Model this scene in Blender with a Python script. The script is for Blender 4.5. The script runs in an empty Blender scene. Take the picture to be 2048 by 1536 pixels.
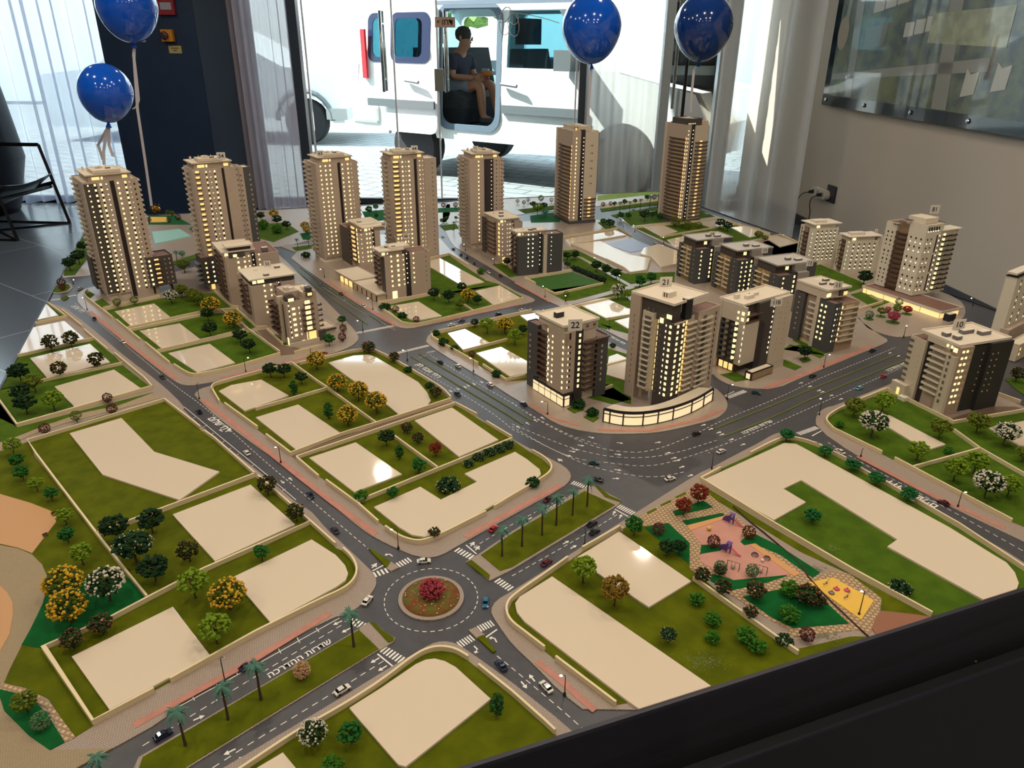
import bpy, bmesh, math, random
from mathutils import Vector, Matrix
random.seed(7)
SC = bpy.context.scene
COL = SC.collection
PI = math.pi
# ------------------------------------------------------------------ camera
CAM = Vector((0, 0, 1.4)); F = 1496.7; PITCH = 0.43065; ROLL = 0.00753
_cp, _sp = math.cos(PITCH), math.sin(PITCH)
_r0, _u0, FW = Vector((1, 0, 0)), Vector((0, _sp, _cp)), Vector((0, _cp, -_sp))
RT = _r0 * math.cos(ROLL) + _u0 * math.sin(ROLL)
UP = _u0 * math.cos(ROLL) - _r0 * math.sin(ROLL)
cd = bpy.data.cameras.new('camera'); cam = bpy.data.objects.new('camera', cd); COL.objects.link(cam)
cd.sensor_width = 36; cd.lens = F / 2048 * 36; cd.clip_start = .02; cd.clip_end = 400
m = Matrix((RT, UP, -FW)).transposed().to_4x4(); m.translation = CAM; cam.matrix_world = m
SC.camera = cam
# ------------------------------------------------------------------ view, world, sun, lamps
SC.view_settings.view_transform = 'Standard'; SC.view_settings.look = 'None'
SC.view_settings.gamma = 1; SC.view_settings.use_curve_mapping = False
SC.view_settings.exposure = 0.12
cy = SC.cycles
cy.use_denoising = True; cy.max_bounces = 5; cy.diffuse_bounces = 3; cy.glossy_bounces = 3
cy.transparent_max_bounces = 12; cy.transmission_bounces = 3; cy.caustics_reflective = False; cy.caustics_refractive = False
cy.sample_clamp_indirect = 4; cy.sample_clamp_direct = 0
w = bpy.data.worlds.new('sky'); SC.world = w; w.use_nodes = True
bg = w.node_tree.nodes['Background']; bg.inputs[0].default_value = (.80, .91, 1, 1); bg.inputs[1].default_value = 5.0
sd = bpy.data.lights.new('sun', 'SUN'); sd.energy = 20; sd.angle = .01; sd.color = (1, .95, .86)
sun = bpy.data.objects.new('sun', sd); COL.objects.link(sun)
sun.rotation_euler = Vector((-.7, .12, .70)).to_track_quat('Z', 'Y').to_euler()      # sun along the street, grazing curtains and van
def area(name, loc, size, power, col, rot=(0, 0, 0), sy=None):
    l = bpy.data.lights.new(name, 'AREA'); l.energy = power; l.color = col; l.size = size
    l.shape = 'DISK'
    o = bpy.data.objects.new(name, l); COL.objects.link(o); o.location = loc; o.rotation_euler = rot
    return o
WARM = (1, .87, .73)
LAMPS = [(-2.2, .6), (-.8, .6), (.6, .6), (1.5, .7), (-2.2, 2.2), (-.8, 2.2), (.5, 2.2), (1.45, 2.2), (-2.2, -1.3), (-.8, -1.5), (.6, -1.5), (1.8, -1.3), (-1.03, 5.15), (.91, 4.2), (-3.3, 4.7), (-3.2, 2.9)]
for lx, ly in LAMPS:                                              # ceiling downlights over the model, plus an unseen fill row added behind the camera
    area('downlight_beam', (lx, ly, 2.965), .09, 10, WARM)

# ------------------------------------------------------------------ pixel -> place
TZ = .6
def ray(px, py): return (RT * (px - 1024) - UP * (py - 768) + FW * F)
def at(px, py, z=TZ):
    d = ray(px, py); return CAM + d * ((z - CAM.z) / d.z)
def atY(px, py, Y):
    d = ray(px, py); return CAM + d * (Y / d.y)
def proj(P):
    q = Vector(P) - CAM; k = q.dot(FW); return 1024 + F * q.dot(RT) / k, 768 - F * q.dot(UP) / k
def ppm(P):                                                       # pixels per metre across the view at P
    return F / (Vector(P) - CAM).dot(FW)

# ------------------------------------------------------------------ materials
MATS = {}
def rgb(h):
    c = [int(h[i:i + 2], 16) / 255 for i in (0, 2, 4)]
    return tuple(x / 12.92 if x <= .04045 else ((x + .055) / 1.055) ** 2.4 for x in c) + (1,)
def mat(name, col, rough=.6, metal=0, spec=.5, emit=0, noise=0, nscale=40, bump=0, coat=0, alt=None, trans=0, bscale=None):
    if name in MATS: return MATS[name]
    M = bpy.data.materials.new(name); M.use_nodes = True; nt = M.node_tree; b = nt.nodes['Principled BSDF']
    c = rgb(col) if isinstance(col, str) else col
    b.inputs['Base Color'].default_value = c; b.inputs['Roughness'].default_value = rough; b.inputs['Metallic'].default_value = metal
    b.inputs['Specular IOR Level'].default_value = spec
    if coat: b.inputs['Coat Weight'].default_value = coat; b.inputs['Coat Roughness'].default_value = .03
    if trans: b.inputs['Transmission Weight'].default_value = trans
    if emit:
        b.inputs['Emission Color'].default_value = c; b.inputs['Emission Strength'].default_value = emit
    if noise or bump:
        tc = nt.nodes.new('ShaderNodeTexCoord'); n = nt.nodes.new('ShaderNodeTexNoise'); n.inputs['Scale'].default_value = nscale; n.inputs['Detail'].default_value = 4
        nt.links.new(tc.outputs['Object'], n.inputs['Vector'])
        if noise:
            c2 = rgb(alt) if alt else tuple(x * (1 - noise) for x in c[:3]) + (1,)
            r = nt.nodes.new('ShaderNodeValToRGB'); r.color_ramp.elements[0].position = .36; r.color_ramp.elements[1].position = .64
            r.color_ramp.elements[0].color = c2; r.color_ramp.elements[1].color = c
            nt.links.new(n.outputs[0], r.inputs[0]); nt.links.new(r.outputs[0], b.inputs['Base Color'])
        if bump:
            if bscale:
                n2 = nt.nodes.new('ShaderNodeTexNoise'); n2.inputs['Scale'].default_value = bscale; nt.links.new(tc.outputs['Object'], n2.inputs['Vector'])
            else: n2 = n
            bp = nt.nodes.new('ShaderNodeBump'); bp.inputs['Strength'].default_value = bump; bp.inputs['Distance'].default_value = .002
            nt.links.new(n2.outputs[0], bp.inputs['Height']); nt.links.new(bp.outputs[0], b.inputs['Normal'])
    MATS[name] = M; return M
def brick(name, c1, c2, mortar, scale, rough=.7, ms=.02, rot=0, bw=.5, rh=.25, bump=.2):
    if name in MATS: return MATS[name]
    M = bpy.data.materials.new(name); M.use_nodes = True; nt = M.node_tree; b = nt.nodes['Principled BSDF']
    tc = nt.nodes.new('ShaderNodeTexCoord'); mp = nt.nodes.new('ShaderNodeMapping'); mp.inputs['Rotation'].default_value[2] = rot
    t = nt.nodes.new('ShaderNodeTexBrick'); t.inputs['Scale'].default_value = scale; t.inputs['Mortar Size'].default_value = ms
    t.inputs['Brick Width'].default_value = bw; t.inputs['Row Height'].default_value = rh
    for k, c in zip(('Color1', 'Color2', 'Mortar'), (c1, c2, mortar)): t.inputs[k].default_value = rgb(c)
    nt.links.new(tc.outputs['Object'], mp.inputs[0]); nt.links.new(mp.outputs[0], t.inputs['Vector'])
    nt.links.new(t.outputs[0], b.inputs['Base Color']); b.inputs['Roughness'].default_value = rough
    bp = nt.nodes.new('ShaderNodeBump'); bp.inputs['Strength'].default_value = bump; bp.inputs['Distance'].default_value = .001
    bp.invert = True
    nt.links.new(t.outputs[1], bp.inputs['Height']); nt.links.new(bp.outputs[0], b.inputs['Normal'])
    MATS[name] = M; return M
def sheer(name, col, opa=.55, trl=.5):
    M = bpy.data.materials.new(name); M.use_nodes = True; nt = M.node_tree; nt.nodes.remove(nt.nodes['Principled BSDF']); out = nt.nodes['Material Output']
    d = nt.nodes.new('ShaderNodeBsdfDiffuse'); t = nt.nodes.new('ShaderNodeBsdfTranslucent'); x = nt.nodes.new('ShaderNodeBsdfTransparent')
    a, b = nt.nodes.new('ShaderNodeMixShader'), nt.nodes.new('ShaderNodeMixShader')
    d.inputs[0].default_value = t.inputs[0].default_value = rgb(col); a.inputs[0].default_value = trl; b.inputs[0].default_value = opa
    nt.links.new(d.outputs[0], a.inputs[1]); nt.links.new(t.outputs[0], a.inputs[2]); nt.links.new(x.outputs[0], b.inputs[1]); nt.links.new(a.outputs[0], b.inputs[2]); nt.links.new(b.outputs[0], out.inputs[0])
    return M
def pane(name, tint, refl=.06):
    M = bpy.data.materials.new(name); M.use_nodes = True; nt = M.node_tree; nt.nodes.remove(nt.nodes['Principled BSDF']); out = nt.nodes['Material Output']
    g = nt.nodes.new('ShaderNodeBsdfGlossy'); g.inputs['Roughness'].default_value = .01; x = nt.nodes.new('ShaderNodeBsdfTransparent'); x.inputs[0].default_value = rgb(tint)
    f = nt.nodes.new('ShaderNodeFresnel'); f.inputs[0].default_value = 1.25
    a = nt.nodes.new('ShaderNodeMixShader')
    nt.links.new(f.outputs[0], a.inputs[0]); nt.links.new(x.outputs[0], a.inputs[1]); nt.links.new(g.outputs[0], a.inputs[2]); nt.links.new(a.outputs[0], out.inputs[0])
    return M

# ------------------------------------------------------------------ meshes
class MB:
    def __init__(s): s.v = []; s.f = []
    def add(s, V, Fc, M=None):
        n = len(s.v); s.v += [tuple(M @ Vector(v)) if M else tuple(v) for v in V]; s.f += [tuple(i + n for i in f) for f in Fc]; return s
    def box(s, x0, x1, y0, y1, z0, z1, M=None):
        V = [(x0, y0, z0), (x1, y0, z0), (x1, y1, z0), (x0, y1, z0), (x0, y0, z1), (x1, y0, z1), (x1, y1, z1), (x0, y1, z1)]
        return s.add(V, [(3, 2, 1, 0), (4, 5, 6, 7), (0, 1, 5, 4), (1, 2, 6, 5), (2, 3, 7, 6), (3, 0, 4, 7)], M)
    def prism(s, pts, z0, z1, M=None):
        n = len(pts)
        if n < 3: return s
        ar = sum(pts[i][0] * pts[(i + 1) % n][1] - pts[(i + 1) % n][0] * pts[i][1] for i in range(n))
        if ar < 0: pts = pts[::-1]
        V = [(p[0], p[1], z0) for p in pts] + [(p[0], p[1], z1) for p in pts]
        return s.add(V, [tuple(range(n - 1, -1, -1)), tuple(range(n, 2 * n))] + [(i, (i + 1) % n, (i + 1) % n + n, i + n) for i in range(n)], M)
    def tube(s, P, r, n=6, M=None, cap=True):
        P = [Vector(p) for p in P]; R = r if isinstance(r, (list, tuple)) else [r] * len(P); V = []; Fc = []
        for i, p in enumerate(P):
            t = (P[min(i + 1, len(P) - 1)] - P[max(i - 1, 0)]).normalized(); a = Vector((0, 0, 1)) if abs(t.z) < .9 else Vector((1, 0, 0))
            x = t.cross(a).normalized(); y = t.cross(x)
            V += [p + (x * math.cos(2 * PI * k / n) + y * math.sin(2 * PI * k / n)) * R[i] for k in range(n)]
        for i in range(len(P) - 1):
            for k in range(n): Fc.append((i * n + k, i * n + (k + 1) % n, (i + 1) * n + (k + 1) % n, (i + 1) * n + k))
        if cap: Fc += [tuple(range(n - 1, -1, -1)), tuple(range((len(P) - 1) * n, len(P) * n))]
        return s.add(V, Fc, M)
    def lathe(s, prof, n=20, M=None):
        V = []; Fc = []
        for r, z in prof: V += [(r * math.cos(2 * PI * k / n), r * math.sin(2 * PI * k / n), z) for k in range(n)]
        for i in range(len(prof) - 1):
            for k in range(n): Fc.append((i * n + k, i * n + (k + 1) % n, (i + 1) * n + (k + 1) % n, (i + 1) * n + k))
        Fc += [tuple(range(n - 1, -1, -1)), tuple(range((len(prof) - 1) * n, len(prof) * n))]
        return s.add(V, Fc, M)
    def mesh(s, name, M):
        me = bpy.data.meshes.new(name); me.from_pydata(s.v, [], s.f); me.materials.append(M); return me
    def build(s, name, M, parent=None, smooth=False):
        me = s.mesh(name, M)
        if smooth: me.polygons.foreach_set('use_smooth', [True] * len(me.polygons))
        return link(name, me, parent)
def link(name, me, parent=None):
    o = bpy.data.objects.new(name, me); COL.objects.link(o)
    if parent: o.parent = parent
    return o
def tag(o, label=None, cat=None, group=None, kind=None):
    if label: o['label'] = label
    if cat: o['category'] = cat
    if group: o['group'] = group
    if kind: o['kind'] = kind
    return o
def thing(name, label, cat, loc=(0, 0, 0), rz=0, group=None, kind=None):
    o = bpy.data.objects.new(name, None); COL.objects.link(o); o.location = loc; o.rotation_euler = (0, 0, rz); o.empty_display_size = .01
    return tag(o, label, cat, group, kind)
def kids(o): return [c for c in COL.objects if c.parent == o]
CH = {}
def copy_tree(o, chs, loc, rz, sc, label, group):
    r = o.copy(); COL.objects.link(r); r.location = loc; r.rotation_euler = (0, 0, rz); r.scale = (sc, sc, sc); r['label'] = label; r['group'] = group
    for c, subs in chs:
        d = c.copy(); COL.objects.link(d); d.parent = r
        for g in subs:
            e = g.copy(); COL.objects.link(e); e.parent = d
    return r
_ST = {}
def blob(sub=1):
    if sub not in _ST:
        bm = bmesh.new(); bmesh.ops.create_icosphere(bm, subdivisions=sub, radius=1); _ST[sub] = ([tuple(v.co) for v in bm.verts], [tuple(v.index for v in f.verts) for f in bm.faces]); bm.free()
    return _ST[sub]
def textmesh(s, size, M, name, ext=0.0):
    c = bpy.data.curves.new('t', 'FONT'); c.body = s; c.size = size; c.align_x = 'CENTER'; c.align_y = 'CENTER'; c.extrude = ext; c.offset = size * .018
    o = bpy.data.objects.new('t', c); COL.objects.link(o)
    me = bpy.data.meshes.new_from_object(o.evaluated_get(bpy.context.evaluated_depsgraph_get())); bpy.data.objects.remove(o)
    me.name = name; me.materials.clear(); me.materials.append(M); return me
# ================================================================== the room
WY = 7.1                                                          # window wall
floorM = brick('floor_tile', '5f666f', '666d76', '9aa0a8', 1, .2, .004, .62, 1.2, .6, .1)
wallM = mat('wall_paint', 'c9bcab', .9); darkM = mat('navy_cladding', '16304e', .55, noise=.2, nscale=3); ceilM = mat('ceiling_paint', '8b8880', .9)
def struct(o): o['kind'] = 'structure'; return o
struct(MB().box(-9, 5, -3.2, WY + .25, -.05, 0).build('floor', floorM))
struct(MB().box(-9, 5, -3.2, WY + .4, 3, 3.1).build('ceiling', ceilM))
struct(MB().box(-9, 5, -3.3, -3.2, 0, 3).build('wall_back', wallM))
struct(MB().box(-9.1, -9, -3.2, WY + .3, 0, 3).build('wall_left', wallM))
# picture wall: its line runs slightly inwards with distance
WS = at(1652, 388, .47); WD = Vector((-.101, 1, 0)).normalized(); WN = Vector((-1, -.101, 0)).normalized()
W0 = Vector((WS.x, WS.y, 0)) + Vector((.42, 0, 0))
def wallpt(px, py):                                               # point of the picture wall seen at a pixel
    d = ray(px, py); t = (W0 - CAM).dot(WN) / d.dot(WN); return CAM + d * t
WM = Matrix((WD, Vector((0, 0, 1)), WN)).transposed().to_4x4()    # local x along the wall away from the camera, y up, z off the wall
def onwall(P, off=0): M = WM.copy(); M.translation = P + WN * off; return M
q = MB(); a0 = W0 - WD * 9; a1 = W0 + WD * 2.6
q.prism([(a0.x, a0.y), (a1.x, a1.y), (a1.x + .15, a1.y), (a0.x + .15, a0.y)], 0, 3)
struct(q.build('wall_right', wallM))
struct(MB().prism([(a0.x - .012, a0.y), (a1.x - .012, a1.y), (a1.x, a1.y), (a0.x, a0.y)], 0, .08).build('baseboard_right', mat('skirting', '3a3a3c', .5)))
# ---- shop front
def X(px, py=200, Y=WY): return atY(px, py, Y).x
frameM = mat('window_frame', '3f464d', .45, metal=.4); glassM = pane('shop_glass', 'f4fafa')
wf = thing('window_1', None, None, (0, WY, 0)); wf['kind'] = 'structure'
mp = MB().box(-9, 3.2, -.03, .03, 0, .05).box(-9, 3.2, -.03, .03, 2.94, 3)
mp.build('window_frame', frameM, wf)
for px in (608, 1164): x = X(px, 260); MB().box(x - .045, x + .045, -.05, .05, 0, 3).build('window_post', frameM, wf)
xd0, xd1, xd2, xd3 = X(614, 260), X(797, 290), X(881, 290), X(1162, 200)
MB().box(-9, xd0, -.006, .006, .05, 2.95).build('glass_pane', glassM, wf)
MB().box(xd3, 3.2, -.006, .006, .05, 2.95).build('glass_pane', glassM, wf)
steelM = mat('brushed_steel', 'c8c8c4', .25, metal=1)
def gdoor(n, x0, x1, hx, lab):
    d = thing('door_%d' % n, None, None, (0, WY, 0)); d['kind'] = 'structure'
    MB().box(x0 + .01, x1 - .01, -.006, .006, .01, 2.94).build('glass_pane', glassM, d)
    for e in (x0, x1): MB().box(e - .007, e + .007, -.012, .012, .01, 2.94).build('edge_strip', mat('door_edge', 'dfe8ea', .2, spec=.8), d)
    for y in (-.075, .075):
        h = MB().tube([(hx, y, .98), (hx, y, 1.62)], .014, 10); h.build('door_handle', steelM, d, True)
    MB().tube([(hx, -.075, 1.08), (hx, .075, 1.08)], .009, 8).tube([(hx, -.075, 1.52), (hx, .075, 1.52)], .009, 8).build('handle_standoff', steelM, d)
    return d
p1 = atY(768, 128, WY); p2 = atY(893, 128, WY)
gdoor(1, xd0 + .06, xd1, p1.x, ''); dd = gdoor(2, xd2, xd3 - .05, p2.x, '')
lk = atY(878, 160, WY); MB().box(lk.x - .035, lk.x + .04, -.03, .03, lk.z - .09, lk.z + .09).build('door_lock', mat('lock_metal', '8e9086', .4, metal=.7), dd)
sg = atY(892, 45, WY); s = MB().box(-.085, .085, -.003, .003, -.04, .04).build('push_sign', mat('sign_beige', 'c9a994', .6), dd); s.location = (sg.x, -.098, sg.z)
tm = link('sign_lettering', textmesh('ףוחד', .065, mat('sign_ink', '3a302c', .7), 'lettering'), s); tm.rotation_euler = (PI / 2, 0, 0); tm.location = (0, -.005, 0)
# right hand glazed strip with pale frames (dark shopfront outside)
for a, b in ((1327, 1345), (1440, 1468)):
    xa, xb = X(a, 100, 6.4), X(b, 100, 6.4)
    struct(MB().box(xa, xb, 6.37, 6.46, 0, 3).build('trim_1', mat('pale_frame', 'aeb9bd', .35, metal=.3)))
x_ = X(1349, 160, 6.5); struct(MB().tube([(x_, 6.5, .9), (x_, 6.5, 1.9)], .012, 8).build('trim_2', steelM))
x_ = X(1371, 160, 6.5); struct(MB().tube([(x_, 6.5, .6), (x_, 6.5, 2.0)], .014, 8).build('trim_3', mat('dark_rod', '2a2c2e', .4, metal=.6)))
# dark cladding column
x0, x1, x2 = X(222, 60, 6.45), X(383, 2, 6.45), X(500, 60, 6.9)
struct(MB().prism([(x0 - .1, 6.45), (x1, 6.45), (x1, 6.75), (x0 - .1, 6.75)], 0, 3).build('wall_column', darkM))
struct(MB().prism([(x1 + .002, 6.45), (x2, 6.85), (x2, 6.98), (x1 + .002, 6.75)], 0, 3).build('wall_panel', mat('grey_cladding', '3a4a5c', .5, noise=.15, nscale=2)))
# ---- curtains
def curtain(pxs, py, Y, z0, z1, label, fold=.11, amp=.045, M=None, Y2=None, seed=1):
    rd = random.Random(seed); xa, xb = X(pxs[0], py, Y), X(pxs[1], py, Y2 or Y); n = max(8, int((xb - xa) / .018)); P = []; ph = 0
    for i in range(n + 1):
        t = i / n; ph += (xb - xa) / n / fold * 2 * PI * rd.uniform(.6, 1.4); P.append((xa + (xb - xa) * t, Y + ((Y2 or Y) - Y) * t + amp * math.sin(ph) + .4 * amp * math.sin(ph * .37)))
    b = MB(); R = 6
    for j in range(R + 1):
        z = z0 + (z1 - z0) * j / R; k = 1 + .18 * (1 - j / R)
        b.v += [(x, Y + (y - Y) * k, z + (.006 * math.sin(i * .5) if j == 0 else 0)) for i, (x, y) in enumerate(P)]
    for j in range(R):
        for i in range(n): b.f.append((j * (n + 1) + i, j * (n + 1) + i + 1, (j + 1) * (n + 1) + i + 1, (j + 1) * (n + 1) + i))
    o = thing('curtain', label, 'curtain', group='sheer curtains along the shop window')
    b.build('cloth', M or sheerM, o, True)
    MB().tube([(P[0][0], Y, z1), (P[-1][0], Y2 or Y, z1)], .012, 8).build('rail', frameM, o)
sheerM = sheer('sheer_voile', 'ccd2e6', .62, .55); sheerW = sheer('sheer_white', 'f8f5f2', .55, .72)
curtain((-120, 268), 200, 6.95, .02, 2.95, 'sheer pale blue curtain hanging to the floor behind the black sling chair', .13, .06, seed=3)
curtain((468, 585), 160, 6.7, .02, 2.95, 'narrow bunched sheer curtain beside the dark column and the window post', .07, .05, sheer('sheer_grey', 'c4bcc4', .8, .45), seed=5)
curtain((1176, 1330), 100, 6.9, .02, 2.95, 'white sheer curtain behind the balloon in front of the van bonnet', .12, .05, sheerW, seed=8)
curtain((1462, 1660), 0, 5.75, .02, 2.95, 'white sheer curtain hanging beside the picture wall and the wall socket', .12, .06, sheerW, 5.3, seed=11)
# ---- ceiling lamps (window-side ones seen as reflections, others unseen, back row added as fill)
DL = ['%s of four in the %s row' % (a_, r_) for r_ in ('table edge', 'mid table', 'added fill') for a_ in ('first', 'second', 'third', 'last')] + ['near the window door', 'by the curtain at the picture wall', 'above the sling chair side', 'above the dark column side']
for i, (lx, ly) in enumerate(LAMPS):
    o = thing('ceiling_downlight', 'round recessed ceiling downlight ' + DL[i], 'ceiling light', (lx, ly, 3), group='ceiling downlights')
    MB().lathe([(.06, 0), (.06, -.012), (.048, -.012)], 24).build('trim_ring', mat('white_metal', 'e8e6e0', .4), o)
    MB().lathe([(.046, -.0125), (.046, -.014)], 24).build('lens', mat('lamp_lens', (1, .82, .6, 1), .5, emit=9), o)
# ---- wall picture
A = wallpt(1653, 210); B = wallpt(2048, 273); ang_top = 0
PW = 3.3; PH = 1.35; A.z = (A.z + B.z) / 2
pic = thing('wall_picture', 'large glossy aerial map print on a dark board hung on the side wall', 'picture', A); pic.matrix_world = onwall(A, .02)
MB().box(-PW, 0, 0, PH, 0, .022).build('backing_board', mat('picture_board', '14202a', .12, coat=.6), pic)
mapM = mat('aerial_forest', '5d6238', .35, noise=1, alt='252c22', nscale=11, coat=.7)
MB().box(-PW + .08, -.085, .075, PH - .08, .022, .024).build('map_print', mapM, pic)
mg = mat('map_road', '8b877a', .4, coat=.6); mb_ = mat('map_block', 'b9b5a6', .4, coat=.6); ml = mat('map_field', '66682c', .4, noise=.5, nscale=8, coat=.6)
def pl(pts, M, name, z): MB().prism(pts, .024, z).build(name, M, pic)
pl([(-1.0, .08), (-.62, .1), (-.6, .3), (-.95, .26)], ml, 'map_field', .0245); pl([(-.3, .25), (-.12, .3), (-.13, .45), (-.26, .42)], ml, 'map_field', .0245)
pl([(-1.8, .30), (-.1, .185), (-.1, .225), (-1.8, .37)], mg, 'map_road', .025); pl([(-.42, .08), (-.33, .08), (-.24, 1.2), (-.35, 1.2)], mg, 'map_road', .025)
pl([(-1.52, .08), (-1.38, .08), (-1.3, 1.2), (-1.4, 1.2)], mg, 'map_road', .025); pl([(-.2, .5), (-.14, .5), (-.19, .9), (-.22, .9)], mg, 'map_road', .025)
MB().lathe([(.075, .024), (.075, .0252)], 20, Matrix.Translation((-.155, .5, 0)) @ Matrix.Scale(1.5, 4, (0, 1, 0))).build('map_roundabout', mat('map_sand', '9c8468', .5), pic)
for k in range(6): x = -.52 - k * .135; pl([(x, .62 + k * .02), (x - .125, .635 + k * .02), (x - .125, .74 + k * .02), (x, .72 + k * .02)], mb_, 'map_block', .0255)
for k in range(3): x = -.93 - k * .11; pl([(x, .47 + k * .015), (x - .1, .48 + k * .015), (x - .1, .56 + k * .015), (x, .555 + k * .015)], mb_, 'map_block', .0255)
pl([(-.47, .40), (-.72, .43), (-.74, .56), (-.47, .53)], mat('map_roof', '6f6d62', .4, coat=.6), 'map_block', .0255)
for x, y in ((-1.62, .16), (-1.86, .2)): pl([(x, y), (x - .11, y + .02), (x - .12, y + .14), (x - .05, y + .12), (x - .01, y + .15)], mb_, 'map_block', .0257)
pl([(-1.2, .44), (-1.9, .42), (-1.9, .62), (-1.2, .6)], mat('map_pale', 'a9ac84', .4, noise=.4, nscale=14, coat=.6), 'map_block', .0256)
for x, y, t in ((-1.47, .83, '31'), (-1.62, .86, '32'), (-1.78, .90, '33'), (-1.45, .70, '41'), (-1.58, .73, '42'), (-1.72, .77, '43')):
    pl([(x + .035, y - .03), (x - .035, y - .03), (x - .035, y + .03), (x + .035, y + .03)], mat('map_tag', '26323e', .4), 'number_tag', .0262)
    tm = link('number', textmesh(t, .05, mat('map_white', 'd8dad6', .5), 'number'), pic); tm.location = (x, y, .0268); tm.rotation_euler = (0, PI, 0); tm.scale = (1, 1, -1)
    pl([(x + .04, y + .05), (x - .05, y + .06), (x - .06, y + .15), (x + .03, y + .14)], mb_, 'map_block', .0258)
for x in (-.06, -.62, -1.18, -1.74): MB().lathe([(.014, .022), (.014, .03), (.008, .033)], 14, Matrix.Translation((x, .04, 0))).build('screw_cap', steelM, pic, True)
# ---- socket, adapter, cables
P = wallpt(1664, 388); so = thing('wall_socket', 'dark square socket plate on the side wall behind the white adapter', 'socket'); so.matrix_world = onwall(P)
MB().box(-.065, .065, -.062, .062, 0, .012).build('socket_plate', mat('socket_dark', '26242e', .35), so)
P = wallpt(1648, 386); ad = thing('socket_adapter', 'white three way socket adapter plugged into the dark wall socket', 'adapter'); ad.matrix_world = onwall(P, .012)
cr = [(.085 * (1 if math.cos(a) > 0 else -1) * 1 + .035 * math.cos(a), .035 * math.sin(a)) for a in [2 * PI * k / 24 for k in range(24)]]
whM = mat('white_plastic', 'd9d2c2', .35); MB().prism(cr, 0, .04).build('adapter_body', whM, ad)
for x in (-.075, 0, .075):
    MB().lathe([(.021, .0402), (.021, .042), (.018, .042), (.018, .0405)], 20, Matrix.Translation((x, 0, 0))).build('outlet', mat('outlet_grey', 'aaa396', .5), ad)
cabM = mat('black_cable', '141315', .5)
for x, pts, lab in ((.075, [(1620, 388), (1604, 405), (1597, 425), (1598, 450), (1590, 475)], 'black power cable from the far outlet of the adapter, curving down past the curtain'),
                    (-.06, [(1640, 396), (1631, 408), (1627, 425), (1622, 450)], 'black power cable from the near outlet, dropping behind the white building roof')):
    c = thing('power_cable', lab, 'cable', group='power cables on the side wall')
    P = ad.matrix_world @ Vector((x, 0, .042)); P2 = ad.matrix_world @ Vector((x, -.004, .075))
    MB().tube([P, P2], [.014, .012], 10).build('plug', cabM, c)
    Q = [P2] + [wallpt(*p) + WN * (.07 - .02 * min(i, 2)) for i, p in enumerate(pts)]; Q.append(Vector((Q[-1].x, Q[-1].y, .02)))
    R = []
    for i in range(len(Q) - 1):
        p_, q_, r_, s_ = Q[max(i - 1, 0)], Q[i], Q[i + 1], Q[min(i + 2, len(Q) - 1)]
        for k in range(5): t = k / 5; R.append(.5 * (2 * q_ + (r_ - p_) * t + (2 * p_ - 5 * q_ + 4 * r_ - s_) * t * t + (3 * q_ - p_ - 3 * r_ + s_) * t ** 3))
    MB().tube(R + [Q[-1]], .0038, 7).build('cord', cabM, c, True)
# ---- boxes on the dark column
def plate(px, py, w, h, d, M, name, label, cat):
    p = atY(px, py, 6.445); o = thing(name, label, cat, (p.x, 6.45, p.z)); MB().box(-w / 2, w / 2, -d, 0, -h / 2, h / 2).build('body_plate', M, o); return o
o = plate(332, 5, .13, .17, .03, mat('alarm_red', '8e2430', .4), 'fire_alarm_box', 'red fire alarm box high on the dark column', 'alarm box'); MB().box(-.04, .045, -.033, -.03, -.05, .0).build('notice', mat('notice_grey', '9aa0aa', .6), o)
o = plate(337, 71, .088, .085, .04, mat('switch_orange', 'd08a24', .45), 'emergency_switch', 'orange emergency switch box with a dark round knob on the dark column', 'switch')
MB().lathe([(.026, 0), (.03, .018), (.022, .026)], 16, Matrix.Translation((-.012, -.04, 0)) @ Matrix.Rotation(PI / 2, 4, 'X')).build('knob', mat('knob_purple', '4a2a34', .4), o, True)
o = plate(350, 99, .1, .055, .003, mat('label_gold', 'b6a66a', .6), 'small_notice', 'small yellowish notice plate below the orange switch', 'notice')
MB().box(-.03, .03, -.004, -.003, .006, .012).box(-.014, .014, -.004, -.003, -.01, -.004).build('printed_line', mat('sign_ink', '3a302c', .7), o)
o = plate(271, 77, .15, .05, .003, mat('label_grey', 'a5aab2', .6), 'grey_notice', 'pale grey notice plate on the column below the big balloon', 'notice')
MB().box(-.04, .04, -.004, -.003, -.005, .003).build('printed_line', mat('sign_ink', '3a302c', .7), o)
# ---- chair and pedestal on the far floor
blk = mat('black_metal', '0d0f13', .35, metal=.5)
c = thing('sling_chair', 'black metal framed lounge chair with a sagging dark sling seat beside the curtain', 'chair', at(140, 447, 0), 0)
A_, B_ = at(140, 447, 0), at(36, 482, 0); L0 = Vector((0, 0, 0)); fr = (B_ - A_); U_ = fr.normalized(); S_ = Vector((-1, .06, 0))
def bar(p, q, r=.014): return MB().tube([p, q], r, 4)
h = Vector((0, 0, .62))
for b0, nm in ((L0, 'front_leg'), (fr, 'front_leg')):
    bar(b0, b0 + Vector((-.12, .03, .62))).build('leg', blk, c)
    bar(b0 + S_ * .78, b0 + S_ * .72 + h).build('leg', blk, c)
    bar(b0 + Vector((-.12, .03, .62)), b0 + S_ * .72 + h).build('arm', blk, c); bar(b0, b0 + S_ * .78).build('stretcher', blk, c)
bar(L0 + S_ * .05 + Vector((-.03, 0, .30)), fr + S_ * .05 + Vector((-.03, 0, .30))).build('seat_rail', blk, c)
bar(L0 + Vector((-.06, .01, .33)), L0 + S_ * .75 + Vector((0, 0, .16))).build('seat_rail', blk, c); bar(fr + Vector((-.06, .01, .33)), fr + S_ * .75 + Vector((0, 0, .16))).build('seat_rail', blk, c)
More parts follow.
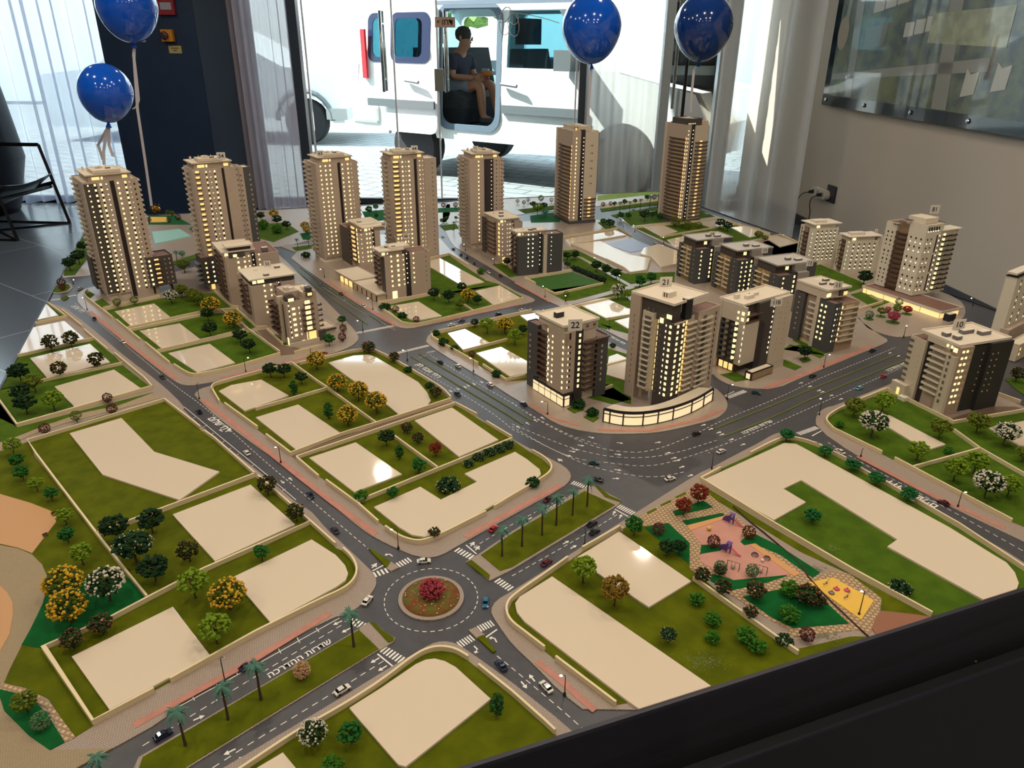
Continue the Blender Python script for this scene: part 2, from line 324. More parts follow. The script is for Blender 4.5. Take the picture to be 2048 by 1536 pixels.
bar(L0, fr + S_ * .78, .012).build('stretcher', blk, c); bar(fr, S_ * .78, .012).build('stretcher', blk, c)
sl = MB(); n1, n2 = 14, 6
for i in range(n1 + 1):
    t = i / n1; z = .40 - .19 * math.sin(min(1, t * 1.25) * PI * .8) + max(0, t - .6) * 1.3
    for j in range(n2 + 1): k = j / n2; sl.v.append(tuple(S_ * (.04 + t * .8) + fr * (.04 + .92 * k) + Vector((0, 0, z - .03 * math.sin(k * PI)))))
for i in range(n1):
    for j in range(n2): a = i * (n2 + 1) + j; sl.f.append((a, a + 1, a + n2 + 2, a + n2 + 1))
sl.build('sling_seat', mat('sling_leather', '1b2127', .28), c, True).modifiers.new('s', 'SOLIDIFY').thickness = .008
p = at(-28, 425, 0); o = thing('dark_pedestal', 'tall dark rounded pedestal standing behind the sling chair', 'pedestal', p)
MB().lathe([(.26, 0), (.30, .1), (.40, .45), (.36, .9), (.30, 1.5), (.29, 1.55)], 32).build('pedestal_body', mat('pedestal_dark', '141b24', .45), o, True)
# ---- balloons
blueM = mat('balloon_blue', '0a58d0', .12, coat=.8, spec=.6); navyM = mat('balloon_navy', '10387e', .12, coat=.8); ribM = mat('ribbon_white', 'c9c4c8', .5)
def balloon(px, py, Y, wpx, label, M, ropes, tilt=0):
    P = atY(px, py, Y); r = wpx / 2 / ppm(P); b = thing('balloon', label, 'balloon', P, group='blue balloons tied above the model')
    pr = []
    for k in range(25):
        a = -PI / 2 + PI * k / 24; z = math.sin(a); rr = math.cos(a) * (1 - .10 * max(0, -z)); pr.append((max(1e-4, rr * r), z * r * (1.04 if z > 0 else 1.14)))
    o = MB().lathe(pr, 40).build('balloon_skin', M, b, True); o.rotation_euler = (0, tilt, 0)
    MB().lathe([(.004, -1.14 * r), (.012, -1.14 * r - .018), (.009, -1.14 * r - .02)], 10, Matrix.Rotation(tilt, 4, 'Y')).build('knot', M, b)
    for rp in ropes:
        Q = [Matrix.Rotation(tilt, 4, 'Y') @ Vector((0, 0, -1.14 * r - .01))]
        for k in rp: Q.append(atY(k[0], k[1], k[2] if len(k) > 2 else Y) - P)
        rb = MB(); W = .006; n = len(Q)
        for i, p in enumerate(Q): rb.v += [tuple(p + Vector((-W, 0, 0))), tuple(p + Vector((W, .002, 0)))]
        for i in range(n - 1): rb.f.append((2 * i, 2 * i + 1, 2 * i + 3, 2 * i + 2))
        o = rb.build('ribbon', ribM, b); o.modifiers.new('s', 'SOLIDIFY').thickness = .0012
    return b, P
balloon(254, 14, 3.75, 116, 'blue balloon cut by the top frame, its ribbon tied to gold foil', blueM,
        [[(268, 120), (275, 220), (290, 320), (303, 412)], [(267, 110), (273, 160), (277, 200), (273, 213), (266, 218)]])
balloon(211, 184, 3.2, 103, 'smaller blue balloon hovering over the tall corner tower near the dark column', blueM,
        [[(212, 265), (207, 305), (208, 330)], [(196, 290, 3.25), (206, 320, 3.25)], [(218, 290), (226, 313), (231, 314)]], .12)
b, P = balloon(1183, 55, 3.9, 119, 'bright blue balloon with a curled silver ribbon in front of the window post', blueM, [[(1178, 200), (1175, 250)]], -.05)
cu = thing('curled_ribbon', 'curled silver ribbon looping out from the bright blue balloon across the window', 'ribbon')
Y = 3.9; mk = []
for cx, cy_, rx, ry, r0 in ((1012, 42, 13, 28, .1), (1010, 30, 9, 17, .5), (1027, 50, 11, 23, -.1), (1028, 37, 9, 12, 0)):
    Q = []
    for k in range(25): a = 2 * PI * k / 24 + 1; x = rx * math.cos(a); y = ry * math.sin(a); Q.append(atY(cx + x * math.cos(r0) - y * math.sin(r0), cy_ + x * math.sin(r0) + y * math.cos(r0), Y + .002 * k))
    MB().tube(Q, .0018, 6).build('ribbon_curl', mat('ribbon_silver', 'a9a8a4', .35, metal=.4), cu, True)
MB().tube([atY(x, y, Y) for x, y in ((1034, 26), (1060, 30), (1090, 37), (1118, 46))], .0018, 6).build('ribbon_tail', MATS['ribbon_silver'], cu)
balloon(1407, 52, 3.9, 116, 'dark navy looking balloon in front of the dark strip of shop window', navyM, [[(1388, 140), (1384, 180), (1381, 225)]], .03)
# ================================================================== outside the glass
paveM = brick('street_paver', '74797a', '6c7274', '3f494e', 1, .8, .012, .5, .42, .21, .3)
struct(MB().box(-30, 30, WY + .26, 60, -.06, 0).build('pavement_outside', paveM))
struct(MB().box(-30, 30, WY - .1, WY + .26, -.05, .0).build('trim_4', mat('threshold', '8b949a', .5)))
struct(MB().box(-30, 30, 19, 19.3, 0, 5.5).build('wall_opposite', mat('sunlit_render', 'f4f2ec', .9)))
struct(MB().box(-11, 9, WY + .02, WY + .25, 3.0, 4.6).build('wall_fascia', darkM))
# dark slatted shopfront seen through the side strip of glass
xa, xb = X(1322, 200, 7.45), X(1455, 200, 7.45)
sh = thing('slatted_shutter', 'dark slatted shutter outside the side strip of window', 'shutter', (0, 7.45, 0))
MB().box(xa, xb, 0, .08, 0, 3).build('backing_panel', mat('shutter_back', '23282e', .6, noise=.5, nscale=3), sh)
s = MB()
for k in range(14): s.box(xa, xb, -.03, 0, .12 + k * .2, .2 + k * .2)
s.build('slat_pattern', mat('shutter_slat', '4d5556', .45, noise=.5, alt='7d8480', nscale=2.5), sh)
MB().box(xb - .16, xb + .02, -.1, -.04, 0, 3).build('side_frame', mat('shutter_side', '1c2430', .5), sh)

def arch(cx, cz, r, a0, a1, n=14): return [(cx + r * math.cos(a0 + (a1 - a0) * k / n), cz + r * math.sin(a0 + (a1 - a0) * k / n)) for k in range(n + 1)]
def rrect(x0, x1, z0, z1, r, n=5):
    P = []
    for cx, cz, a in ((x1 - r, z0 + r, -PI / 2), (x1 - r, z1 - r, 0), (x0 + r, z1 - r, PI / 2), (x0 + r, z0 + r, PI)):
        P += [(cx + r * math.cos(a + PI / 2 * k / n), cz + r * math.sin(a + PI / 2 * k / n)) for k in range(n + 1)]
    return P
def side(outer, holes, y, th, lean=None):
    """a body side: outline in x, z with openings, thickness th, leaning in above the waist"""
    bm = bmesh.new(); E_ = []
    for loop in [outer] + holes:
        vs = [bm.verts.new((x, 0, z)) for x, z in loop]
        E_ += [bm.edges.new((vs[i], vs[(i + 1) % len(vs)])) for i in range(len(vs))]
    bmesh.ops.triangle_fill(bm, use_beauty=True, use_dissolve=False, edges=E_)
    bmesh.ops.recalc_face_normals(bm, faces=bm.faces)
    if bm.faces and bm.faces[:][0].normal.y > 0: bmesh.ops.reverse_faces(bm, faces=bm.faces)
    b = MB(); n = len(bm.verts); bm.verts.index_update()
    V0 = [v.co.copy() for v in bm.verts]; b.v = [(v.x, y, v.z) for v in V0] + [(v.x, y + th, v.z) for v in V0]
    for f in bm.faces:
        t = [v.index for v in f.verts]; b.f += [tuple(t), tuple(i + n for i in reversed(t))]
    for e in bm.edges:
        if len(e.link_faces) == 1: i, j = e.verts[0].index, e.verts[1].index; b.f.append((i, j, j + n, i + n))
    b.v = [(x, yy + .10 * max(0, z - 1.1) ** 1.0 * (1 if y < .8 else -1), z) for x, yy, z in b.v]; bm.free(); return b
vanM = mat('van_white', 'e9ebea', .3, coat=.8); trimM = mat('van_trim', '5d6468', .5); rub = mat('tyre_rubber', '1b1c1e', .8); alM = mat('wheel_silver', 'b4b6b8', .35, metal=.8)
vglass = pane('van_glass', 'a8cdd4'); inM = mat('van_interior', '2c333b', .8); inB = mat('van_panel', '7d97a3', .7)
van = thing('van', 'white passenger van parked outside with its side door slid open', 'van', (-1.81, 9.22, 0), -.576)
L_ = 4.2
prof = [(.06, .48), (.0, .8), (.06, 1.15), (.16, 1.7), (.3, 1.83), (2.4, 1.86), (2.75, 1.78), (3.3, 1.14), (4.05, .98), (4.2, .7), (4.18, .42)] + [(3.72, .42)] + arch(3.38, .34, .36, .23, PI - .23) + [(2.9, .42), (1.16, .42)] + arch(.8, .34, .36, .23, PI - .23)
open_ = rrect(1.2, 1.95, .56, 1.70, .14); rearw = rrect(.20, .98, 1.17, 1.66, .09); fw_ = [(2.06, 1.15), (2.06, 1.66), (2.62, 1.66), (2.98, 1.22), (2.98, 1.15)]
side(prof, [open_, rearw, fw_], 0, .05).build('body_side', vanM, van)
side(prof, [rrect(.3, 1.0, 1.17, 1.66, .09), rrect(1.22, 2.0, 1.22, 1.68, .09), fw_], 1.68, .05).build('body_side', vanM, van)
P_ = [(.16, 1.7), (.3, 1.83), (2.4, 1.86), (2.75, 1.78)]
MB().add([(x, y, z) for x, z in P_ for y in (.08, 1.65)], [(0, 1, 3, 2), (2, 3, 5, 4), (4, 5, 7, 6)]).build('roof', vanM, van)
MB().add([(x, y, z) for x, z in ((3.3, 1.14), (4.05, .98), (4.2, .7), (4.18, .42)) for y in (.0, 1.73)], [(0, 1, 3, 2), (2, 3, 5, 4), (4, 5, 7, 6)]).build('bonnet', vanM, van)
MB().add([(2.76, .09, 1.78), (2.76, 1.64, 1.78), (3.3, 1.7, 1.14), (3.3, .03, 1.14)], [(0, 1, 2, 3)]).build('windscreen', vglass, van)
MB().add([(x, y, z) for x, z in ((.06, .48), (0, .8), (.06, 1.15)) for y in (0, 1.73)] , [(0, 2, 3, 1), (2, 4, 5, 3)]).build('tailgate', vanM, van)
MB().add([(.06, .03, 1.15), (.06, 1.7, 1.15), (.16, 1.65, 1.7), (.16, .08, 1.7)], [(0, 1, 2, 3)]).build('rear_window', vglass, van)
MB().box(.15, 3.3, .05, 1.68, .46, .54).build('cabin_floor', inM, van)
MB().box(1.2, 2.0, 1.60, 1.66, .54, 1.2).build('door_card', inB, van); MB().box(1.52, 1.8, 1.585, 1.6, .96, 1.08).build('speaker_grille', mat('grille_green', '3a5148', .7), van)
for xs, n_ in ((.72, 'rear_seat'), (1.98, 'front_seat')):
    s = MB().prism([(xs, .56), (xs + .62, .56), (xs + .66, .82), (xs + .5, .9), (xs + .22, .86), (xs + .12, 1.32), (xs - .02, 1.32), (xs - .06, .8)], .2, 1.45 if xs < 1.5 else .75, Matrix.Rotation(PI / 2, 4, 'X') @ Matrix.Scale(-1, 4, (0, 0, 1)))
    o = s.build(n_, mat('seat_fabric', '20262c', .9), van)
    h_ = MB().box(xs - .02, xs + .12, .32, .6, 1.36, 1.6); h_.build('headrest', MATS['seat_fabric'], o)
MB().box(.14, .2, -.03, .0, 1.0, 1.5).build('tail_lamp', mat('lamp_red', 'c8202c', .3, coat=.5), van)
o = MB().box(-.1, .35, -.02, 1.75, .50, .74).build('rear_bumper', mat('bumper_white', 'd6d8d4', .5), van); o.modifiers.new('b', 'BEVEL').width = .05; o.modifiers['b'].segments = 3
side(rrect(.48, 1.22, .46, 1.74, .1), [rrect(.60, 1.14, 1.17, 1.66, .09)], -.075, .04).build('sliding_door', vanM, van)
dr = side(rrect(.60, 1.14, 1.17, 1.66, .09), [rrect(.66, 1.03, 1.23, 1.6, .06)], -.08, .01).build('window_border', mat('window_border', '1d2a48', .3), van)
side(rrect(.2, .98, 1.17, 1.66, .09), [rrect(.27, .92, 1.22, 1.61, .07)], -.005, .01).build('window_border', MATS['window_border'], van)
side(rrect(.66, 1.08, 1.2, 1.63, .06), [], -.078, .004).build('door_glass', vglass, van); side(rrect(.22, .96, 1.2, 1.63, .06), [], .02, .004).build('side_glass', vglass, van)
side(fw_, [], .02, .004).build('side_glass', vglass, van)
MB().box(.25, 1.2, -.1, -.075, .72, .80).build('side_trim', trimM, van); MB().box(2.02, 2.98, -.03, 0, .72, .80).build('side_trim', trimM, van)
for x in (.92, 2.12): MB().tube([(x - .1, -.1 if x < 1 else -.03, 1.0), (x + .1, -.12 if x < 1 else -.05, .985)], .018, 8).build('door_handle', mat('handle_grey', '6c7074', .4), van)
MB().box(1.2, 3.0, -.02, .02, 1.72, 1.76).build('slide_rail', mat('rail_grey', '8a94a4', .4, metal=.5), van)
MB().box(2.72, 2.9, -.2, -.02, 1.14, 1.32).build('mirror', trimM, van)
side(rrect(1.16, 1.99, .52, 1.74, .16), [rrect(1.22, 1.93, .58, 1.68, .13)], -.012, .03).build('door_seal', mat('door_seal', '5a6a7a', .6), van)
def wheel(x, y, par, r=.31, w=.2):
    R = Matrix.Translation((x, y, r)) @ Matrix.Rotation(PI / 2, 4, 'X')
    o = MB().lathe([(r * .62, -w / 2), (r * .93, -w / 2), (r, -w / 3), (r, w / 3), (r * .93, w / 2), (r * .62, w / 2)], 28, R).build('wheel', rub, par)
    h = MB().lathe([(r * .62, w * .3), (r * .62, w * .44), (r * .5, w * .40), (r * .12, w * .46)], 20, R); h.build('hub', alM, o)
    return o
for x in (.8, 3.38):
    for y in (.12, 1.6): wheel(x, y, van)
# parked car further away, mostly hidden
pc = thing('parked_car', 'white car parked further down the street behind the window post', 'car', atY(612, 290, 11.4) * 1, -.05)
pc.location.z = 0; pc.location.x = atY(600, 150, 11.4).x - .75
side([(-3.0, .2), (-3.1, .9), (-2.2, 1.0), (-1.6, 1.45), (-.4, 1.5), (.5, 1.05), (1.25, .9), (1.35, .3)] + [(1.18, .3)] + arch(.78, .33, .38, .1, PI - .1) + [(-1.5, .2)], [], 0, 1.6).build('body_shell', vanM, pc)
MB().tube([(.78 + .40 * math.cos(a), -.02, .33 + .40 * math.sin(a)) for a in [PI * k / 12 for k in range(13)]], .035, 6).build('wheel_arch', trimM, pc)
wheel(.78, .08, pc, .31); MB().box(1.1, 1.4, -.05, 1.6, .35, .5).build('bumper', mat('bumper_grey', 'a9aaa6', .5), pc)
# street tree seen through the van
def crown(n, rad, sq, cl, seed, kind='ball', hollow=.55):
    rd = random.Random(seed); b = MB(); V0, F0 = blob(1)
    for i in range(n):
        z = rd.uniform(-1, 1); a = rd.uniform(0, 2 * PI); q = math.sqrt(1 - z * z); rr = rad * (hollow + (1 - hollow) * rd.random() ** .5)
        p = Vector((q * math.cos(a) * rr, q * math.sin(a) * rr, z * rr * sq)); s = cl * rd.uniform(.6, 1.25)
        e = [rd.uniform(.7, 1.3) for _ in range(3)]; k0 = len(b.v)
        for v in V0:
            j = rd.uniform(.7, 1.3); b.v.append((p.x + v[0] * s * e[0] * j, p.y + v[1] * s * e[1] * j, p.z + v[2] * s * e[2] * .8 * j))
        b.f += [tuple(i_ + k0 for i_ in f) for f in F0]
    return b
st = thing('street_tree', 'small green street tree seen through the open van', 'tree', (-.9, 15.5, 0))
crown(90, .8, .8, .16, 4).build('crown', mat('street_leaf', '6f9440', .8, noise=.5), st).location = (0, 0, 2.3)
MB().tube([(0, 0, 0), (.04, 0, 1), (0, 0, 1.9)], [.07, .05, .03], 8).build('trunk', mat('bark', '4a3a2c', .9), st)
# ---- person in the van
skinM = mat('skin', 'b07a5c', .6); hairM = mat('hair_black', '17120f', .7); shirtM = mat('shirt_navy', '1a2436', .9); shortM = mat('shorts_grey', '7f8798', .9)
def skin(name, pts, edges, radii, M, parent, root=0, sub=2):
    me = bpy.data.meshes.new(name); me.from_pydata(pts, edges, []); me.materials.append(M); o = link(name, me, parent)
    me.skin_vertices or None
    sm = o.modifiers.new('skin', 'SKIN'); sm.use_smooth_shade = True
    for i, v in enumerate(me.skin_vertices[0].data):
        r = radii[i]; v.radius = (r, r) if not isinstance(r, tuple) else r; v.use_root = (i == root)
    ss = o.modifiers.new('sub', 'SUBSURF'); ss.levels = sub; ss.render_levels = sub; return o
pr_ = Matrix.Translation((-1.81, 9.22, 0)) @ Matrix.Rotation(-.576, 4, 'Z')
pe = thing('person', 'seated person in a dark shirt and grey shorts looking down at an orange object', 'person', pr_ @ Vector((1.02, .55, .86)), -.576)
# local: x forward, y away from the street side, z up; hips at origin
J = [(0, 0, .04), (.0, 0, .2), (.05, 0, .36), (.08, 0, .43), (.13, 0, .49), (.15, 0, .58),
     (.06, -.15, .36), (.10, -.20, .17), (.33, -.10, .16), (.06, .15, .36), (.10, .20, .17), (.33, .06, .16),
     (.02, -.08, .02), (.40, -.10, .10), (.44, -.11, -.24), (.02, .08, .02), (.43, .08, .10), (.52, .08, -.24), (.56, -.11, -.27), (.64, .08, -.27)]
Ed = [(0, 1), (1, 2), (2, 3), (3, 4), (4, 5), (2, 6), (6, 7), (7, 8), (2, 9), (9, 10), (10, 11), (0, 12), (12, 13), (13, 14), (0, 15), (15, 16), (16, 17), (14, 18), (17, 19)]
Rr = [.11, .10, .09, .045, .07, .075, .05, .04, .028, .05, .04, .028, .085, .062, .04, .085, .062, .04, .03, .03]
skin('body', J, Ed, Rr, skinM, pe)
sh_ = [(0, 0, .06), (0, 0, .2), (.05, 0, .37), (.06, -.16, .36), (.09, -.20, .22), (.06, .16, .36), (.09, .20, .22)]
skin('shirt', sh_, [(0, 1), (1, 2), (2, 3), (3, 4), (2, 5), (5, 6)], [.135, .125, .115, .07, .062, .07, .062], shirtM, pe)
skin('shorts', [(-.01, 0, .03), (.02, -.09, .03), (.30, -.10, .085), (.02, .09, .03), (.32, .08, .085)], [(0, 1), (1, 2), (0, 3), (3, 4)], [.125, .105, .09, .105, .09], shortM, pe)
hd = MB(); V0, F0 = blob(2)
hd.add([(.125 + v[0] * .098, v[1] * .088, .575 + v[2] * .085 + (.0)) for v in V0 if 1], F0); o = hd.build('hair', hairM, pe, True); o.rotation_euler = (0, 0, 0); o.location = (-.018, 0, .022)
MB().add([(.225 + v[0] * .014, v[1] * .012, .545 + v[2] * .02) for v in V0], F0).build('nose', skinM, pe, True)
for y in (-.03, .03): MB().add([(.212 + v[0] * .008, y + v[1] * .011, .562 + v[2] * .007) for v in V0], F0).build('eye', mat('eye_dark', '1a1412', .3), pe)
MB().add([(.213 + v[0] * .008, v[1] * .02, .515 + v[2] * .005) for v in V0], F0).build('mouth', mat('lip', '7f4438', .6), pe)
for y in (-.082, .082): MB().add([(.13 + v[0] * .016, y + v[1] * .01, .56 + v[2] * .024) for v in V0], F0).build('ear', skinM, pe, True)
for sy, hx in ((-1, (.33, -.10, .16)), (1, (.33, .06, .16))):                      # five curled fingers per hand
    b = Vector(hx); pts = [tuple(b), tuple(b + Vector((.05, -.01 * sy * -1, .012)))]; ed = [(0, 1)]; rr = [.026, .026]
    for k in range(4):
        o0 = Vector((.062, 0, .034 - .017 * k)); i0 = len(pts); d1 = Vector((.026, -.01 * sy, .002)); d2 = Vector((.006, -.024 * sy, -.003))
        pts += [tuple(b + o0), tuple(b + o0 + d1 * (1 - .1 * k)), tuple(b + o0 + d1 + d2)]; ed += [(1, i0), (i0, i0 + 1), (i0 + 1, i0 + 2)]; rr += [.0095, .0085, .0075]
    i0 = len(pts); pts += [tuple(b + Vector((.03, -.012 * sy, .035))), tuple(b + Vector((.055, -.026 * sy, .052)))]; ed += [(0, i0), (i0, i0 + 1)]; rr += [.011, .009]
    skin('hand', pts, ed, rr, skinM, pe)
for x, y in ((.50, -.11), (.58, .08)):
    o = MB().box(x - .09, x + .14, y - .045, y + .045, -.31, -.24).build('shoe', mat('shoe_dark', '3a3b42', .7), pe); o.modifiers.new('b', 'BEVEL').width = .025; o.modifiers['b'].segments = 3
og = thing('toy_blaster', 'orange and pale blue toy held in the hands of the seated person', 'toy', pr_ @ Vector((1.02 + .41, .55 - .02, .86 + .2)), -.576)
MB().box(-.04, .10, -.02, .02, -.01, .035).build('toy_body', mat('toy_orange', 'e07a2c', .4), og); MB().tube([(.10, 0, .015), (.16, 0, .012)], .02, 10).build('toy_tip', mat('toy_silver', 'c9ced2', .3), og)
MB().box(-.03, .05, -.015, .015, .037, .055).build('toy_rail', mat('toy_blue', '7fb0cc', .4), og)
# ================================================================== the model table
def g2(px, py, z=TZ): p = at(px, py, z); return Vector((p.x, p.y))
def lineX(a, b, c, d):
    r, s = b - a, d - c; t = ((c - a).x * s.y - (c - a).y * s.x) / (r.x * s.y - r.y * s.x); return a + r * t
fa, fb = g2(1185, 1462), g2(2048, 1185); la, lb = g2(0, 775), g2(160, 480); ra, rb_ = g2(1406, 415), g2(1945, 605); ba, bb = g2(300, 431), g2(1318, 383)
TQ = [lineX(fa, fb, la, lb), lineX(fa, fb, ra, rb_), lineX(ba, bb, ra, rb_), lineX(ba, bb, la, lb)]      # table corners, counter-clockwise
def inset(Q, d):
    n = len(Q); out = []
    for i in range(n):
        a, b, c = Q[i - 1], Q[i], Q[(i + 1) % n]; u, v = (b - a).normalized(), (c - b).normalized(); nu, nv = Vector((-u.y, u.x)), Vector((-v.y, v.x))
        out.append(lineX(a + nu * d, b + nu * d, b + nv * d, c + nv * d))
    return out
TI = inset(TQ, .006)
def clip(P, Q=None):
    Q = Q or TI
    for i in range(len(Q)):
        a, b = Q[i], Q[(i + 1) % len(Q)]; out = []
        f = lambda p: (b.x - a.x) * (p.y - a.y) - (b.y - a.y) * (p.x - a.x)
        for k in range(len(P)):
            p, q = P[k - 1], P[k]; fp, fq = f(p), f(q)
            if fp * fq < 0: out.append(p + (q - p) * (fp / (fp - fq)))
            if fq >= 0: out.append(q)
        P = out
        if len(P) < 3: return []
    return P
black = mat('table_black', '16171a', .5, noise=.25, nscale=6); edgeM = mat('table_edge', '221f2c', .45)
tb = thing('model_table', 'black table carrying the whole city model, with a raised thin rim', 'table', (TQ[0].x, TQ[0].y, 0))
off = Vector((TQ[0].x, TQ[0].y))
def loc(Q): return [(p.x - off.x, p.y - off.y) for p in Q]
MB().prism(loc(TQ), .47, TZ - .003).build('table_board', black, tb)
for i in range(4):
    a, b, c, d = TQ[i], TQ[(i + 1) % 4], TI[(i + 1) % 4], TI[i]
    MB().prism(loc([a, b, c, d]), .5, TZ + .004).build('rim', edgeM, tb)
TL = inset(TQ, -.022); MB().prism(loc(TL), .0, .468).build('table_plinth', black, tb)
for i in range(4):
    a, b, c, d = TL[i], TL[(i + 1) % 4], inset(TL, .004)[(i + 1) % 4], inset(TL, .004)[i]
    MB().prism(loc([a, b, c, d]), .468, .473).build('ledge_lip', edgeM, tb)
fd = (TQ[1] - TQ[0]).normalized()
for k, (px, py, sx) in enumerate(((1700, 1390, 1), (1745, 1370, .7), (1680, 1400, .6), (1333, 1503, .8), (1949, 1320, .9))):
    p = at(px, py, .4735); o = MB().box(-.005 * sx, .005 * sx, -.0018, .0018, 0, .0022).build('crumb', mat('crumb', 'a58f62', .7), None); o.location = p; o.rotation_euler = (0, 0, .4 + k)
    tag(o, 'pale crumb on the black table ledge, ' + ('larger one of the cluster', 'grey one by the cluster end', 'smallest one of the cluster', 'single one apart', 'far one under the play park')[k], 'crumb', 'crumbs on the table ledge')
# ---- materials of the model ground
grassM = mat('grass_olive', '596009', .95, noise=.3, nscale=26, alt='4a5206', bump=.35, bscale=900, spec=.1)
grassG = mat('grass_green', '4b6414', .95, noise=.3, nscale=30, alt='3f5712', bump=.35, bscale=900, spec=.1)
emer = mat('grass_emerald', '0b5a26', .9, noise=.25, nscale=40, bump=.2, bscale=700, spec=.15)
slabM = mat('gloss_slab', 'd6c6ae', .05, spec=.5, coat=.35)
curbM = mat('cream_wall', 'd9c8a0', .7); asph = mat('asphalt', '4a494c', .38, noise=.14, nscale=50, spec=.35)
paveM1 = brick('herringbone_paving', 'a8998a', 'a08f80', '7f7062', 110, .55, .05, .5, .5, .25, .25)
paveM2 = brick('smooth_paving', 'a49586', '9d8e7f', '8f8072', 60, .3, .03, .5, .5, .25, .1)
cobM = brick('cobble_paving', 'c4aa84', 'b79b76', '8d7252', 62, .7, .1, .3, .5, .43, .5)
sandM = brick('sandy_paving', 'a1906f', '97866a', '8a795c', 120, .8, .06, .3, .5, .25, .3)
redM = mat('cycle_red', 'b57a68', .6, noise=.15, nscale=60); pathM = mat('path_tan', '9d8a6c', .8, noise=.1, nscale=80)
woodM = mat('deck_wood', 'b98a58', .6); brownM = mat('brown_ground', '8a5a40', .7); whiteM = mat('road_white', 'e8e4da', .6)
rustM = mat('alley_brown', '6b5646', .6); playM = mat('play_pink', 'c08a78', .7, noise=.1, nscale=30); yelM = mat('play_yellow', 'e3b545', .6, noise=.08, nscale=30); tanM = mat('play_orange', 'c8925a', .6)
poolM = mat('pool_cyan', 'a3d6cb', .3, coat=.3); bluM = mat('blue_paving', '7f86a0', .35)
H0, HP, HL, HS, HW = 0.0, .0016, .0021, .0060, .0105
def W(pts): return [g2(*p) for p in pts]
def poly(parent, pts, z0, z1, M, name, wl=False):
    Q = clip(pts if wl else W(pts))
    if len(Q) < 3: return None
    o = parent.location if parent else Vector((0, 0, 0))
    if parent is None:
        c = sum(Q, Vector((0, 0))) / len(Q); o = Vector((c.x, c.y, TZ))
    b = MB().prism([(p.x - o.x, p.y - o.y) for p in Q], TZ + z0 - o.z, TZ + z1 - o.z).build(name, M, parent)
    if parent is None: b.location = o
    return b
def smooth(P, it=2):
    for _ in range(it):
        Q = [P[0]]
        for i in range(len(P) - 1): a, b = P[i], P[i + 1]; Q += [a * .75 + b * .25, a * .25 + b * .75]
        Q.append(P[-1]); P = Q
    return P
def ribbon(parent, pts, wd, z0, z1, M, name, sm=0, world=False):
    P = pts if world else W(pts)
    if sm: P = smooth(P, sm)
    o = parent.location; b = MB(); L = []; R = []
    for i, p in enumerate(P):
        t = (P[min(i + 1, len(P) - 1)] - P[max(i - 1, 0)]).normalized(); n = Vector((-t.y, t.x))
        if 0 < i < len(P) - 1:
            u = (P[i] - P[i - 1]).normalized(); k = max(.5, abs(n.dot(Vector((-u.y, u.x)))))
        else: k = 1
        L.append(p + n * wd / 2 / k); R.append(p - n * wd / 2 / k)
    for i in range(len(P) - 1):
        Q = clip([R[i], R[i + 1], L[i + 1], L[i]])
        if len(Q) > 2: b.prism([(p.x - o.x, p.y - o.y) for p in Q], TZ + z0 - o.z, TZ + z1 - o.z)
    return b.build(name, M, parent) if b.f else None
def lowwall(par, pts, sm=0, h=HW): return ribbon(par, pts, .0034, .0005, h, curbM, 'boundary_wall', sm)
def block(name, label, pts, M=None, sm=True):
    P = W(pts); c = sum(P, Vector((0, 0))) / len(P)
    t = thing(name, label, 'city block', (c.x, c.y, TZ), kind='thing')
    if sm: P = smooth(P + [P[0]], 1)[:-1]
    poly(t, P, -.001, HP, M or paveM1, 'pavement', True); return t
def lawn(par, pts, M=None, z=HL, name='lawn'): return poly(par, pts, .0005, z, M or grassM, name)
def slab(pts, label, sm=0, M=None, h=HS):
    P = W(pts)
    o = poly(None, P, HL - .0012, h, M or slabM, 'plot_slab', True)
    if o:
        md = o.modifiers.new('b', 'BEVEL'); md.width = .0006; md.segments = 2; md.limit_method = 'ANGLE'
        tag(o, label, 'building plot slab', 'blank glossy plot slabs', 'thing')
    return o
# ---- asphalt sheet with its markings
road = thing('road_sheet', 'dark asphalt street network of the model with white lane markings', 'streets', (0, 2, TZ), kind='thing')
poly(road, TI, -.0028, H0, asph, 'asphalt', True)
def dashes(pts, dash=.0085, gap=.0065, wd=.0011, sm=2, name='lane_marking'):
    P = smooth(W(pts), sm); o = road.location; b = MB(); d = 0; on = True; seg = []; left = dash
    cur = P[0]; i = 1
    while i < len(P):
        v = P[i] - cur; L = v.length
        if L < 1e-6: i += 1; continue
        s = min(L, left); nx = cur + v * (s / L)
        if on:
            n = Vector((-v.y, v.x)) / L * wd / 2; Q = clip([cur - n, nx - n, nx + n, cur + n])
            if len(Q) > 2: b.prism([(p.x - o.x, p.y - o.y) for p in Q], 0, .0003)
        cur = nx; left -= s
        if left <= 1e-9: on = not on; left = dash if on else gap
        if s >= L - 1e-9: i += 1
    if b.f: b.build(name, whiteM, road)
def zebra(a, b, n, ln=.0135):
    a, b = g2(*a), g2(*b); u = (b - a) / (2 * n - 1); t = u.normalized(); v = Vector((-t.y, t.x)) * ln / 2; o = road.location; q = MB()
    for i in range(n):
        p = a + u * 2 * i; q.prism([(x.x - o.x, x.y - o.y) for x in (p - v, p + u - v, p + u + v, p + v)], 0, .0003)
    q.build('crosswalk', whiteM, road)
def stopline(a, b, wd=.0022): ribbon(road, [a, b], wd, 0, .0003, whiteM, 'stop_line')
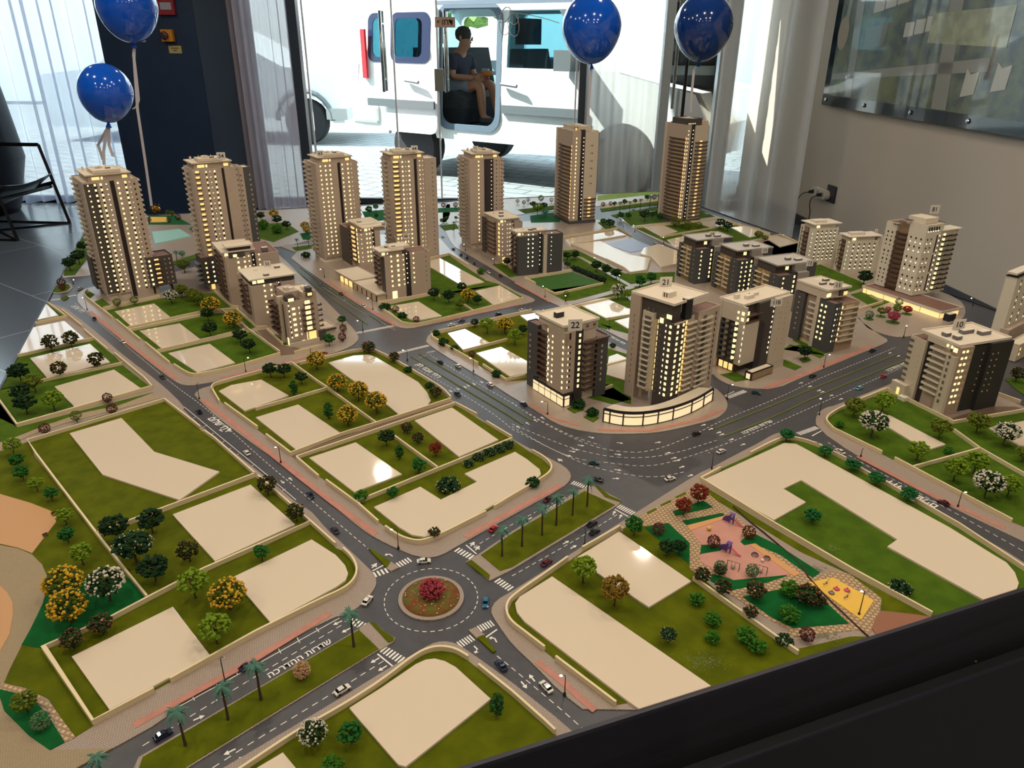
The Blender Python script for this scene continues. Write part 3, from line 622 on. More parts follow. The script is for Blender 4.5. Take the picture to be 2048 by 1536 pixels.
def arrow(px, py, tx, ty, turn=0, L=.0145):
    a = g2(px, py); u = (g2(tx, ty) - a).normalized(); v = Vector((-u.y, u.x)); w_ = .0011; o = road.location
    def p(x, y): q = a + u * x * L + v * y * L; return (q.x - o.x, q.y - o.y)
    b = MB().prism([p(-.5, -.07), p(.1, -.07), p(.1, .07), p(-.5, .07)], 0, .0003)
    if turn == 0: b.prism([p(.08, -.25), p(.5, 0), p(.08, .25)], 0, .0003)
    elif turn == 2: b.prism([p(.08, -.25), p(.5, 0), p(.08, .25)], 0, .0003).prism([p(-.15, -.35), p(0, -.35), p(0, .35), p(-.15, .35)], 0, .00031)
    else: b.prism([p(.1, -.07), p(.35, .25 * turn), p(.2, .33 * turn), p(-.02, 0)], 0, .0003).prism([p(.45, .12 * turn), p(.36, .52 * turn), p(.06, .42 * turn)], 0, .0003)
    b.build('road_arrow', whiteM, road)
def rtext(s, a, b, flip=False):
    A, B = g2(*a), g2(*b)
    if flip: A, B = B, A
    me = textmesh(s, 1, whiteM, 'lettering'); xs = [v.co.x for v in me.vertices]; k = (B - A).length / (max(xs) - min(xs))
    o = link('road_lettering', me, road); c = (A + B) / 2; o.location = (c.x - road.location.x, c.y - road.location.y, .0005); o.rotation_euler = (0, 0, math.atan2(B.y - A.y, B.x - A.x)); o.scale = (k, k, 1)
S2 = [(150, 606), (215, 660), (344, 768), (394, 803), (427, 830), (524, 918), (607, 988), (737, 1098)]
dashes(S2)
for pl_ in ([(285, 1492), (512, 1352), (687, 1248)], [(425, 1536), (505, 1484), (662, 1389), (767, 1322)], [(380, 1570), (425, 1536)], [(947, 1095), (1024, 1048), (1159, 980)],
            [(1024, 1152), (1164, 1073), (1236, 1028)], [(994, 1312), (1024, 1336), (1146, 1439), (1200, 1490)],
            [(1024, 805), (1074, 840), (1174, 890), (1236, 904), (1299, 905), (1384, 872), (1440, 842), (1557, 796), (1635, 758), (1733, 719), (1790, 695)],
            [(1024, 848), (1100, 880), (1160, 902), (1240, 917), (1330, 913), (1436, 880)], [(1024, 853), (1131, 915), (1211, 925), (1299, 935), (1374, 915), (1474, 880), (1557, 844), (1674, 792), (1772, 749), (1825, 726)],
            [(1024, 858), (1154, 923), (1199, 938), (1274, 953), (1324, 954), (1372, 943)],
            [(860, 710), (938, 757), (1016, 801), (1074, 838), (1144, 873), (1200, 890)], [(835, 738), (909, 779), (987, 827), (1024, 858)], [(1656, 885), (1721, 925), (1850, 992), (2048, 1103)],
            [(795, 650), (740, 617), (660, 560), (600, 525)], [(790, 660), (700, 610), (640, 570)], [(860, 664), (940, 645), (1050, 622)], [(500, 760), (600, 738), (690, 712)], [(410, 785), (500, 765)],
            [(905, 480), (960, 520), (1060, 578), (1110, 606)], [(1110, 606), (1180, 645), (1250, 688)], [(1240, 452), (1300, 482), (1355, 510)], [(1410, 422), (1500, 450), (1600, 484)]):
    dashes(pl_)
dashes([(838, 716), (870, 702)], .003, .003, .001, 0); dashes([(800, 652), (720, 667)], .003, .003, .001, 0)
for s_ in ([(369, 814), (440, 873), (532, 948), (592, 1000)], [(338, 1424), (512, 1330), (679, 1236)], [(1704, 925), (1786, 968), (1870, 1005)], [(1876, 1023), (1918, 1046)], [(1635, 826), (1700, 800), (1800, 762)]):
    ribbon(road, s_, .0011, 0, .0003, whiteM, 'parking_line', 1)
for a, b in (((512, 1319), (518, 1330)), ((556, 1296), (562, 1307)), ((594, 1275), (600, 1286)), ((632, 1256), (638, 1264)), ((470, 1340), (476, 1350)), ((430, 1363), (436, 1374)), ((383, 1389), (389, 1401)),
             ((384, 838), (392, 833)), ((405, 855), (415, 850)), ((419, 873), (427, 866)), ((440, 888), (449, 882)), ((453, 902), (462, 896)), ((467, 914), (477, 908)), ((498, 937), (507, 930)), ((562, 983), (571, 978))):
    ribbon(road, [a, b], .001, 0, .0003, whiteM, 'parking_line')
rc = Vector((-.1247, .930)); RR = .0515                           # roundabout centre and radius
o = road.location; b = MB()
for k in range(38):
    a0_, a1_ = 2 * PI * k / 38, 2 * PI * (k + .55) / 38; r0, r1 = .0726, .0738
    b.prism([(rc.x - o.x + r * math.cos(a), rc.y - o.y + r * math.sin(a)) for r, a in ((r0, a0_), (r1, a0_), (r1, a1_), (r0, a1_))], 0, .0003)
b.build('lane_marking', whiteM, road)
for z_ in (((748, 1150), (782, 1138), 5), ((790, 1133), (820, 1119), 6), ((695, 1238), (728, 1253), 6), ((766, 1298), (804, 1321), 7), ((918, 1290), (945, 1275), 6), ((958, 1258), (985, 1246), 6), ((913, 1099), (944, 1115), 6),
           ((994, 1160), (1022, 1178), 6), ((1145, 965), (1177, 976), 8), ((1237, 1012), (1267, 1027), 8), ((795, 706), (857, 691), 22), ((712, 666), (790, 651), 24), ((1456, 795), (1490, 782), 10), ((1597, 868), (1634, 855), 11), ((103, 600), (121, 598), 7), ((137, 593), (152, 590), 7)): zebra(*z_)
for a, b in (((745, 1142), (768, 1130)), ((755, 1308), (786, 1333)), ((970, 1276), (994, 1259)), ((932, 1090), (953, 1108)), ((1229, 1018), (1256, 1033)), ((1449, 792), (1468, 783)), ((1624, 872), (1644, 861)), ((853, 705), (870, 702))): stopline(a, b)
for a in ((675, 1246, 660, 1253), (692, 1261, 677, 1269), (750, 1321, 735, 1330), (765, 1337, 750, 1346), (398, 1436, 412, 1430), (459, 1504, 447, 1510), (478, 1520, 490, 1513), (1048, 1370, 1058, 1382), (1064, 1356, 1055, 1345),
          (1132, 1085, 1145, 1078), (1147, 1094, 1160, 1087), (1058, 1038, 1045, 1045), (1228, 1026, 1232, 1019), (1241, 1033, 1245, 1027), (1183, 875, 1195, 878), (1240, 886, 1255, 888), (1236, 909, 1250, 911), (1236, 940, 1250, 942),
          (1232, 957, 1246, 957), (1162, 891, 1174, 893), (1151, 899, 1163, 901), (1145, 903, 1157, 905), (1136, 911, 1148, 913), (1316, 885, 1328, 883), (1336, 906, 1350, 903), (1348, 916, 1360, 913), (1355, 921, 1367, 918), (1364, 934, 1376, 930),
          (1381, 951, 1392, 947), (1407, 850, 1420, 846), (1422, 858, 1434, 854), (1438, 865, 1450, 861), (1444, 869, 1456, 865), (1463, 879, 1475, 875), (1486, 889, 1498, 885), (1602, 766, 1613, 763), (1620, 773, 1632, 769), (1638, 781, 1650, 777), (1645, 784, 1657, 780), (1663, 791, 1675, 787), (1682, 798, 1694, 794),
          (1085, 836, 1074, 829), (1071, 841, 1060, 834), (1055, 847, 1044, 840), (1036, 854, 1025, 847), (930, 774, 940, 780), (936, 771, 946, 777), (948, 768, 958, 774), (963, 764, 973, 770), (916, 778, 926, 784), (901, 782, 911, 788),
          (581, 958, 571, 950), (565, 964, 577, 973), (442, 861, 430, 851), (458, 861, 446, 852), (1812, 967, 1802, 962), (1780, 706, 1790, 701), (1797, 712, 1808, 707), (660, 578, 650, 572), (690, 600, 680, 594)):
    arrow(*a)
arrow(945, 1088, 952, 1080, 2); arrow(955, 1096, 962, 1088, 2); arrow(749, 1131, 756, 1124, 2); arrow(780, 1109, 770, 1102, 1); arrow(990, 1278, 985, 1268, 1); arrow(954, 1298, 962, 1306, -1); arrow(1120, 920, 1110, 915, 2)
AV = 'הכרדהה תורדש'
rtext(AV, (536, 1353), (661, 1282)); rtext(AV, (1485, 867), (1543, 842)); rtext(AV, (1774, 742), (1822, 722)); rtext(AV, (1089, 1025), (1162, 984))
rtext('םולש ׳חר', (421, 836), (458, 862)); rtext('ןח ינבא ׳חר', (836, 728), (879, 755)); rtext('םילשורי ׳חר', (1779, 963), (1873, 1014), True); rtext('םולש ׳חר', (146, 612), (166, 624)); rtext('םיארה ׳חר', (1221, 673), (1249, 688))
green_strip = mat('strip_green', '5c6a24', .9)
def strips(cat, pts): return ribbon(cat, pts, .0028, 0, .0016, green_strip, 'green_strip', 1)
tm_ = thing('planted_tramway', 'pair of thin green planted strips running down the middle of the avenues', 'planted strips', (0.4, 1.7, TZ), kind='thing')
for s_ in ([(838, 708), (860, 721), (957, 778), (1064, 843)], [(822, 714), (860, 737), (928, 778), (1016, 830), (1046, 850)], [(1430, 858), (1500, 830), (1625, 778), (1797, 708)], [(1446, 874), (1540, 838), (1635, 792), (1817, 718)], [(600, 535), (660, 580), (762, 646)], [(590, 540), (640, 580), (735, 650)]):
    strips(tm_, s_)
# ================================================================== city blocks
A = block('city_block', 'wide block of seven walled plots and a park, west of the long diagonal street', [(60, 600), (99, 607), (125, 614), (140, 622), (200, 671), (250, 714), (322, 768), (370, 814), (366, 822), (440, 884), (512, 940), (560, 978), (590, 1005), (620, 1022), (632, 1034), (650, 1056), (687, 1090), (742, 1142),
    (752, 1155), (753, 1172), (742, 1189), (722, 1212), (691, 1232), (665, 1236), (512, 1317), (338, 1420), (331, 1440), (225, 1499), (157, 1536), (60, 1590), (-400, 1700), (-500, 1000)])
lawn(A, [(-50, 640), (96, 608), (131, 635), (20, 665)], grassG)
lawn(A, [(-80, 740), (189, 682), (228, 712), (246, 732), (92, 764), (-100, 800)], grassG); lawn(A, [(-60, 790), (92, 764), (246, 732), (303, 777), (36, 855), (-60, 810)], grassG)
lawn(A, [(-80, 800), (0, 806), (36, 856), (307, 786), (237, 812), (100, 848), (37, 873), (0, 886), (-80, 910)], grassG)
lawn(A, [(75, 874), (200, 834), (325, 800), (330, 804), (57, 887)], grassG)
lawn(A, [(57, 887), (330, 804), (402, 862), (430, 882), (512, 954), (195, 1074), (120, 975)]); lawn(A, [(195, 1076), (512, 956), (620, 1049), (539, 1088), (410, 1145), (296, 1201)])
lawn(A, [(90, 1302), (310, 1197), (410, 1145), (539, 1088), (621, 1051), (672, 1098), (687, 1104), (710, 1127), (717, 1145), (712, 1162), (692, 1182), (637, 1207), (512, 1271), (189, 1450)])
lawn(A, [(-200, 900), (0, 905), (60, 884), (70, 915), (120, 975), (200, 1080), (256, 1152), (296, 1201), (90, 1302), (189, 1453), (150, 1477), (97, 1400), (50, 1377), (8, 1368), (20, 1342), (62, 1260), (96, 1172), (93, 1152), (85, 1130), (62, 1110), (-100, 1090), (-200, 1000)])
def patch(par, pts, M, nm, z): return poly(par, pts, .0005, z, M, nm)
patch(A, [(-200, 1080), (0, 1092), (37, 1099), (65, 1111), (85, 1132), (94, 1152), (96, 1172), (86, 1210), (62, 1260), (42, 1297), (20, 1342), (8, 1370), (0, 1400), (10, 1425), (60, 1475), (100, 1503), (225, 1499), (60, 1590), (-300, 1600)], sandM, 'sandy_plaza', .0024)
patch(A, [(-150, 985), (0, 990), (62, 1008), (100, 1023), (113, 1031), (113, 1046), (88, 1079), (65, 1109), (37, 1098), (0, 1090), (-150, 1080)], woodM, 'timber_deck', .0028)
patch(A, [(-40, 1165), (0, 1173), (15, 1187), (26, 1207), (27, 1232), (20, 1272), (0, 1307), (-40, 1330)], woodM, 'round_deck', .003)
patch(A, [(88, 1300), (44, 1292), (62, 1260), (86, 1210), (96, 1175), (140, 1168), (262, 1158), (295, 1201), (222, 1244)], emer, 'emerald_lawn', .0025)
patch(A, [(8, 1368), (52, 1380), (75, 1390), (105, 1415), (152, 1477), (130, 1487), (97, 1420), (70, 1405), (30, 1390), (0, 1382)], cobM, 'cobbled_path', .0025); patch(A, [(-4, 1380), (30, 1388), (72, 1406), (95, 1430), (130, 1487), (100, 1503), (60, 1475), (10, 1425)], emer, 'emerald_lawn', .0028)
patch(A, [(-60, 905), (0, 888), (37, 875), (100, 850), (162, 828), (237, 813), (307, 788), (322, 798), (200, 830), (125, 850), (60, 873), (0, 905), (-60, 930)], pathM, 'curved_path', .0026)
for w_ in ([(60, 653), (136, 636)], [(30, 717), (189, 681)], [(60, 772), (92, 764), (246, 731)], [(-20, 780), (0, 805), (36, 855), (305, 778)], [(96, 609), (131, 635)], [(125, 624), (165, 656)], [(170, 664), (217, 704)], [(230, 711), (290, 761), (305, 778)],
           [(330, 804), (57, 887), (75, 915), (120, 975), (200, 1080), (256, 1152), (296, 1201)], [(330, 804), (402, 860)], [(410, 868), (430, 882), (512, 955)], [(195, 1074), (512, 954)], [(517, 958), (622, 1050), (539, 1088), (410, 1145), (310, 1197), (222, 1244), (90, 1302), (189, 1451), (310, 1386)],
           [(342, 1367), (512, 1272)], [(622, 1050), (672, 1095)]): lowwall(A, w_)
lowwall(A, [(687, 1104), (706, 1122), (716, 1145), (710, 1166), (692, 1184), (637, 1209), (512, 1272)], 2)
ribbon(A, [(268, 1453), (512, 1319), (660, 1228)], .011, .001, .0021, redM, 'cycle_path'); ribbon(A, [(120, 1552), (194, 1501)], .011, .001, .0021, redM, 'cycle_path')
slab([(95, 612), (118, 634), (70, 644), (-20, 660), (0, 600)], 'narrow white slab by the far corner of the table edge, cut off by the rim'); slab([(130, 645), (170, 681), (50, 710), (-60, 730), (20, 668)], 'white slab with striped curtain reflections, second along the west rim')
slab([(61, 720), (181, 691), (221, 728), (96, 760)], 'white slab among three bronze round trees near the west rim'); slab([(110, 777), (229, 743), (282, 780), (150, 818)], 'white slab beside the curved tan path')
slab([(140, 871), (244, 840), (310, 908), (440, 948), (360, 1005), (206, 954)], 'large kinked white slab on its own wide lawn'); slab([(346, 1034), (502, 974), (591, 1054), (431, 1128)], 'white slab with a golden reflection at its far corner')
slab([(464, 1161), (624, 1084), (672, 1115), (691, 1136), (697, 1152), (692, 1166), (672, 1180), (542, 1251)], 'white slab with a rounded end next to the roundabout'); slab([(145, 1319), (347, 1219), (422, 1317), (221, 1426)], 'white rectangular slab by the avenue, beside the two red bushes')
# block B
B = block('city_block', 'central walled block of six plots split by a brown alley, between two diagonal streets', [(389, 790), (398, 779), (430, 770), (512, 757), (600, 733), (652, 719), (700, 707), (735, 702), (755, 704), (790, 720), (840, 755), (882, 785), (905, 802), (1024, 880), (1099, 918), (1130, 934), (1143, 950), (1139, 964), (1124, 977),
    (1024, 1032), (912, 1095), (887, 1110), (862, 1117), (832, 1114), (797, 1100), (752, 1078), (724, 1060), (667, 1013), (612, 968), (562, 928), (512, 893), (437, 838), (400, 803)])
lawn(B, [(425, 786), (430, 773), (584, 731), (652, 719), (702, 707), (737, 704), (757, 708), (802, 731), (852, 761), (900, 800), (752, 851), (583, 912), (512, 858), (450, 812)])
lawn(B, [(595, 921), (912, 812), (973, 849), (1024, 881), (1064, 908), (1084, 920), (1101, 936), (1100, 948), (1084, 962), (1024, 998), (874, 1079), (844, 1087), (827, 1087), (799, 1078), (714, 1011)])
patch(B, [(583, 914), (752, 853), (902, 805), (911, 811), (700, 884), (595, 921)], rustM, 'alley', .0026)
for w_ in ([(425, 783), (440, 808)], [(450, 812), (516, 860)], [(533, 875), (583, 913)], [(594, 921), (638, 959)], [(653, 967), (718, 1015), (757, 1050)], [(512, 823), (657, 781)], [(583, 912), (684, 873), (752, 852), (902, 803)], [(594, 920), (912, 811)], [(714, 1010), (877, 943), (1024, 883)],
           [(584, 730), (636, 768), (656, 781), (752, 851)], [(789, 878), (877, 943)], [(912, 812), (954, 834)], [(973, 849), (1024, 880)], [(988, 1020), (1024, 998)]): lowwall(B, w_)
lowwall(B, [(425, 785), (424, 778), (432, 771), (584, 730)], 1); lowwall(B, [(600, 731), (652, 719), (702, 706), (737, 703), (757, 707), (802, 731), (852, 761), (887, 783), (902, 800)], 1)
lowwall(B, [(1064, 907), (1088, 920), (1104, 936), (1101, 950), (1084, 963), (1024, 998)], 2); lowwall(B, [(771, 1060), (799, 1080), (827, 1089), (846, 1089), (874, 1080), (972, 1030)], 2)
ribbon(B, [(407, 801), (512, 884), (600, 955), (660, 1002), (752, 1070)], .012, .001, .0021, redM, 'cycle_path'); ribbon(B, [(931, 1076), (1024, 1024), (1122, 971)], .012, .001, .0021, redM, 'cycle_path')
slab([(438, 786), (463, 774), (523, 763), (578, 795), (490, 826)], 'white slab behind the cycle path at the first corner of the central block'); slab([(512, 839), (597, 813), (684, 872), (593, 904)], 'white slab with the tall green shrub at its far end')
slab([(619, 920), (712, 889), (804, 953), (709, 989)], 'white slab with a round lamp reflection, between alley and rose plot'); slab([(829, 845), (904, 819), (997, 884), (918, 918)], 'white slab behind the small red tree')
slab([(657, 729), (707, 715), (737, 713), (752, 718), (837, 768), (854, 788), (862, 805), (854, 815), (799, 834), (772, 812)], 'white slab mirroring the blue sky, with one rounded corner')
slab([(748, 1019), (841, 978), (882, 1004), (954, 968), (929, 952), (1030, 908), (1054, 923), (1079, 943), (1082, 953), (1069, 966), (1024, 993), (917, 1055), (874, 1074), (849, 1079), (824, 1075), (799, 1060)], 'stepped white slab around the rose bushes, rounded along the street corner')
# block C
C_ = block('city_block', 'block of paired towers and three walled plots along the far diagonal street', [(155, 590), (156, 609), (200, 646), (250, 686), (300, 726), (350, 764), (368, 772), (395, 771), (512, 748), (600, 727), (672, 706), (700, 695), (716, 683), (717, 671), (700, 650), (545, 495), (530, 497), (440, 520), (345, 547), (250, 563), (190, 573), (165, 580)], paveM2)
lawn(C_, [(213, 622), (320, 598), (345, 596), (400, 588), (428, 586), (462, 616), (410, 624), (256, 659)], grassG); lawn(C_, [(262, 662), (412, 629), (449, 627), (488, 662), (318, 704)], grassG); lawn(C_, [(320, 707), (490, 667), (512, 664), (561, 709), (477, 734), (392, 753), (375, 749), (350, 733)], grassG)
lawn(C_, [(185, 606), (205, 598), (225, 614), (207, 620)], grassG); lawn(C_, [(466, 622), (479, 619), (513, 654), (500, 660)], grassG); lawn(C_, [(536, 664), (556, 672), (580, 690), (566, 692)], grassG); lawn(C_, [(168, 592), (180, 584), (190, 590), (178, 600)], grassG)
patch(C_, [(514, 662), (534, 660), (566, 692), (600, 698), (589, 709), (562, 712)], rustM, 'driveway', .0026); patch(C_, [(340, 592), (350, 560), (410, 560), (440, 590), (430, 584), (345, 595)], rustM, 'driveway', .0026)
for w_ in ([(175, 599), (226, 639)], [(234, 644), (282, 684)], [(292, 690), (340, 730)], [(207, 620), (320, 595)], [(256, 660), (410, 626), (475, 621)], [(258, 665), (420, 630)], [(316, 706), (465, 670), (490, 664)], [(429, 585), (464, 616), (479, 618)], [(444, 624), (560, 708)], [(474, 622), (514, 658), (535, 658)], [(534, 662), (566, 692)], [(477, 736), (561, 711)], [(589, 709), (649, 694)]): lowwall(C_, w_)
lowwall(C_, [(349, 734), (375, 751), (392, 755), (437, 746), (477, 736)], 1); lowwall(C_, [(175, 599), (168, 590), (176, 583)], 1)
ribbon(C_, [(180, 624), (262, 692), (355, 760)], .011, .001, .0021, redM, 'cycle_path'); ribbon(C_, [(440, 757), (512, 741), (630, 712)], .010, .001, .0021, redM, 'cycle_path')
slab([(230, 626), (309, 610), (342, 638), (262, 655)], 'white slab dotted with reflections of tower windows'); slab([(280, 665), (360, 650), (404, 684), (325, 701)], 'middle white slab of three beside the far diagonal street'); slab([(337, 710), (420, 691), (471, 729), (396, 749)], 'white slab at the rounded street corner of the tower block')
# block D
D_ = block('city_block', 'block with a long shop podium and two tall towers, across the wide street', [(582, 517), (624, 549), (762, 639), (797, 656), (819, 658), (845, 653), (1024, 614), (1062, 606), (1072, 601), (1060, 594), (1024, 580), (962, 540), (907, 508), (885, 482), (870, 470), (760, 468), (640, 482), (596, 502)], paveM2)
lawn(D_, [(770, 612), (862, 592), (940, 578), (1000, 570), (1046, 596), (947, 624), (845, 650), (805, 647)], grassG); lawn(D_, [(861, 522), (898, 512), (972, 562), (1000, 570), (925, 585), (880, 590), (861, 576)], grassG)
for w_ in ([(756, 609), (862, 591)], [(861, 519), (899, 511), (937, 533)], [(837, 652), (887, 641), (947, 626), (922, 609)], [(862, 585), (880, 596)], [(762, 619), (804, 649), (820, 652), (837, 652)], [(947, 626), (1046, 600)]): lowwall(D_, w_)
ribbon(D_, [(655, 562), (700, 595), (790, 651)], .011, .001, .0021, redM, 'cycle_path'); ribbon(D_, [(830, 652), (930, 633), (1040, 609)], .008, .001, .0021, redM, 'cycle_path')
slab([(861, 524), (880, 519), (969, 567), (925, 575), (861, 537)], 'white slab brightly mirroring the window, between the two tower streets'); slab([(950, 585), (1000, 574), (1040, 598), (987, 613)], 'small white slab on the corner plot among yellow trees'); slab([(777, 616), (837, 606), (884, 635), (837, 644), (819, 641)], 'small white slab beside the maroon round shrubs and the shop podium')
# block E
E_b = block('city_block', 'block with the curved lit shopfront and two numbered towers at the great junction', [(852, 684), (856, 672), (867, 664), (894, 660), (1024, 634), (1064, 622), (1082, 620), (1199, 676), (1251, 702), (1430, 776), (1446, 791), (1455, 805), (1454, 820), (1440, 834), (1424, 841), (1349, 860), (1306, 867), (1249, 869), (1199, 868), (1149, 860), (1111, 848), (1074, 823), (1024, 795), (977, 764), (912, 726), (862, 694)], paveM2)
lawn(E_b, [(866, 671), (894, 665), (1064, 626), (1085, 626), (1190, 680), (1190, 740), (1050, 762), (1010, 764), (956, 731)]); lawn(E_b, [(1190, 690), (1262, 712), (1262, 810), (1190, 790)], grassG); lawn(E_b, [(1150, 790), (1215, 770), (1262, 800), (1225, 810)], grassG)
for w_ in ([(875, 685), (912, 706), (956, 731)], [(966, 734), (1012, 764), (1050, 756)], [(927, 706), (1014, 683)], [(867, 668), (894, 663), (1064, 624)], [(1190, 742), (1262, 722)], [(1175, 795), (1224, 776)], [(1085, 625), (1190, 678)]): lowwall(E_b, w_)
lowwall(E_b, [(875, 685), (863, 677), (867, 668)], 1)
ribbon(E_b, [(1060, 810), (1112, 840), (1160, 852)], .008, .001, .0021, redM, 'cycle_path'); ribbon(E_b, [(1195, 861), (1300, 862), (1400, 840), (1446, 820)], .010, .001, .0021, redM, 'cycle_path')
slab([(895, 670), (930, 661), (982, 690), (928, 706)], 'white slab mirroring the sky behind the dark hedge bushes'); slab([(952, 710), (1002, 697), (1056, 727), (1056, 750), (1020, 757)], 'white slab next to the dark windowed tower and the maroon ball shrub'); slab([(1040, 634), (1080, 627), (1098, 645), (1066, 654)], 'small sky coloured slab just behind the roof of building 22')
slab([(1217, 717), (1234, 711), (1262, 724), (1262, 768), (1213, 753)], 'white slab glimpsed between buildings 22 and 21')
# block F
F_b = block('city_block', 'large far block with a green field, pale low buildings and a row of grey towers', [(890, 462), (905, 492), (922, 502), (1024, 561), (1090, 600), (1131, 619), (1199, 655), (1251, 682), (1330, 715), (1425, 748), (1437, 760), (1462, 772), (1498, 778), (1553, 779), (1607, 754), (1740, 700), (1773, 686), (1776, 680), (1761, 672), (1731, 650), (1700, 625), (1640, 592), (1560, 560), (1354, 520), (1290, 490), (1230, 458), (1195, 436), (1100, 440), (1000, 446)], paveM2)
lawn(F_b, [(1126, 502), (1152, 500), (1250, 548), (1350, 545), (1348, 575), (1262, 592), (1131, 603), (1090, 582), (1205, 567), (1144, 540), (1126, 525)], grassG); lawn(F_b, [(1052, 560), (1144, 545), (1206, 568), (1111, 590)], mat('field_green', '33601c', .9, bump=.3, bscale=900, noise=.15))
lawn(F_b, [(1135, 622), (1250, 592), (1300, 640), (1270, 672), (1225, 660)], grassG); lawn(F_b, [(1160, 640), (1225, 655), (1212, 660)], grassG); lawn(F_b, [(1566, 700), (1600, 690), (1650, 712), (1640, 718), (1580, 690)], grassG); lawn(F_b, [(1567, 720), (1604, 735), (1590, 742), (1566, 733)], grassG)
lawn(F_b, [(1440, 750), (1470, 765), (1500, 760), (1470, 745)], grassG); lawn(F_b, [(1590, 672), (1654, 704), (1646, 712), (1585, 682)], grassG); lawn(F_b, [(985, 530), (1005, 527), (1040, 552), (1020, 556)], grassG); lawn(F_b, [(1195, 446), (1215, 440), (1235, 456), (1215, 462)], grassG)
patch(F_b, [(1211, 490), (1262, 478), (1312, 497), (1262, 506)], bluM, 'blue_paving', .0028); patch(F_b, [(1150, 512), (1165, 516), (1262, 570), (1344, 556), (1344, 560), (1262, 576)], paveM2, 'park_path', .0026); patch(F_b, [(1131, 607), (1262, 572), (1270, 577), (1140, 612)], paveM2, 'park_path', .0027)
for w_ in ([(1049, 559), (1071, 570)], [(1089, 581), (1111, 591), (1206, 570)], [(1049, 559), (1144, 544)], [(1135, 620), (1230, 598)], [(1125, 477), (1236, 459), (1262, 473)], [(1580, 672), (1650, 706)], [(1212, 642), (1262, 634)]): lowwall(F_b, w_)
ribbon(F_b, [(1030, 566), (1100, 605)], .010, .001, .0021, redM, 'cycle_path'); ribbon(F_b, [(1530, 778), (1620, 744), (1745, 692)], .013, .001, .0021, redM, 'cycle_path')
slab([(1131, 482), (1230, 464), (1252, 473), (1141, 492)], 'long thin pale slab in front of the tall far tower', h=.008); slab([(1144, 492), (1200, 486), (1266, 517), (1240, 535), (1212, 522)], 'matte tan slab beside the blue paving', h=.009); slab([(1211, 522), (1264, 516), (1300, 522), (1294, 545), (1260, 550), (1248, 540)], 'stepped pale slab reflecting the curtain, in front of the dark green trees', h=.012)
slab([(1287, 502), (1318, 494), (1354, 508), (1352, 534), (1322, 540), (1302, 520), (1280, 514)], 'tall edged pale slab beside the first grey tower', h=.014); slab([(1156, 611), (1210, 599), (1262, 622), (1262, 632), (1212, 640)], 'white slab behind the numbered roof sign 22'); slab([(1229, 645), (1262, 637), (1268, 660), (1255, 660)], 'small bright slab peeking out beside tower 21')
hd_ = MB(); rd = random.Random(5); V0, F0 = blob(1); c0 = g2(1145, 541); c1 = g2(1208, 566)
for i in range(130):
    p = c0.lerp(c1, rd.random()); s_ = rd.uniform(.004, .008); k0 = len(hd_.v); hd_.v += [(p.x + rd.uniform(-.006, .006) + v[0] * s_ * rd.uniform(.7, 1.3) - c0.x, p.y + rd.uniform(-.006, .006) + v[1] * s_ - c0.y, .008 + rd.uniform(0, .010) + v[2] * s_) for v in V0]; hd_.f += [tuple(j + k0 for j in f) for f in F0]
o = hd_.build('hedge', mat('hedge_dark', '12301a', .9, noise=.4, nscale=90)); o.location = (c0.x, c0.y, TZ); tag(o, 'dark hedge along the far side of the small green field', 'hedge')
# block G
G_b = block('city_block', 'paved plaza block with small round tree beds under the white towers', [(1728, 649), (1735, 657), (1748, 663), (1773, 671), (1798, 676), (1836, 671), (1880, 655), (1925, 640), (1933, 620), (1918, 598), (1850, 570), (1700, 515), (1600, 478), (1540, 478), (1500, 500), (1560, 540), (1640, 575), (1700, 612)], paveM2)
lawn(G_b, [(1700, 590), (1740, 580), (1780, 605), (1745, 618), (1730, 607)], grassG); lawn(G_b, [(1590, 540), (1640, 530), (1740, 572), (1700, 585)], grassG)
for w_ in ([(1716, 622), (1765, 607), (1740, 594)], [(1640, 580), (1700, 608)]): lowwall(G_b, w_)
# block H
H_b = block('city_block', 'corner block under building 10 with walled lawns and flowering trees', [(1632, 850), (1631, 838), (1637, 826), (1653, 815), (1671, 812), (1786, 767), (1850, 738), (1900, 715), (2001, 792), (2048, 815), (2200, 885), (2400, 1250), (2048, 1085), (1911, 1020), (1786, 955), (1661, 880)])
lawn(H_b, [(1654, 850), (1652, 842), (1662, 832), (1686, 820), (1773, 784), (1906, 850), (2048, 826), (2400, 790), (2400, 1200), (2022, 1045), (1825, 942), (1763, 909), (1666, 862)], grassG); lawn(H_b, [(1786, 776), (1800, 782), (1806, 792), (1790, 785)], grassG); lawn(H_b, [(2010, 760), (2060, 752), (2060, 800), (2030, 778)], grassG)
patch(H_b, [(1880, 845), (1980, 815), (2030, 815), (2048, 820), (1910, 843)], rustM, 'driveway', .0028)
for w_ in ([(1773, 782), (1906, 849), (2048, 825)], [(1666, 863), (1763, 910)], [(1788, 922), (2022, 1047)], [(1825, 940), (1958, 903)], [(1906, 865), (1958, 903), (2100, 985)], [(2048, 950), (2100, 940)], [(1995, 792), (2040, 808)]): lowwall(H_b, w_)
lowwall(H_b, [(1666, 863), (1653, 850), (1651, 842), (1661, 832), (1686, 818), (1773, 782)], 2)
ribbon(H_b, [(1715, 914), (1850, 985), (2010, 1058)], .011, .001, .0021, redM, 'cycle_path')
slab([(1752, 844), (1777, 834), (1890, 893), (1852, 905)], 'white slab between a white flowering tree and lime trees below building 10'); slab([(1976, 860), (2060, 843), (2120, 900), (2035, 895)], 'white slab cut by the frame, behind a white flowering tree')
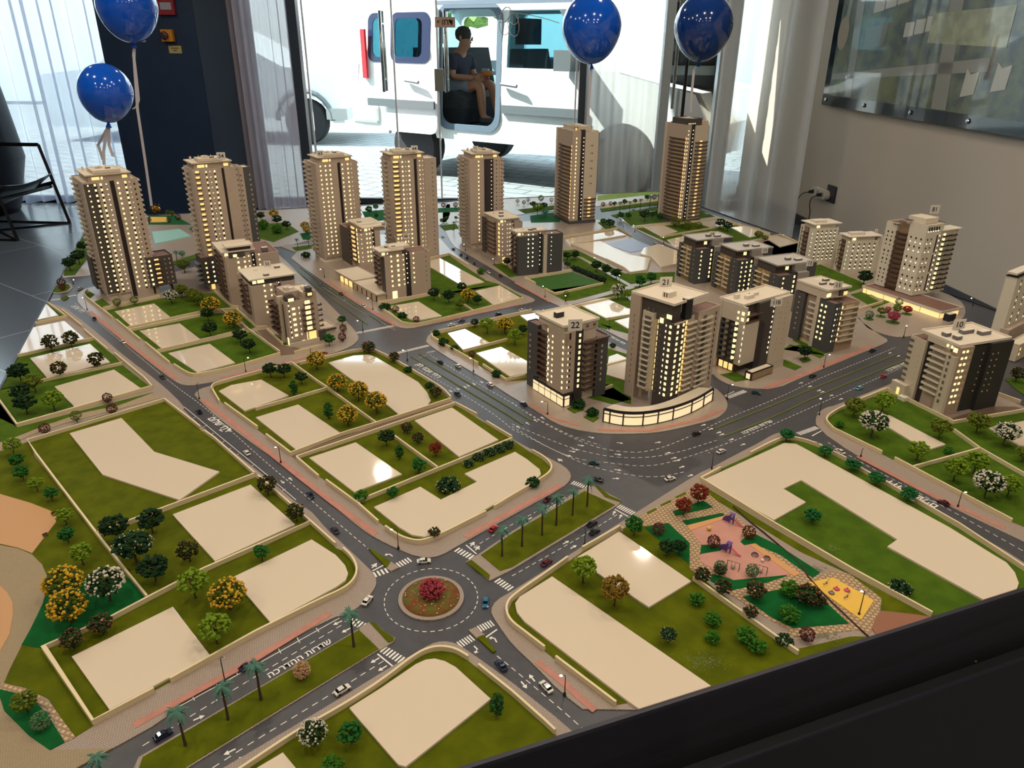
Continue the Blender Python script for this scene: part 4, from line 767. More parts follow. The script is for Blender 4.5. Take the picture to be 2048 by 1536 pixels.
# block I
I_b = block('city_block', 'large block with the playground park and long L shaped slab in front of the junction', [(1271, 1027), (1396, 948), (1420, 938), (1476, 908), (1521, 885), (1545, 870), (1561, 866), (1580, 868), (1596, 875), (1660, 912), (1711, 940), (1786, 980), (1911, 1045), (2048, 1125), (2200, 1230), (2200, 1400), (1181, 1432), (1119, 1384), (1069, 1332), (1024, 1290), (1002, 1259), (987, 1237), (981, 1222), (992, 1202), (1024, 1184), (1074, 1152), (1164, 1095)])
lawn(I_b, [(1240, 1064), (1270, 1042), (1300, 1050), (1380, 1090), (1380, 1140), (1536, 1262), (1595, 1300), (1700, 1275), (1750, 1275), (1700, 1330), (1231, 1412), (1111, 1322), (1049, 1270), (1024, 1250), (1014, 1232), (1024, 1206), (1094, 1155), (1164, 1106)])
lawn(I_b, [(1404, 962), (1440, 940), (1536, 896), (1566, 881), (1601, 884), (1636, 896), (1691, 925), (1916, 1058), (2048, 1145), (2200, 1250), (2200, 1380), (1870, 1240), (1701, 1145), (1536, 1047)], grassG)
lawn(I_b, [(1410, 975), (1536, 1052), (1701, 1150), (1860, 1236), (1760, 1225), (1763, 1199), (1698, 1150), (1600, 1105), (1421, 995)])
patch(I_b, [(1262, 1040), (1289, 1030), (1374, 983), (1410, 975), (1421, 993), (1536, 1090), (1646, 1152), (1660, 1144), (1698, 1150), (1763, 1199), (1758, 1224), (1743, 1262), (1736, 1274), (1718, 1262), (1583, 1276), (1573, 1259), (1536, 1240), (1459, 1190), (1424, 1160), (1379, 1138), (1379, 1088), (1336, 1048), (1286, 1055)], cobM, 'cobbled_path', .0024)
for p_ in ([(1345, 1025), (1406, 1003), (1426, 1017), (1351, 1034)], [(1363, 1044), (1444, 1028), (1449, 1033), (1374, 1054)], [(1288, 1057), (1336, 1048), (1379, 1088), (1378, 1130), (1330, 1092)], [(1424, 1150), (1470, 1163), (1575, 1150), (1572, 1155), (1536, 1167), (1460, 1184), (1420, 1163)], [(1484, 1196), (1575, 1178), (1612, 1170), (1698, 1250), (1586, 1259), (1540, 1236)]): patch(I_b, p_, emer, 'emerald_lawn', .0028)
for p_ in ([(1350, 996), (1371, 986), (1372, 990), (1353, 999)], [(1320, 1012), (1341, 1002), (1342, 1006), (1322, 1015)], [(1293, 1027), (1312, 1018), (1313, 1022), (1295, 1031)]): patch(I_b, p_, grassM, 'verge', .0028)
patch(I_b, [(1381, 1064), (1453, 1038), (1485, 1058), (1481, 1084), (1502, 1090), (1602, 1150), (1570, 1153), (1466, 1163), (1400, 1126), (1403, 1093)], playM, 'play_surface', .003)
for p_ in ([(1402, 1093), (1456, 1091), (1440, 1104), (1400, 1111)], [(1480, 1086), (1496, 1074), (1512, 1072), (1560, 1096), (1640, 1148), (1625, 1158), (1560, 1112), (1508, 1090), (1488, 1093)]): patch(I_b, p_, emer, 'emerald_lawn', .0034)
patch(I_b, [(1373, 1054), (1450, 1034), (1455, 1038), (1380, 1064)], tanM, 'play_border', .0036); patch(I_b, [(1497, 1092), (1510, 1090), (1600, 1150), (1588, 1156)], tanM, 'play_border', .0036); patch(I_b, [(1617, 1168), (1666, 1158), (1747, 1204), (1722, 1243)], yelM, 'yellow_play_surface', .0036); patch(I_b, [(1762, 1224), (1833, 1232), (1880, 1240), (1758, 1280), (1742, 1259), (1751, 1238)], brownM, 'brown_surface', .003)
ribbon(I_b, [(1466, 1015), (1492, 1040), (1540, 1078), (1600, 1130), (1622, 1166), (1680, 1225), (1740, 1280)], .002, .001, .0042, mat('groove_brown', '3c2416', .9), 'dark_groove', 1)
for w_ in ([(1089, 1303), (1049, 1272)], [(1111, 1322), (1231, 1414)], [(1164, 1103), (1239, 1060), (1246, 1066)], [(1386, 1162), (1536, 1271), (1595, 1312)], [(1401, 963), (1536, 1047), (1701, 1145), (1862, 1234)], [(1401, 963), (1440, 942)], [(1630, 892), (1691, 923)], [(1705, 935), (1750, 960)], [(1760, 965), (1820, 1000)], [(1830, 1005), (1916, 1055), (2048, 1143), (2100, 1180)]): lowwall(I_b, w_)
lowwall(I_b, [(1049, 1272), (1024, 1253), (1014, 1237), (1012, 1219), (1024, 1200), (1094, 1152), (1135, 1122)], 2); lowwall(I_b, [(1500, 912), (1536, 893), (1566, 880), (1601, 883), (1636, 895)], 2)
ribbon(I_b, [(1074, 1325), (1120, 1362), (1190, 1423)], .010, .001, .0021, redM, 'cycle_path')
slab([(1238, 1068), (1382, 1168), (1297, 1220), (1150, 1122)], 'white slab beside the yellow green and golden trees, with a lamp reflection'); slab([(1104, 1158), (1406, 1367), (1430, 1384), (1300, 1440), (1256, 1409), (1049, 1249), (1033, 1229), (1030, 1212), (1039, 1199)], 'long white slab reaching the black front rim, rounded at the roundabout end')
slab([(1404, 965), (1536, 905), (1568, 890), (1591, 892), (1610, 902), (1898, 1060), (1986, 1115), (2011, 1130), (2028, 1150), (2036, 1172), (2031, 1186), (2010, 1215), (1967, 1206), (1773, 1098), (1793, 1084), (1602, 965), (1566, 982), (1611, 1009), (1547, 1045)], 'very long L shaped white slab beside the street tree row')
# block J
J_b = block('city_block', 'walled front corner block with a rounded slab, below the avenue', [(400, 1565), (512, 1499), (599, 1447), (687, 1394), (784, 1334), (832, 1307), (862, 1289), (886, 1283), (912, 1288), (932, 1300), (1024, 1366), (1056, 1392), (1126, 1447), (1250, 1560), (800, 1750), (450, 1700)])
lawn(J_b, [(450, 1565), (602, 1468), (762, 1373), (832, 1319), (862, 1306), (887, 1304), (910, 1309), (937, 1324), (1024, 1393), (1091, 1452), (1200, 1560), (800, 1750), (450, 1700)])
lowwall(J_b, [(420, 1590), (512, 1527), (602, 1467), (672, 1429), (762, 1372), (832, 1317), (862, 1304), (887, 1302), (912, 1307), (937, 1322)], 2); lowwall(J_b, [(957, 1338), (1024, 1392), (1091, 1452), (1110, 1470)])
slab([(699, 1422), (762, 1382), (832, 1334), (852, 1325), (870, 1323), (890, 1328), (912, 1340), (982, 1404), (812, 1540), (797, 1536), (724, 1452)], 'white slab with one rounded corner on the front block below the roundabout'); slab([(567, 1511), (620, 1575), (560, 1600), (510, 1545)], 'white slab corner at the bottom edge by the lime bush')
# far blocks
K_b = block('city_block', 'far block with the turquoise pool and small yellow play area, behind the corner tower', [(128, 556), (182, 552), (250, 540), (345, 527), (430, 502), (512, 484), (539, 494), (562, 495), (640, 477), (760, 458), (870, 455), (900, 440), (900, 400), (200, 400), (60, 500)], paveM2)
lawn(K_b, [(127, 553), (150, 551), (178, 515), (200, 490), (190, 440), (150, 460)], grassG); patch(K_b, [(304, 466), (359, 460), (382, 474), (310, 490)], poolM, 'pool', .006); patch(K_b, [(297, 431), (350, 432), (382, 450), (297, 450)], emer, 'emerald_lawn', .0025); patch(K_b, [(300, 435), (333, 435), (337, 445), (300, 446)], yelM, 'yellow_play_surface', .0032)
lawn(K_b, [(505, 450), (572, 446), (598, 464), (547, 485), (505, 474)], grassG); lawn(K_b, [(724, 424), (772, 420), (775, 440), (735, 446)], emer); lawn(K_b, [(600, 468), (640, 462), (640, 480), (606, 480)], emer); lawn(K_b, [(345, 524), (420, 500), (425, 508), (345, 531)], grassG); lawn(K_b, [(876, 417), (925, 415), (925, 424), (876, 426)], emer)
N_b = block('city_block', 'far promenade block with pale paving and a palm row near the window', [(905, 462), (930, 440), (1000, 434), (1130, 420), (1205, 412), (1320, 402), (1400, 396), (1300, 370), (900, 395), (880, 440)], paveM2)
lawn(N_b, [(880, 452), (912, 448), (918, 458), (890, 462)], grassG); lawn(N_b, [(1060, 432), (1120, 424), (1120, 445), (1062, 446)], emer); lawn(N_b, [(1195, 402), (1318, 388), (1340, 380), (1250, 385), (1195, 392)], mat('bright_grass', '7f9a38', .9, noise=.15)); lawn(N_b, [(1200, 418), (1320, 402), (1320, 409), (1203, 424)], grassG); patch(N_b, [(1200, 410), (1320, 396), (1330, 401), (1203, 418)], mat('promenade_sand', 'b8a888', .8), 'sand_path', .0026)
lawn(N_b, [(1035, 420), (1120, 410), (1110, 420), (1050, 428)], grassG)
L_b = block('city_block', 'far corner block of walled pale slabs behind the grey tower row', [(1234, 432), (1262, 455), (1300, 474), (1354, 500), (1450, 530), (1560, 545), (1640, 530), (1640, 505), (1600, 489), (1500, 457), (1440, 434), (1405, 424), (1300, 422), (1240, 425)], paveM2)
lawn(L_b, [(1236, 430), (1400, 420), (1430, 434), (1300, 448), (1262, 453)], grassG); lawn(L_b, [(1272, 458), (1439, 441), (1530, 470), (1500, 500), (1400, 510), (1354, 494)], grassG)
for w_ in ([(1270, 457), (1439, 440), (1540, 470)], [(1321, 477), (1386, 465), (1480, 450)], [(1530, 480), (1560, 472), (1600, 490)], [(1470, 490), (1530, 480)]): lowwall(L_b, w_)
slab([(1286, 456), (1327, 453), (1355, 465), (1322, 475)], 'pale slab by the four clipped yellow green trees on the far street'); slab([(1394, 448), (1434, 441), (1466, 452), (1425, 458)], 'pale slab beyond the clipped yellow green trees'); slab([(1461, 457), (1494, 454), (1529, 471), (1499, 477)], 'pale yellowish slab right behind the first grey roof'); slab([(1334, 482), (1380, 472), (1400, 490), (1352, 497)], 'pale slab half hidden by the first grey tower')
slab([(1530, 478), (1550, 472), (1592, 488), (1560, 496)], 'pale slab with a lilac reflection near the socket wall')
fm = thing('palm_median', 'palm planted grass median of the far avenue', 'median', (.7, 4, TZ), kind='thing'); poly(fm, [(1222, 431), (1322, 412), (1325, 417), (1232, 436)], 0, .0018, grassG, 'lawn')
# medians and islands
M1 = thing('avenue_median', 'long grass median with palms and one pink blossom ball', 'median', (g2(600, 1380).x, g2(600, 1380).y, TZ), kind='thing')
poly(M1, [(722, 1257), (762, 1299), (512, 1453), (372, 1540), (300, 1600), (240, 1600), (278, 1516), (512, 1380)], 0, .0018, paveM1, 'kerb'); poly(M1, [(718, 1262), (757, 1300), (512, 1450), (378, 1533), (300, 1590), (262, 1590), (286, 1517), (512, 1383)], .001, .0026, grassM, 'lawn')
poly(M1, [(719, 1257), (740, 1245), (752, 1250), (770, 1265), (790, 1277), (788, 1285), (760, 1302)], 0, .002, paveM1, 'crossing_island'); poly(M1, [(738, 1246), (749, 1248), (767, 1264), (788, 1277), (787, 1284), (777, 1288)], .001, .0027, grassM, 'lawn')
M2 = thing('avenue_median', 'grass median with six palms between the roundabout and the great junction', 'median', (g2(1100, 1050).x, g2(1100, 1050).y, TZ), kind='thing')
poly(M2, [(931, 1125), (957, 1110), (1024, 1064), (1165, 979), (1190, 972), (1219, 990), (1244, 1002), (1236, 1012), (1024, 1141), (979, 1163), (950, 1140)], 0, .0018, paveM1, 'kerb')
poly(M2, [(962, 1112), (1024, 1069), (1169, 984), (1230, 1012), (1024, 1136), (1000, 1144)], .001, .0026, grassM, 'lawn'); poly(M2, [(1189, 973), (1196, 974), (1219, 993), (1243, 1003), (1240, 1006), (1210, 996)], .001, .0026, grassM, 'lawn'); poly(M2, [(933, 1126), (943, 1122), (980, 1152), (978, 1161), (955, 1145)], .001, .0026, grassM, 'lawn')
for lab, pg, pc_ in (('pointed traffic island where the diagonal street meets the roundabout', [(737, 1099), (741, 1099), (782, 1125), (774, 1138)], [(782, 1125), (799, 1136), (783, 1144), (772, 1138)]), ('pointed traffic island below the roundabout by the navy car', [(992, 1304), (968, 1272), (954, 1277), (986, 1307)], [(937, 1262), (952, 1256), (970, 1272), (954, 1279)])):
    c = g2(*pg[2]); t = thing('traffic_island', lab, 'traffic island', (c.x, c.y, TZ), kind='thing'); poly(t, pg, 0, .0026, grassM, 'lawn'); poly(t, pc_, 0, .0022, paveM1, 'paving')
t = thing('mini_roundabout', 'small grass half roundabout with an orange shrub at the table rim', 'traffic island', (g2(122, 578).x, g2(122, 578).y, TZ), kind='thing'); poly(t, [(104, 587), (106, 574), (125, 566), (142, 568), (146, 576), (138, 584), (118, 588)], 0, .0018, paveM1, 'kerb'); poly(t, [(106, 585), (109, 575), (125, 568), (138, 570), (141, 576), (134, 582), (118, 586)], .001, .0026, grassG, 'lawn')
t = thing('traffic_island', 'tiny grass island between two crosswalks near the corner tower', 'traffic island', (g2(130, 597).x, g2(130, 597).y, TZ), kind='thing'); poly(t, [(121, 597), (134, 592), (138, 596), (128, 602)], 0, .0024, grassG, 'lawn')
t = thing('traffic_island', 'grass island beside two palms on the far street', 'traffic island', (g2(600, 495).x, g2(600, 495).y, TZ), kind='thing'); poly(t, [(562, 494), (572, 490), (627, 489), (630, 498), (590, 505)], 0, .0018, paveM1, 'kerb'); poly(t, [(584, 496), (627, 490), (627, 497), (592, 503)], .001, .0026, grassG, 'lawn')
ra_ = thing('roundabout', 'round planted roundabout with stone kerb in the middle of the crossing', 'roundabout', (rc.x, rc.y, TZ), kind='thing')
MB().lathe([(RR, 0), (RR, .0028), (RR - .007, .0032)], 64).build('stone_ring', paveM1, ra_); MB().lathe([(RR - .0065, .001), (RR - .0065, .004), (RR * .5, .006), (.001, .0065)], 48).build('planted_disc', mat('flower_grass', '59621c', .95, noise=.5, nscale=120, alt='7a3a1a', bump=.8, bscale=500), ra_, True)
fl = MB(); rd = random.Random(9)
for i in range(90): a = rd.uniform(0, 6.28); r = RR * rd.uniform(.15, .84); s_ = rd.uniform(.0006, .0016); fl.add([(r * math.cos(a) + v[0] * s_, r * math.sin(a) + v[1] * s_, .006 + v[2] * s_) for v in V0], F0)
o = fl.build('flower_sprinkle', mat('petal_mix', 'c77a4a', .8, noise=1, alt='d8cfae', nscale=160), ra_); o['kind'] = 'stuff'
# ================================================================== model buildings
beige = mat('facade_beige', 'b8a694', .75, noise=.05, nscale=12); beigeL = mat('facade_light', 'cabda8', .75); dark = mat('facade_dark', '4c4540', .7); slate = mat('facade_slate', '4b4c4c', .7)
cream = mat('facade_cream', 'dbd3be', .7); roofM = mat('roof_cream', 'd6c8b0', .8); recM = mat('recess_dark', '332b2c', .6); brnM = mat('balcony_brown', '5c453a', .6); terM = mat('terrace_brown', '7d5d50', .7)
unitM = mat('roof_unit_grey', '6f6c70', .5, metal=.2); ironM = mat('iron_black', '1e2024', .5); capM = mat('roof_white', 'ddd2c0', .7)
litM = mat('lit_window', (1, .80, .38, 1), .4, emit=1.25); glowM = mat('glowing_window', (1, .62, .22, 1), .4, emit=1.0); dotM = mat('lit_dot', (1, .88, .62, 1), .4, emit=1.15); dimM = mat('dim_window', 'b39a78', .3, emit=.12); blkM = mat('window_black', '1b1411', .25); greyW = mat('window_grey', '6a6058', .25); greenM = mat('rail_glass', '8a8f86', .2)
WK = {'l': litM, 'g': glowM, 'o': dotM, 'd': dimM, 'b': blkM, 'y': greyW}
FH = .0168
WM_ = {}
def wmesh(face, w, h, k):
    key = (face, round(w, 5), round(h, 5), k)
    if key not in WM_:
        e = .0005; b = MB()
        if face in 'RB': b.box(-w / 2, w / 2, -e, e, -h / 2, h / 2)
        else: b.box(-e, e, -w / 2, w / 2, -h / 2, h / 2)
        if k in 'lgo' and w > .0035:                              # mullion cross keeps the panes apart
            b2 = MB(); t = .0003
        WM_[key] = b.mesh('window', WK[k])
    return WM_[key]
class Bld:
    def __init__(s, name, label, corner, h, ang, pxR, pxL, group=None, cat='model building', dmin=.06):
        s.h = h; P = at(corner[0], corner[1], TZ + HP + h); s.o = Vector((P.x, P.y, TZ + HP)); a = math.radians(ang)
        s.u = Vector((math.cos(a), math.sin(a), 0)); s.v = Vector((-math.sin(a), math.cos(a), 0)); s.root = thing(name, label, cat, s.o, a, group)
        s.Ru = s.U(pxR); s.Lv = max(dmin, s.V(pxL)); s.nw = 0; s.extra = {}; s.nb = 0
    def _s(s, d, px, z, base):
        lo, hi = -.3, .6; f = lambda t: proj(base + d * t)[0] - px; a, b = f(lo), f(hi)
        if a * b > 0: return lo if abs(a) < abs(b) else hi
        for _ in range(40):
            m_ = (lo + hi) / 2; c = f(m_)
            if a * c <= 0: hi = m_
            else: lo, a = m_, c
        return (lo + hi) / 2
    def U(s, px, v=0, z=None): return s._s(s.u, px, z, s.o + s.v * v + Vector((0, 0, s.h if z is None else z)))
    def V(s, px, u=0, z=None): return s._s(s.v, px, z, s.o + s.u * u + Vector((0, 0, s.h if z is None else z)))
    def box(s, name, M, u0, u1, v0, v1, z0, z1, lip=0, par=None, lipM=None):
        b = MB().box(u0, u1, v0, v1, z0, z1 - lip)
        if lip:
            t = .0022
            b.box(u0, u1, v0, v0 + t, z1 - lip, z1).box(u0, u1, v1 - t, v1, z1 - lip, z1).box(u0, u0 + t, v0 + t, v1 - t, z1 - lip, z1).box(u1 - t, u1, v0 + t, v1 - t, z1 - lip, z1)
        o = b.build(name, M, par or s.root)
        if lip: MB().box(u0 + .0022, u1 - .0022, v0 + .0022, v1 - .0022, z1 - lip, z1 - lip + .0004).build('roof_surface', lipM or roofM, o)
        return o
    def win(s, face, a, z, w, h, k, off=0):
        me = wmesh(face, w, h, k)
        p = (a, -.0003 - off if face == 'R' else 0, z) if face == 'R' else (-.0003 - off, a, z)
        if s.nw >= 100:
            V = [(v.co.x + p[0], v.co.y + p[1], v.co.z + p[2]) for v in me.vertices]; s.extra.setdefault(k, MB()).add(V, [tuple(f.vertices) for f in me.polygons]); return
        o = link('window', me, s.root); o.location = p; s.nw += 1
    def col(s, face, a, zs, w, h, k, off=0, k2=None, dz2=0, w2=None, h2=None, skip=()):
        for i, z in enumerate(zs):
            if i in skip: continue
            s.win(face, a, z, w, h, k, off)
            if k2: s.win(face, a, z + dz2, w2 or w, h2 or h, k2, off)
    def balc(s, face, a0, a1, dep, zs, M, off=0, hgt=.0055, bow=0):
        t = .0009; key = (round(a1 - a0, 5), dep, M.name, hgt, face)
        if key not in WM_:
            w_ = a1 - a0; b = MB()
            if face == 'R': b.box(0, w_, -dep, 0, -t, 0).box(0, w_, -dep, -dep + t, 0, hgt).box(0, t, -dep + t, 0, 0, hgt).box(w_ - t, w_, -dep + t, 0, 0, hgt)
            else: b.box(-dep, 0, 0, w_, -t, 0).box(-dep, -dep + t, 0, w_, 0, hgt).box(-dep + t, 0, 0, t, 0, hgt).box(-dep + t, 0, w_ - t, w_, 0, hgt)
            WM_[key] = b.mesh('balcony', M)
        for z in zs:
            o = link('balcony', WM_[key], s.root); o.location = (a0, -off, z - .004) if face == 'R' else (-off, a0, z - .004)
    def done(s):
        for k, b in s.extra.items():
            o = b.build('window', WK[k], s.root); o['kind'] = 'stuff'
    def unit(s, u, v, z, w=.012, d=.009, h=.008, M=None):
        o = MB().box(u - w / 2, u + w / 2, v - d / 2, v + d / 2, z, z + h).build('roof_unit', M or unitM, s.root); MB().box(u - w / 2 + .0008, u + w / 2 - .0008, v - d / 2 + .0008, v + d / 2 - .0008, z + h, z + h + .0006).build('unit_lid', capM, o)
    def sign(s, txt, px, py, z=None, sz=.016, w=None):
        zz = (s.h if z is None else z); P = at(px, py, TZ + HP + zz); q = P - s.o; w = w or sz * (.62 * len(txt) + .35)
        o = MB().box(-w / 2, w / 2, -.0006, .0006, -.002, sz * 1.25).build('number_sign', mat('sign_white', 'd9d2c6', .6), s.root)
        a = math.atan2(s.u.y, s.u.x); o.location = (q.dot(s.u), q.dot(s.v), zz); o.rotation_euler = (0, 0, -a + math.radians(8))
        t = link('digits', textmesh(txt, sz, mat('digit_black', '15120f', .6), 'digits'), o); t.rotation_euler = (PI / 2, 0, 0); t.location = (0, -.0008, sz * .55)
def Z(z0, n, f=FH): return [z0 + f * i for i in range(n)]

def tower(label, corner, h, ang, pxR, pxL, slot, cols, zn=21, dark_px=None, sign=None, glow=None, lcols=(), pent=(.12, .88), rb=True, wings=None, far=None, name='tower_block', dmin=.12):
    b = Bld(name, label, corner, h, ang, pxR, pxL, 'slim beige residential towers', dmin=dmin); R, Lv = b.Ru, b.Lv; zs = Z(.034, zn, (h - .044) / (zn - 1)); s0, s1 = b.U(slot[0]), b.U(slot[1])
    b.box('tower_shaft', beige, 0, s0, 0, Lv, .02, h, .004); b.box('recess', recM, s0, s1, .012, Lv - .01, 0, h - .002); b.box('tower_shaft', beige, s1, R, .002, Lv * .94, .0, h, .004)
    b.box('entrance_hall', beigeL, .006, s0 - .004, .006, Lv - .006, 0, .0195)
    for u in (.002, s0 * .45, s0 - .004): b.box('pillar', beige, u, u + .004, 0, .004, 0, .0198)
    for px, w, k, *r in cols:
        u = b.U(px); k2 = r[0] if r else None
        b.col('R', u, zs, w, w * 1.15 if k != 'o' else w, k, 0 if u < s0 else -.002, k2, -.0078 if k2 else 0, .0045, .005)
    if dark_px: b.box('dark_cladding', dark, b.U(dark_px[0]), b.U(dark_px[1]), -.0007, .0, .024, h - .005); 
    if glow:
        u0, u1 = b.U(glow[0]), b.U(glow[1]); b.box('glowing_bay', beigeL, u0, u1, -.0025, 0, .02, h - .004)
        b.col('R', (u0 + u1) / 2, zs, (u1 - u0) * .8, .010, 'g', .0026); b.balc('R', u0, u1, .006, zs, brnM, .0025, .0035)
    for f_, w, k in lcols: b.col('L', Lv * f_, zs, w, w, k)
    b.balc('L', Lv * .45, Lv * .72, .006, zs, beigeL)
    for z in zs:
        if rb: o = link('balcony', WM_.setdefault('rb', MB().box(0, .008, 0, .03, -.001, .0045).mesh('balcony', beigeL)), b.root); o.location = (R, .012, z)
        o = link('balcony', WM_.setdefault('lb', MB().box(-.007, 0, 0, .022, -.001, .0045).mesh('balcony', beigeL)), b.root); o.location = (0, Lv - .026, z)
    p0, p1 = R * pent[0], R * pent[1]
    b.box('penthouse', beige, p0, p1, .010, Lv * .85, h - .003, h + .017); b.box('roof_slab', beigeL, p0 - .008, p1 + .004, .004, Lv * .9, h + .017, h + .021, .0018)
    b.win('R', p0 + .022, h + .008, .022, .009, 'g', -.010); b.win('R', p1 - .016, h + .008, .015, .009, 'g', -.010); b.win('R', p0 + .040, h + .008, .005, .008, 'l', -.010)
    b.box('roof_core', beigeL, p0 + .02, p1 - .022, .02, Lv * .66, h + .021, h + .030, .002); b.unit(p0 + .05, Lv * .5, h + .030, .02, .012, .004, capM); b.unit(p1 - .05, Lv * .35, h + .028, .014, .010, .005)
    for k in range(3): MB().tube([(p0 + .03 + .02 * k, Lv * .45, h + .03), (p0 + .03 + .02 * k, Lv * .45, h + .038)], .001, 5).build('roof_pipe', beigeL, b.root)
    b.unit(p0 + .01, Lv * .7, h + .021, .006, .006, .010, beigeL)
    if sign: b.sign(*sign)
    return b
# ---- 51: corner tower with low dark wing
b = tower('corner tower with a dark window band and low dark wing beside the rim', (164, 366), .386, 38, 275, 142, (218, 228), [(174, .0042, 'l'), (188, .0058, 'l', 'b'), (200, .0058, 'l', 'b'), (211, .0034, 'o'), (234.5, .0050, 'l'), (249.5, .0055, 'l', 'b'), (257.5, .002, 'o'), (266.5, .0042, 'd', 'b')], 22, (165.5, 192), lcols=[(.12, .003, 'd'), (.3, .0025, 'y'), (.85, .003, 'y')])
R = b.Ru; b.box('dark_wing', dark, R - .026, R + .058, -.010, .075, .026, .128, .004, None, terM)
zw = Z(.036, 6, .0158); b.col('R', R - .017, zw, .0062, .007, 'l', .010); b.col('R', R + .006, zw, .014, .010, 'g', .010); b.balc('R', R - .004, R + .018, .006, zw, brnM, .0105)
b.col('R', R + .032, zw, .0035, .004, 'd', .010); b.col('R', R + .047, zw, .005, .0055, 'd', .010); b.done()
for u, v in ((R - .018, .0), (R + .04, .0), (R + .05, .06)): b.box('stilt', ironM, u, u + .006, v, v + .006, 0, .026)
b.box('dark_wing', dark, -.012, .0, b.Lv * .55, b.Lv * .98, .02, .13, .003)
# ---- 54
b = tower('tall tower with roof sign 54, a glowing bay and dark grey end wing', (384, 340), .406, 35, 476, 370, (442, 448), [(411, .0042, 'l', 'b'), (419, .0026, 'o'), (428, .0050, 'l', 'b'), (436, .003, 'd'), (457, .003, 'd'), (472, .0042, 'y')], 22, None, ('54', 443, 318, .436, .017), (388, 397), pent=(.06, .86))
R = b.Ru; u2 = b.U(500); b.box('side_wing', beige, R, R + (u2 - R) * .35, -.002, .07, 0, .404, .004); b.box('dark_wing', slate, R + (u2 - R) * .35, u2, -.002, .07, 0, .402, .004)
zs = Z(.04, 21, .0168); b.col('R', (R + u2) / 2 + .014, zs, .0045, .005, 'd', .002); b.col('R', R + .004, zs, .0045, .005, 'y', .002)
b.box('dark_podium', dark, -.022, .052, -.012, .06, .022, .118, .004, None, terM); zw = Z(.032, 5, .0165)
for u in (-.008, .014, .036): b.col('R', u, zw, .0055, .006, 'o' if u > 0 else 'l', .012)
b.balc('L', .0, .035, .012, zw, greenM, .022, .004); b.box('lobby', beigeL, -.006, .04, -.004, .05, 0, .022); b.win('R', .006, .011, .012, .018, 'g', .004); b.done()
# ---- 63, 64, 71
b = tower('tall all beige tower with roof sign 63, behind the shop podium', (631, 328), .376, 33, 714, 607, (674, 681), [(640, .0046, 'l'), (650, .0052, 'l'), (659, .0052, 'l'), (666, .003, 'd'), (684, .0046, 'l'), (695, .0052, 'l'), (702, .0022, 'o'), (708, .0048, 'd')], 21, None, ('63', 641, 312, .404, .016), lcols=[(.2, .003, 'y'), (.85, .003, 'y')]); b.box('tree_skirt', beigeL, -.008, b.Ru * .8, -.012, .05, 0, .008); b.done()
b = tower('tall beige tower with roof sign 64 and a glowing stack of bays', (783, 320), .388, 28, 848, 765, (827, 834), [(804, .0052, 'l'), (810.5, .0022, 'o'), (817, .0052, 'l'), (839, .0034, 'l'), (845, .002, 'o')], 21, None, ('64', 829, 302, .416, .016), (784, 796), pent=(0, 1.0))
R = b.Ru; u2 = b.U(872); b.box('side_wing', beige, R, u2, .0, .09, 0, .386, .004); zs = Z(.034, 20, .0175); b.col('R', R + (u2 - R) * .22, zs, .0034, .004, 'd'); b.col('R', R + (u2 - R) * .65, zs, .0038, .0045, 'y')
b.box('stepped_wing', beige, -.006, .05, -.014, .03, 0, .10, .003); zw = Z(.03, 5, .0158)
for u, k in ((.004, 'l'), (.018, 'o'), (.034, 'l'), (.046, 'o')): b.col('R', u, zw, .006 if k == 'l' else .003, .007, k, .014)
b.done()
b = tower('slimmer beige tower with roof sign 71, second from the post of the glass door', (939, 319), .363, 22, 1007, 916, (968, 988), [(946, .0032, 'd'), (957, .0048, 'l'), (964, .003, 'd'), (983, .0032, 'o'), (993, .0035, 'b'), (999, .002, 'b'), (1004, .0035, 'b')], 21, None, ('71', 951, 301, .392, .014), lcols=[(.25, .005, 'y'), (.38, .005, 'y'), (.7, .003, 'b')]); b.done()
# ---- the two tallest at the back
def tall(label, corner, h, ang, pxL, pxN, pxR, slot, base, bal, wn, gy, dk=False):
    b = Bld('tower_block', label, corner, h, ang, pxR, pxL, 'tallest towers by the window', dmin=.09); R, Lv = b.Ru, b.Lv; n = int((h - .03) / .0172); zs = Z(.03, n, .0172); s0, s1 = b.U(slot[0]), b.U(slot[1])
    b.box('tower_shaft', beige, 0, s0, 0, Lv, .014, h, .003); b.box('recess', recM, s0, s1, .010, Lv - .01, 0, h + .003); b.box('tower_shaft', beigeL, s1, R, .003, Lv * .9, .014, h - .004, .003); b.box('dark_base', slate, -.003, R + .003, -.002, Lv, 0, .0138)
    b.box('dark_edge', slate, R, R + .003, .004, Lv * .9, .10, h - .01); b.box('corner_fin', beigeL, -.003, 0, Lv - .012, Lv, 0, h + .002)
    zb = zs[:-2]; b.balc('L', .008, Lv * .72, .011, zb, brnM, 0, .0045); b.col('L', Lv * .35, zb, Lv * .45, .009, 'd'); b.col('L', .006, zb, .006, .010, 'g')
    b.col('R', b.U(wn[0]), zs, .0045, .0075 if not dk else .005, 'l' if not dk else 'o'); b.col('R', b.U(wn[1]), zs, .0038, .0042, 'o', -.0095)
    m0 = len(zs) if not gy else gy; b.balc('R', s1 + .003, R - .003, .008, zs[:m0 - 3], brnM, -.003, .004); b.col('R', (s1 + R) / 2, zs[:m0 - 3], .014, .009, 'g', -.003)
    if gy:
        for i in range(gy, len(zs) - 1, 2): b.win('R', (s1 + R) / 2 - .004, zs[i], .002, .006, 'b', -.003); b.win('R', (s1 + R) / 2 + .004, zs[i], .0034, .006, 'b', -.003)
    return b, zs, s0, s1
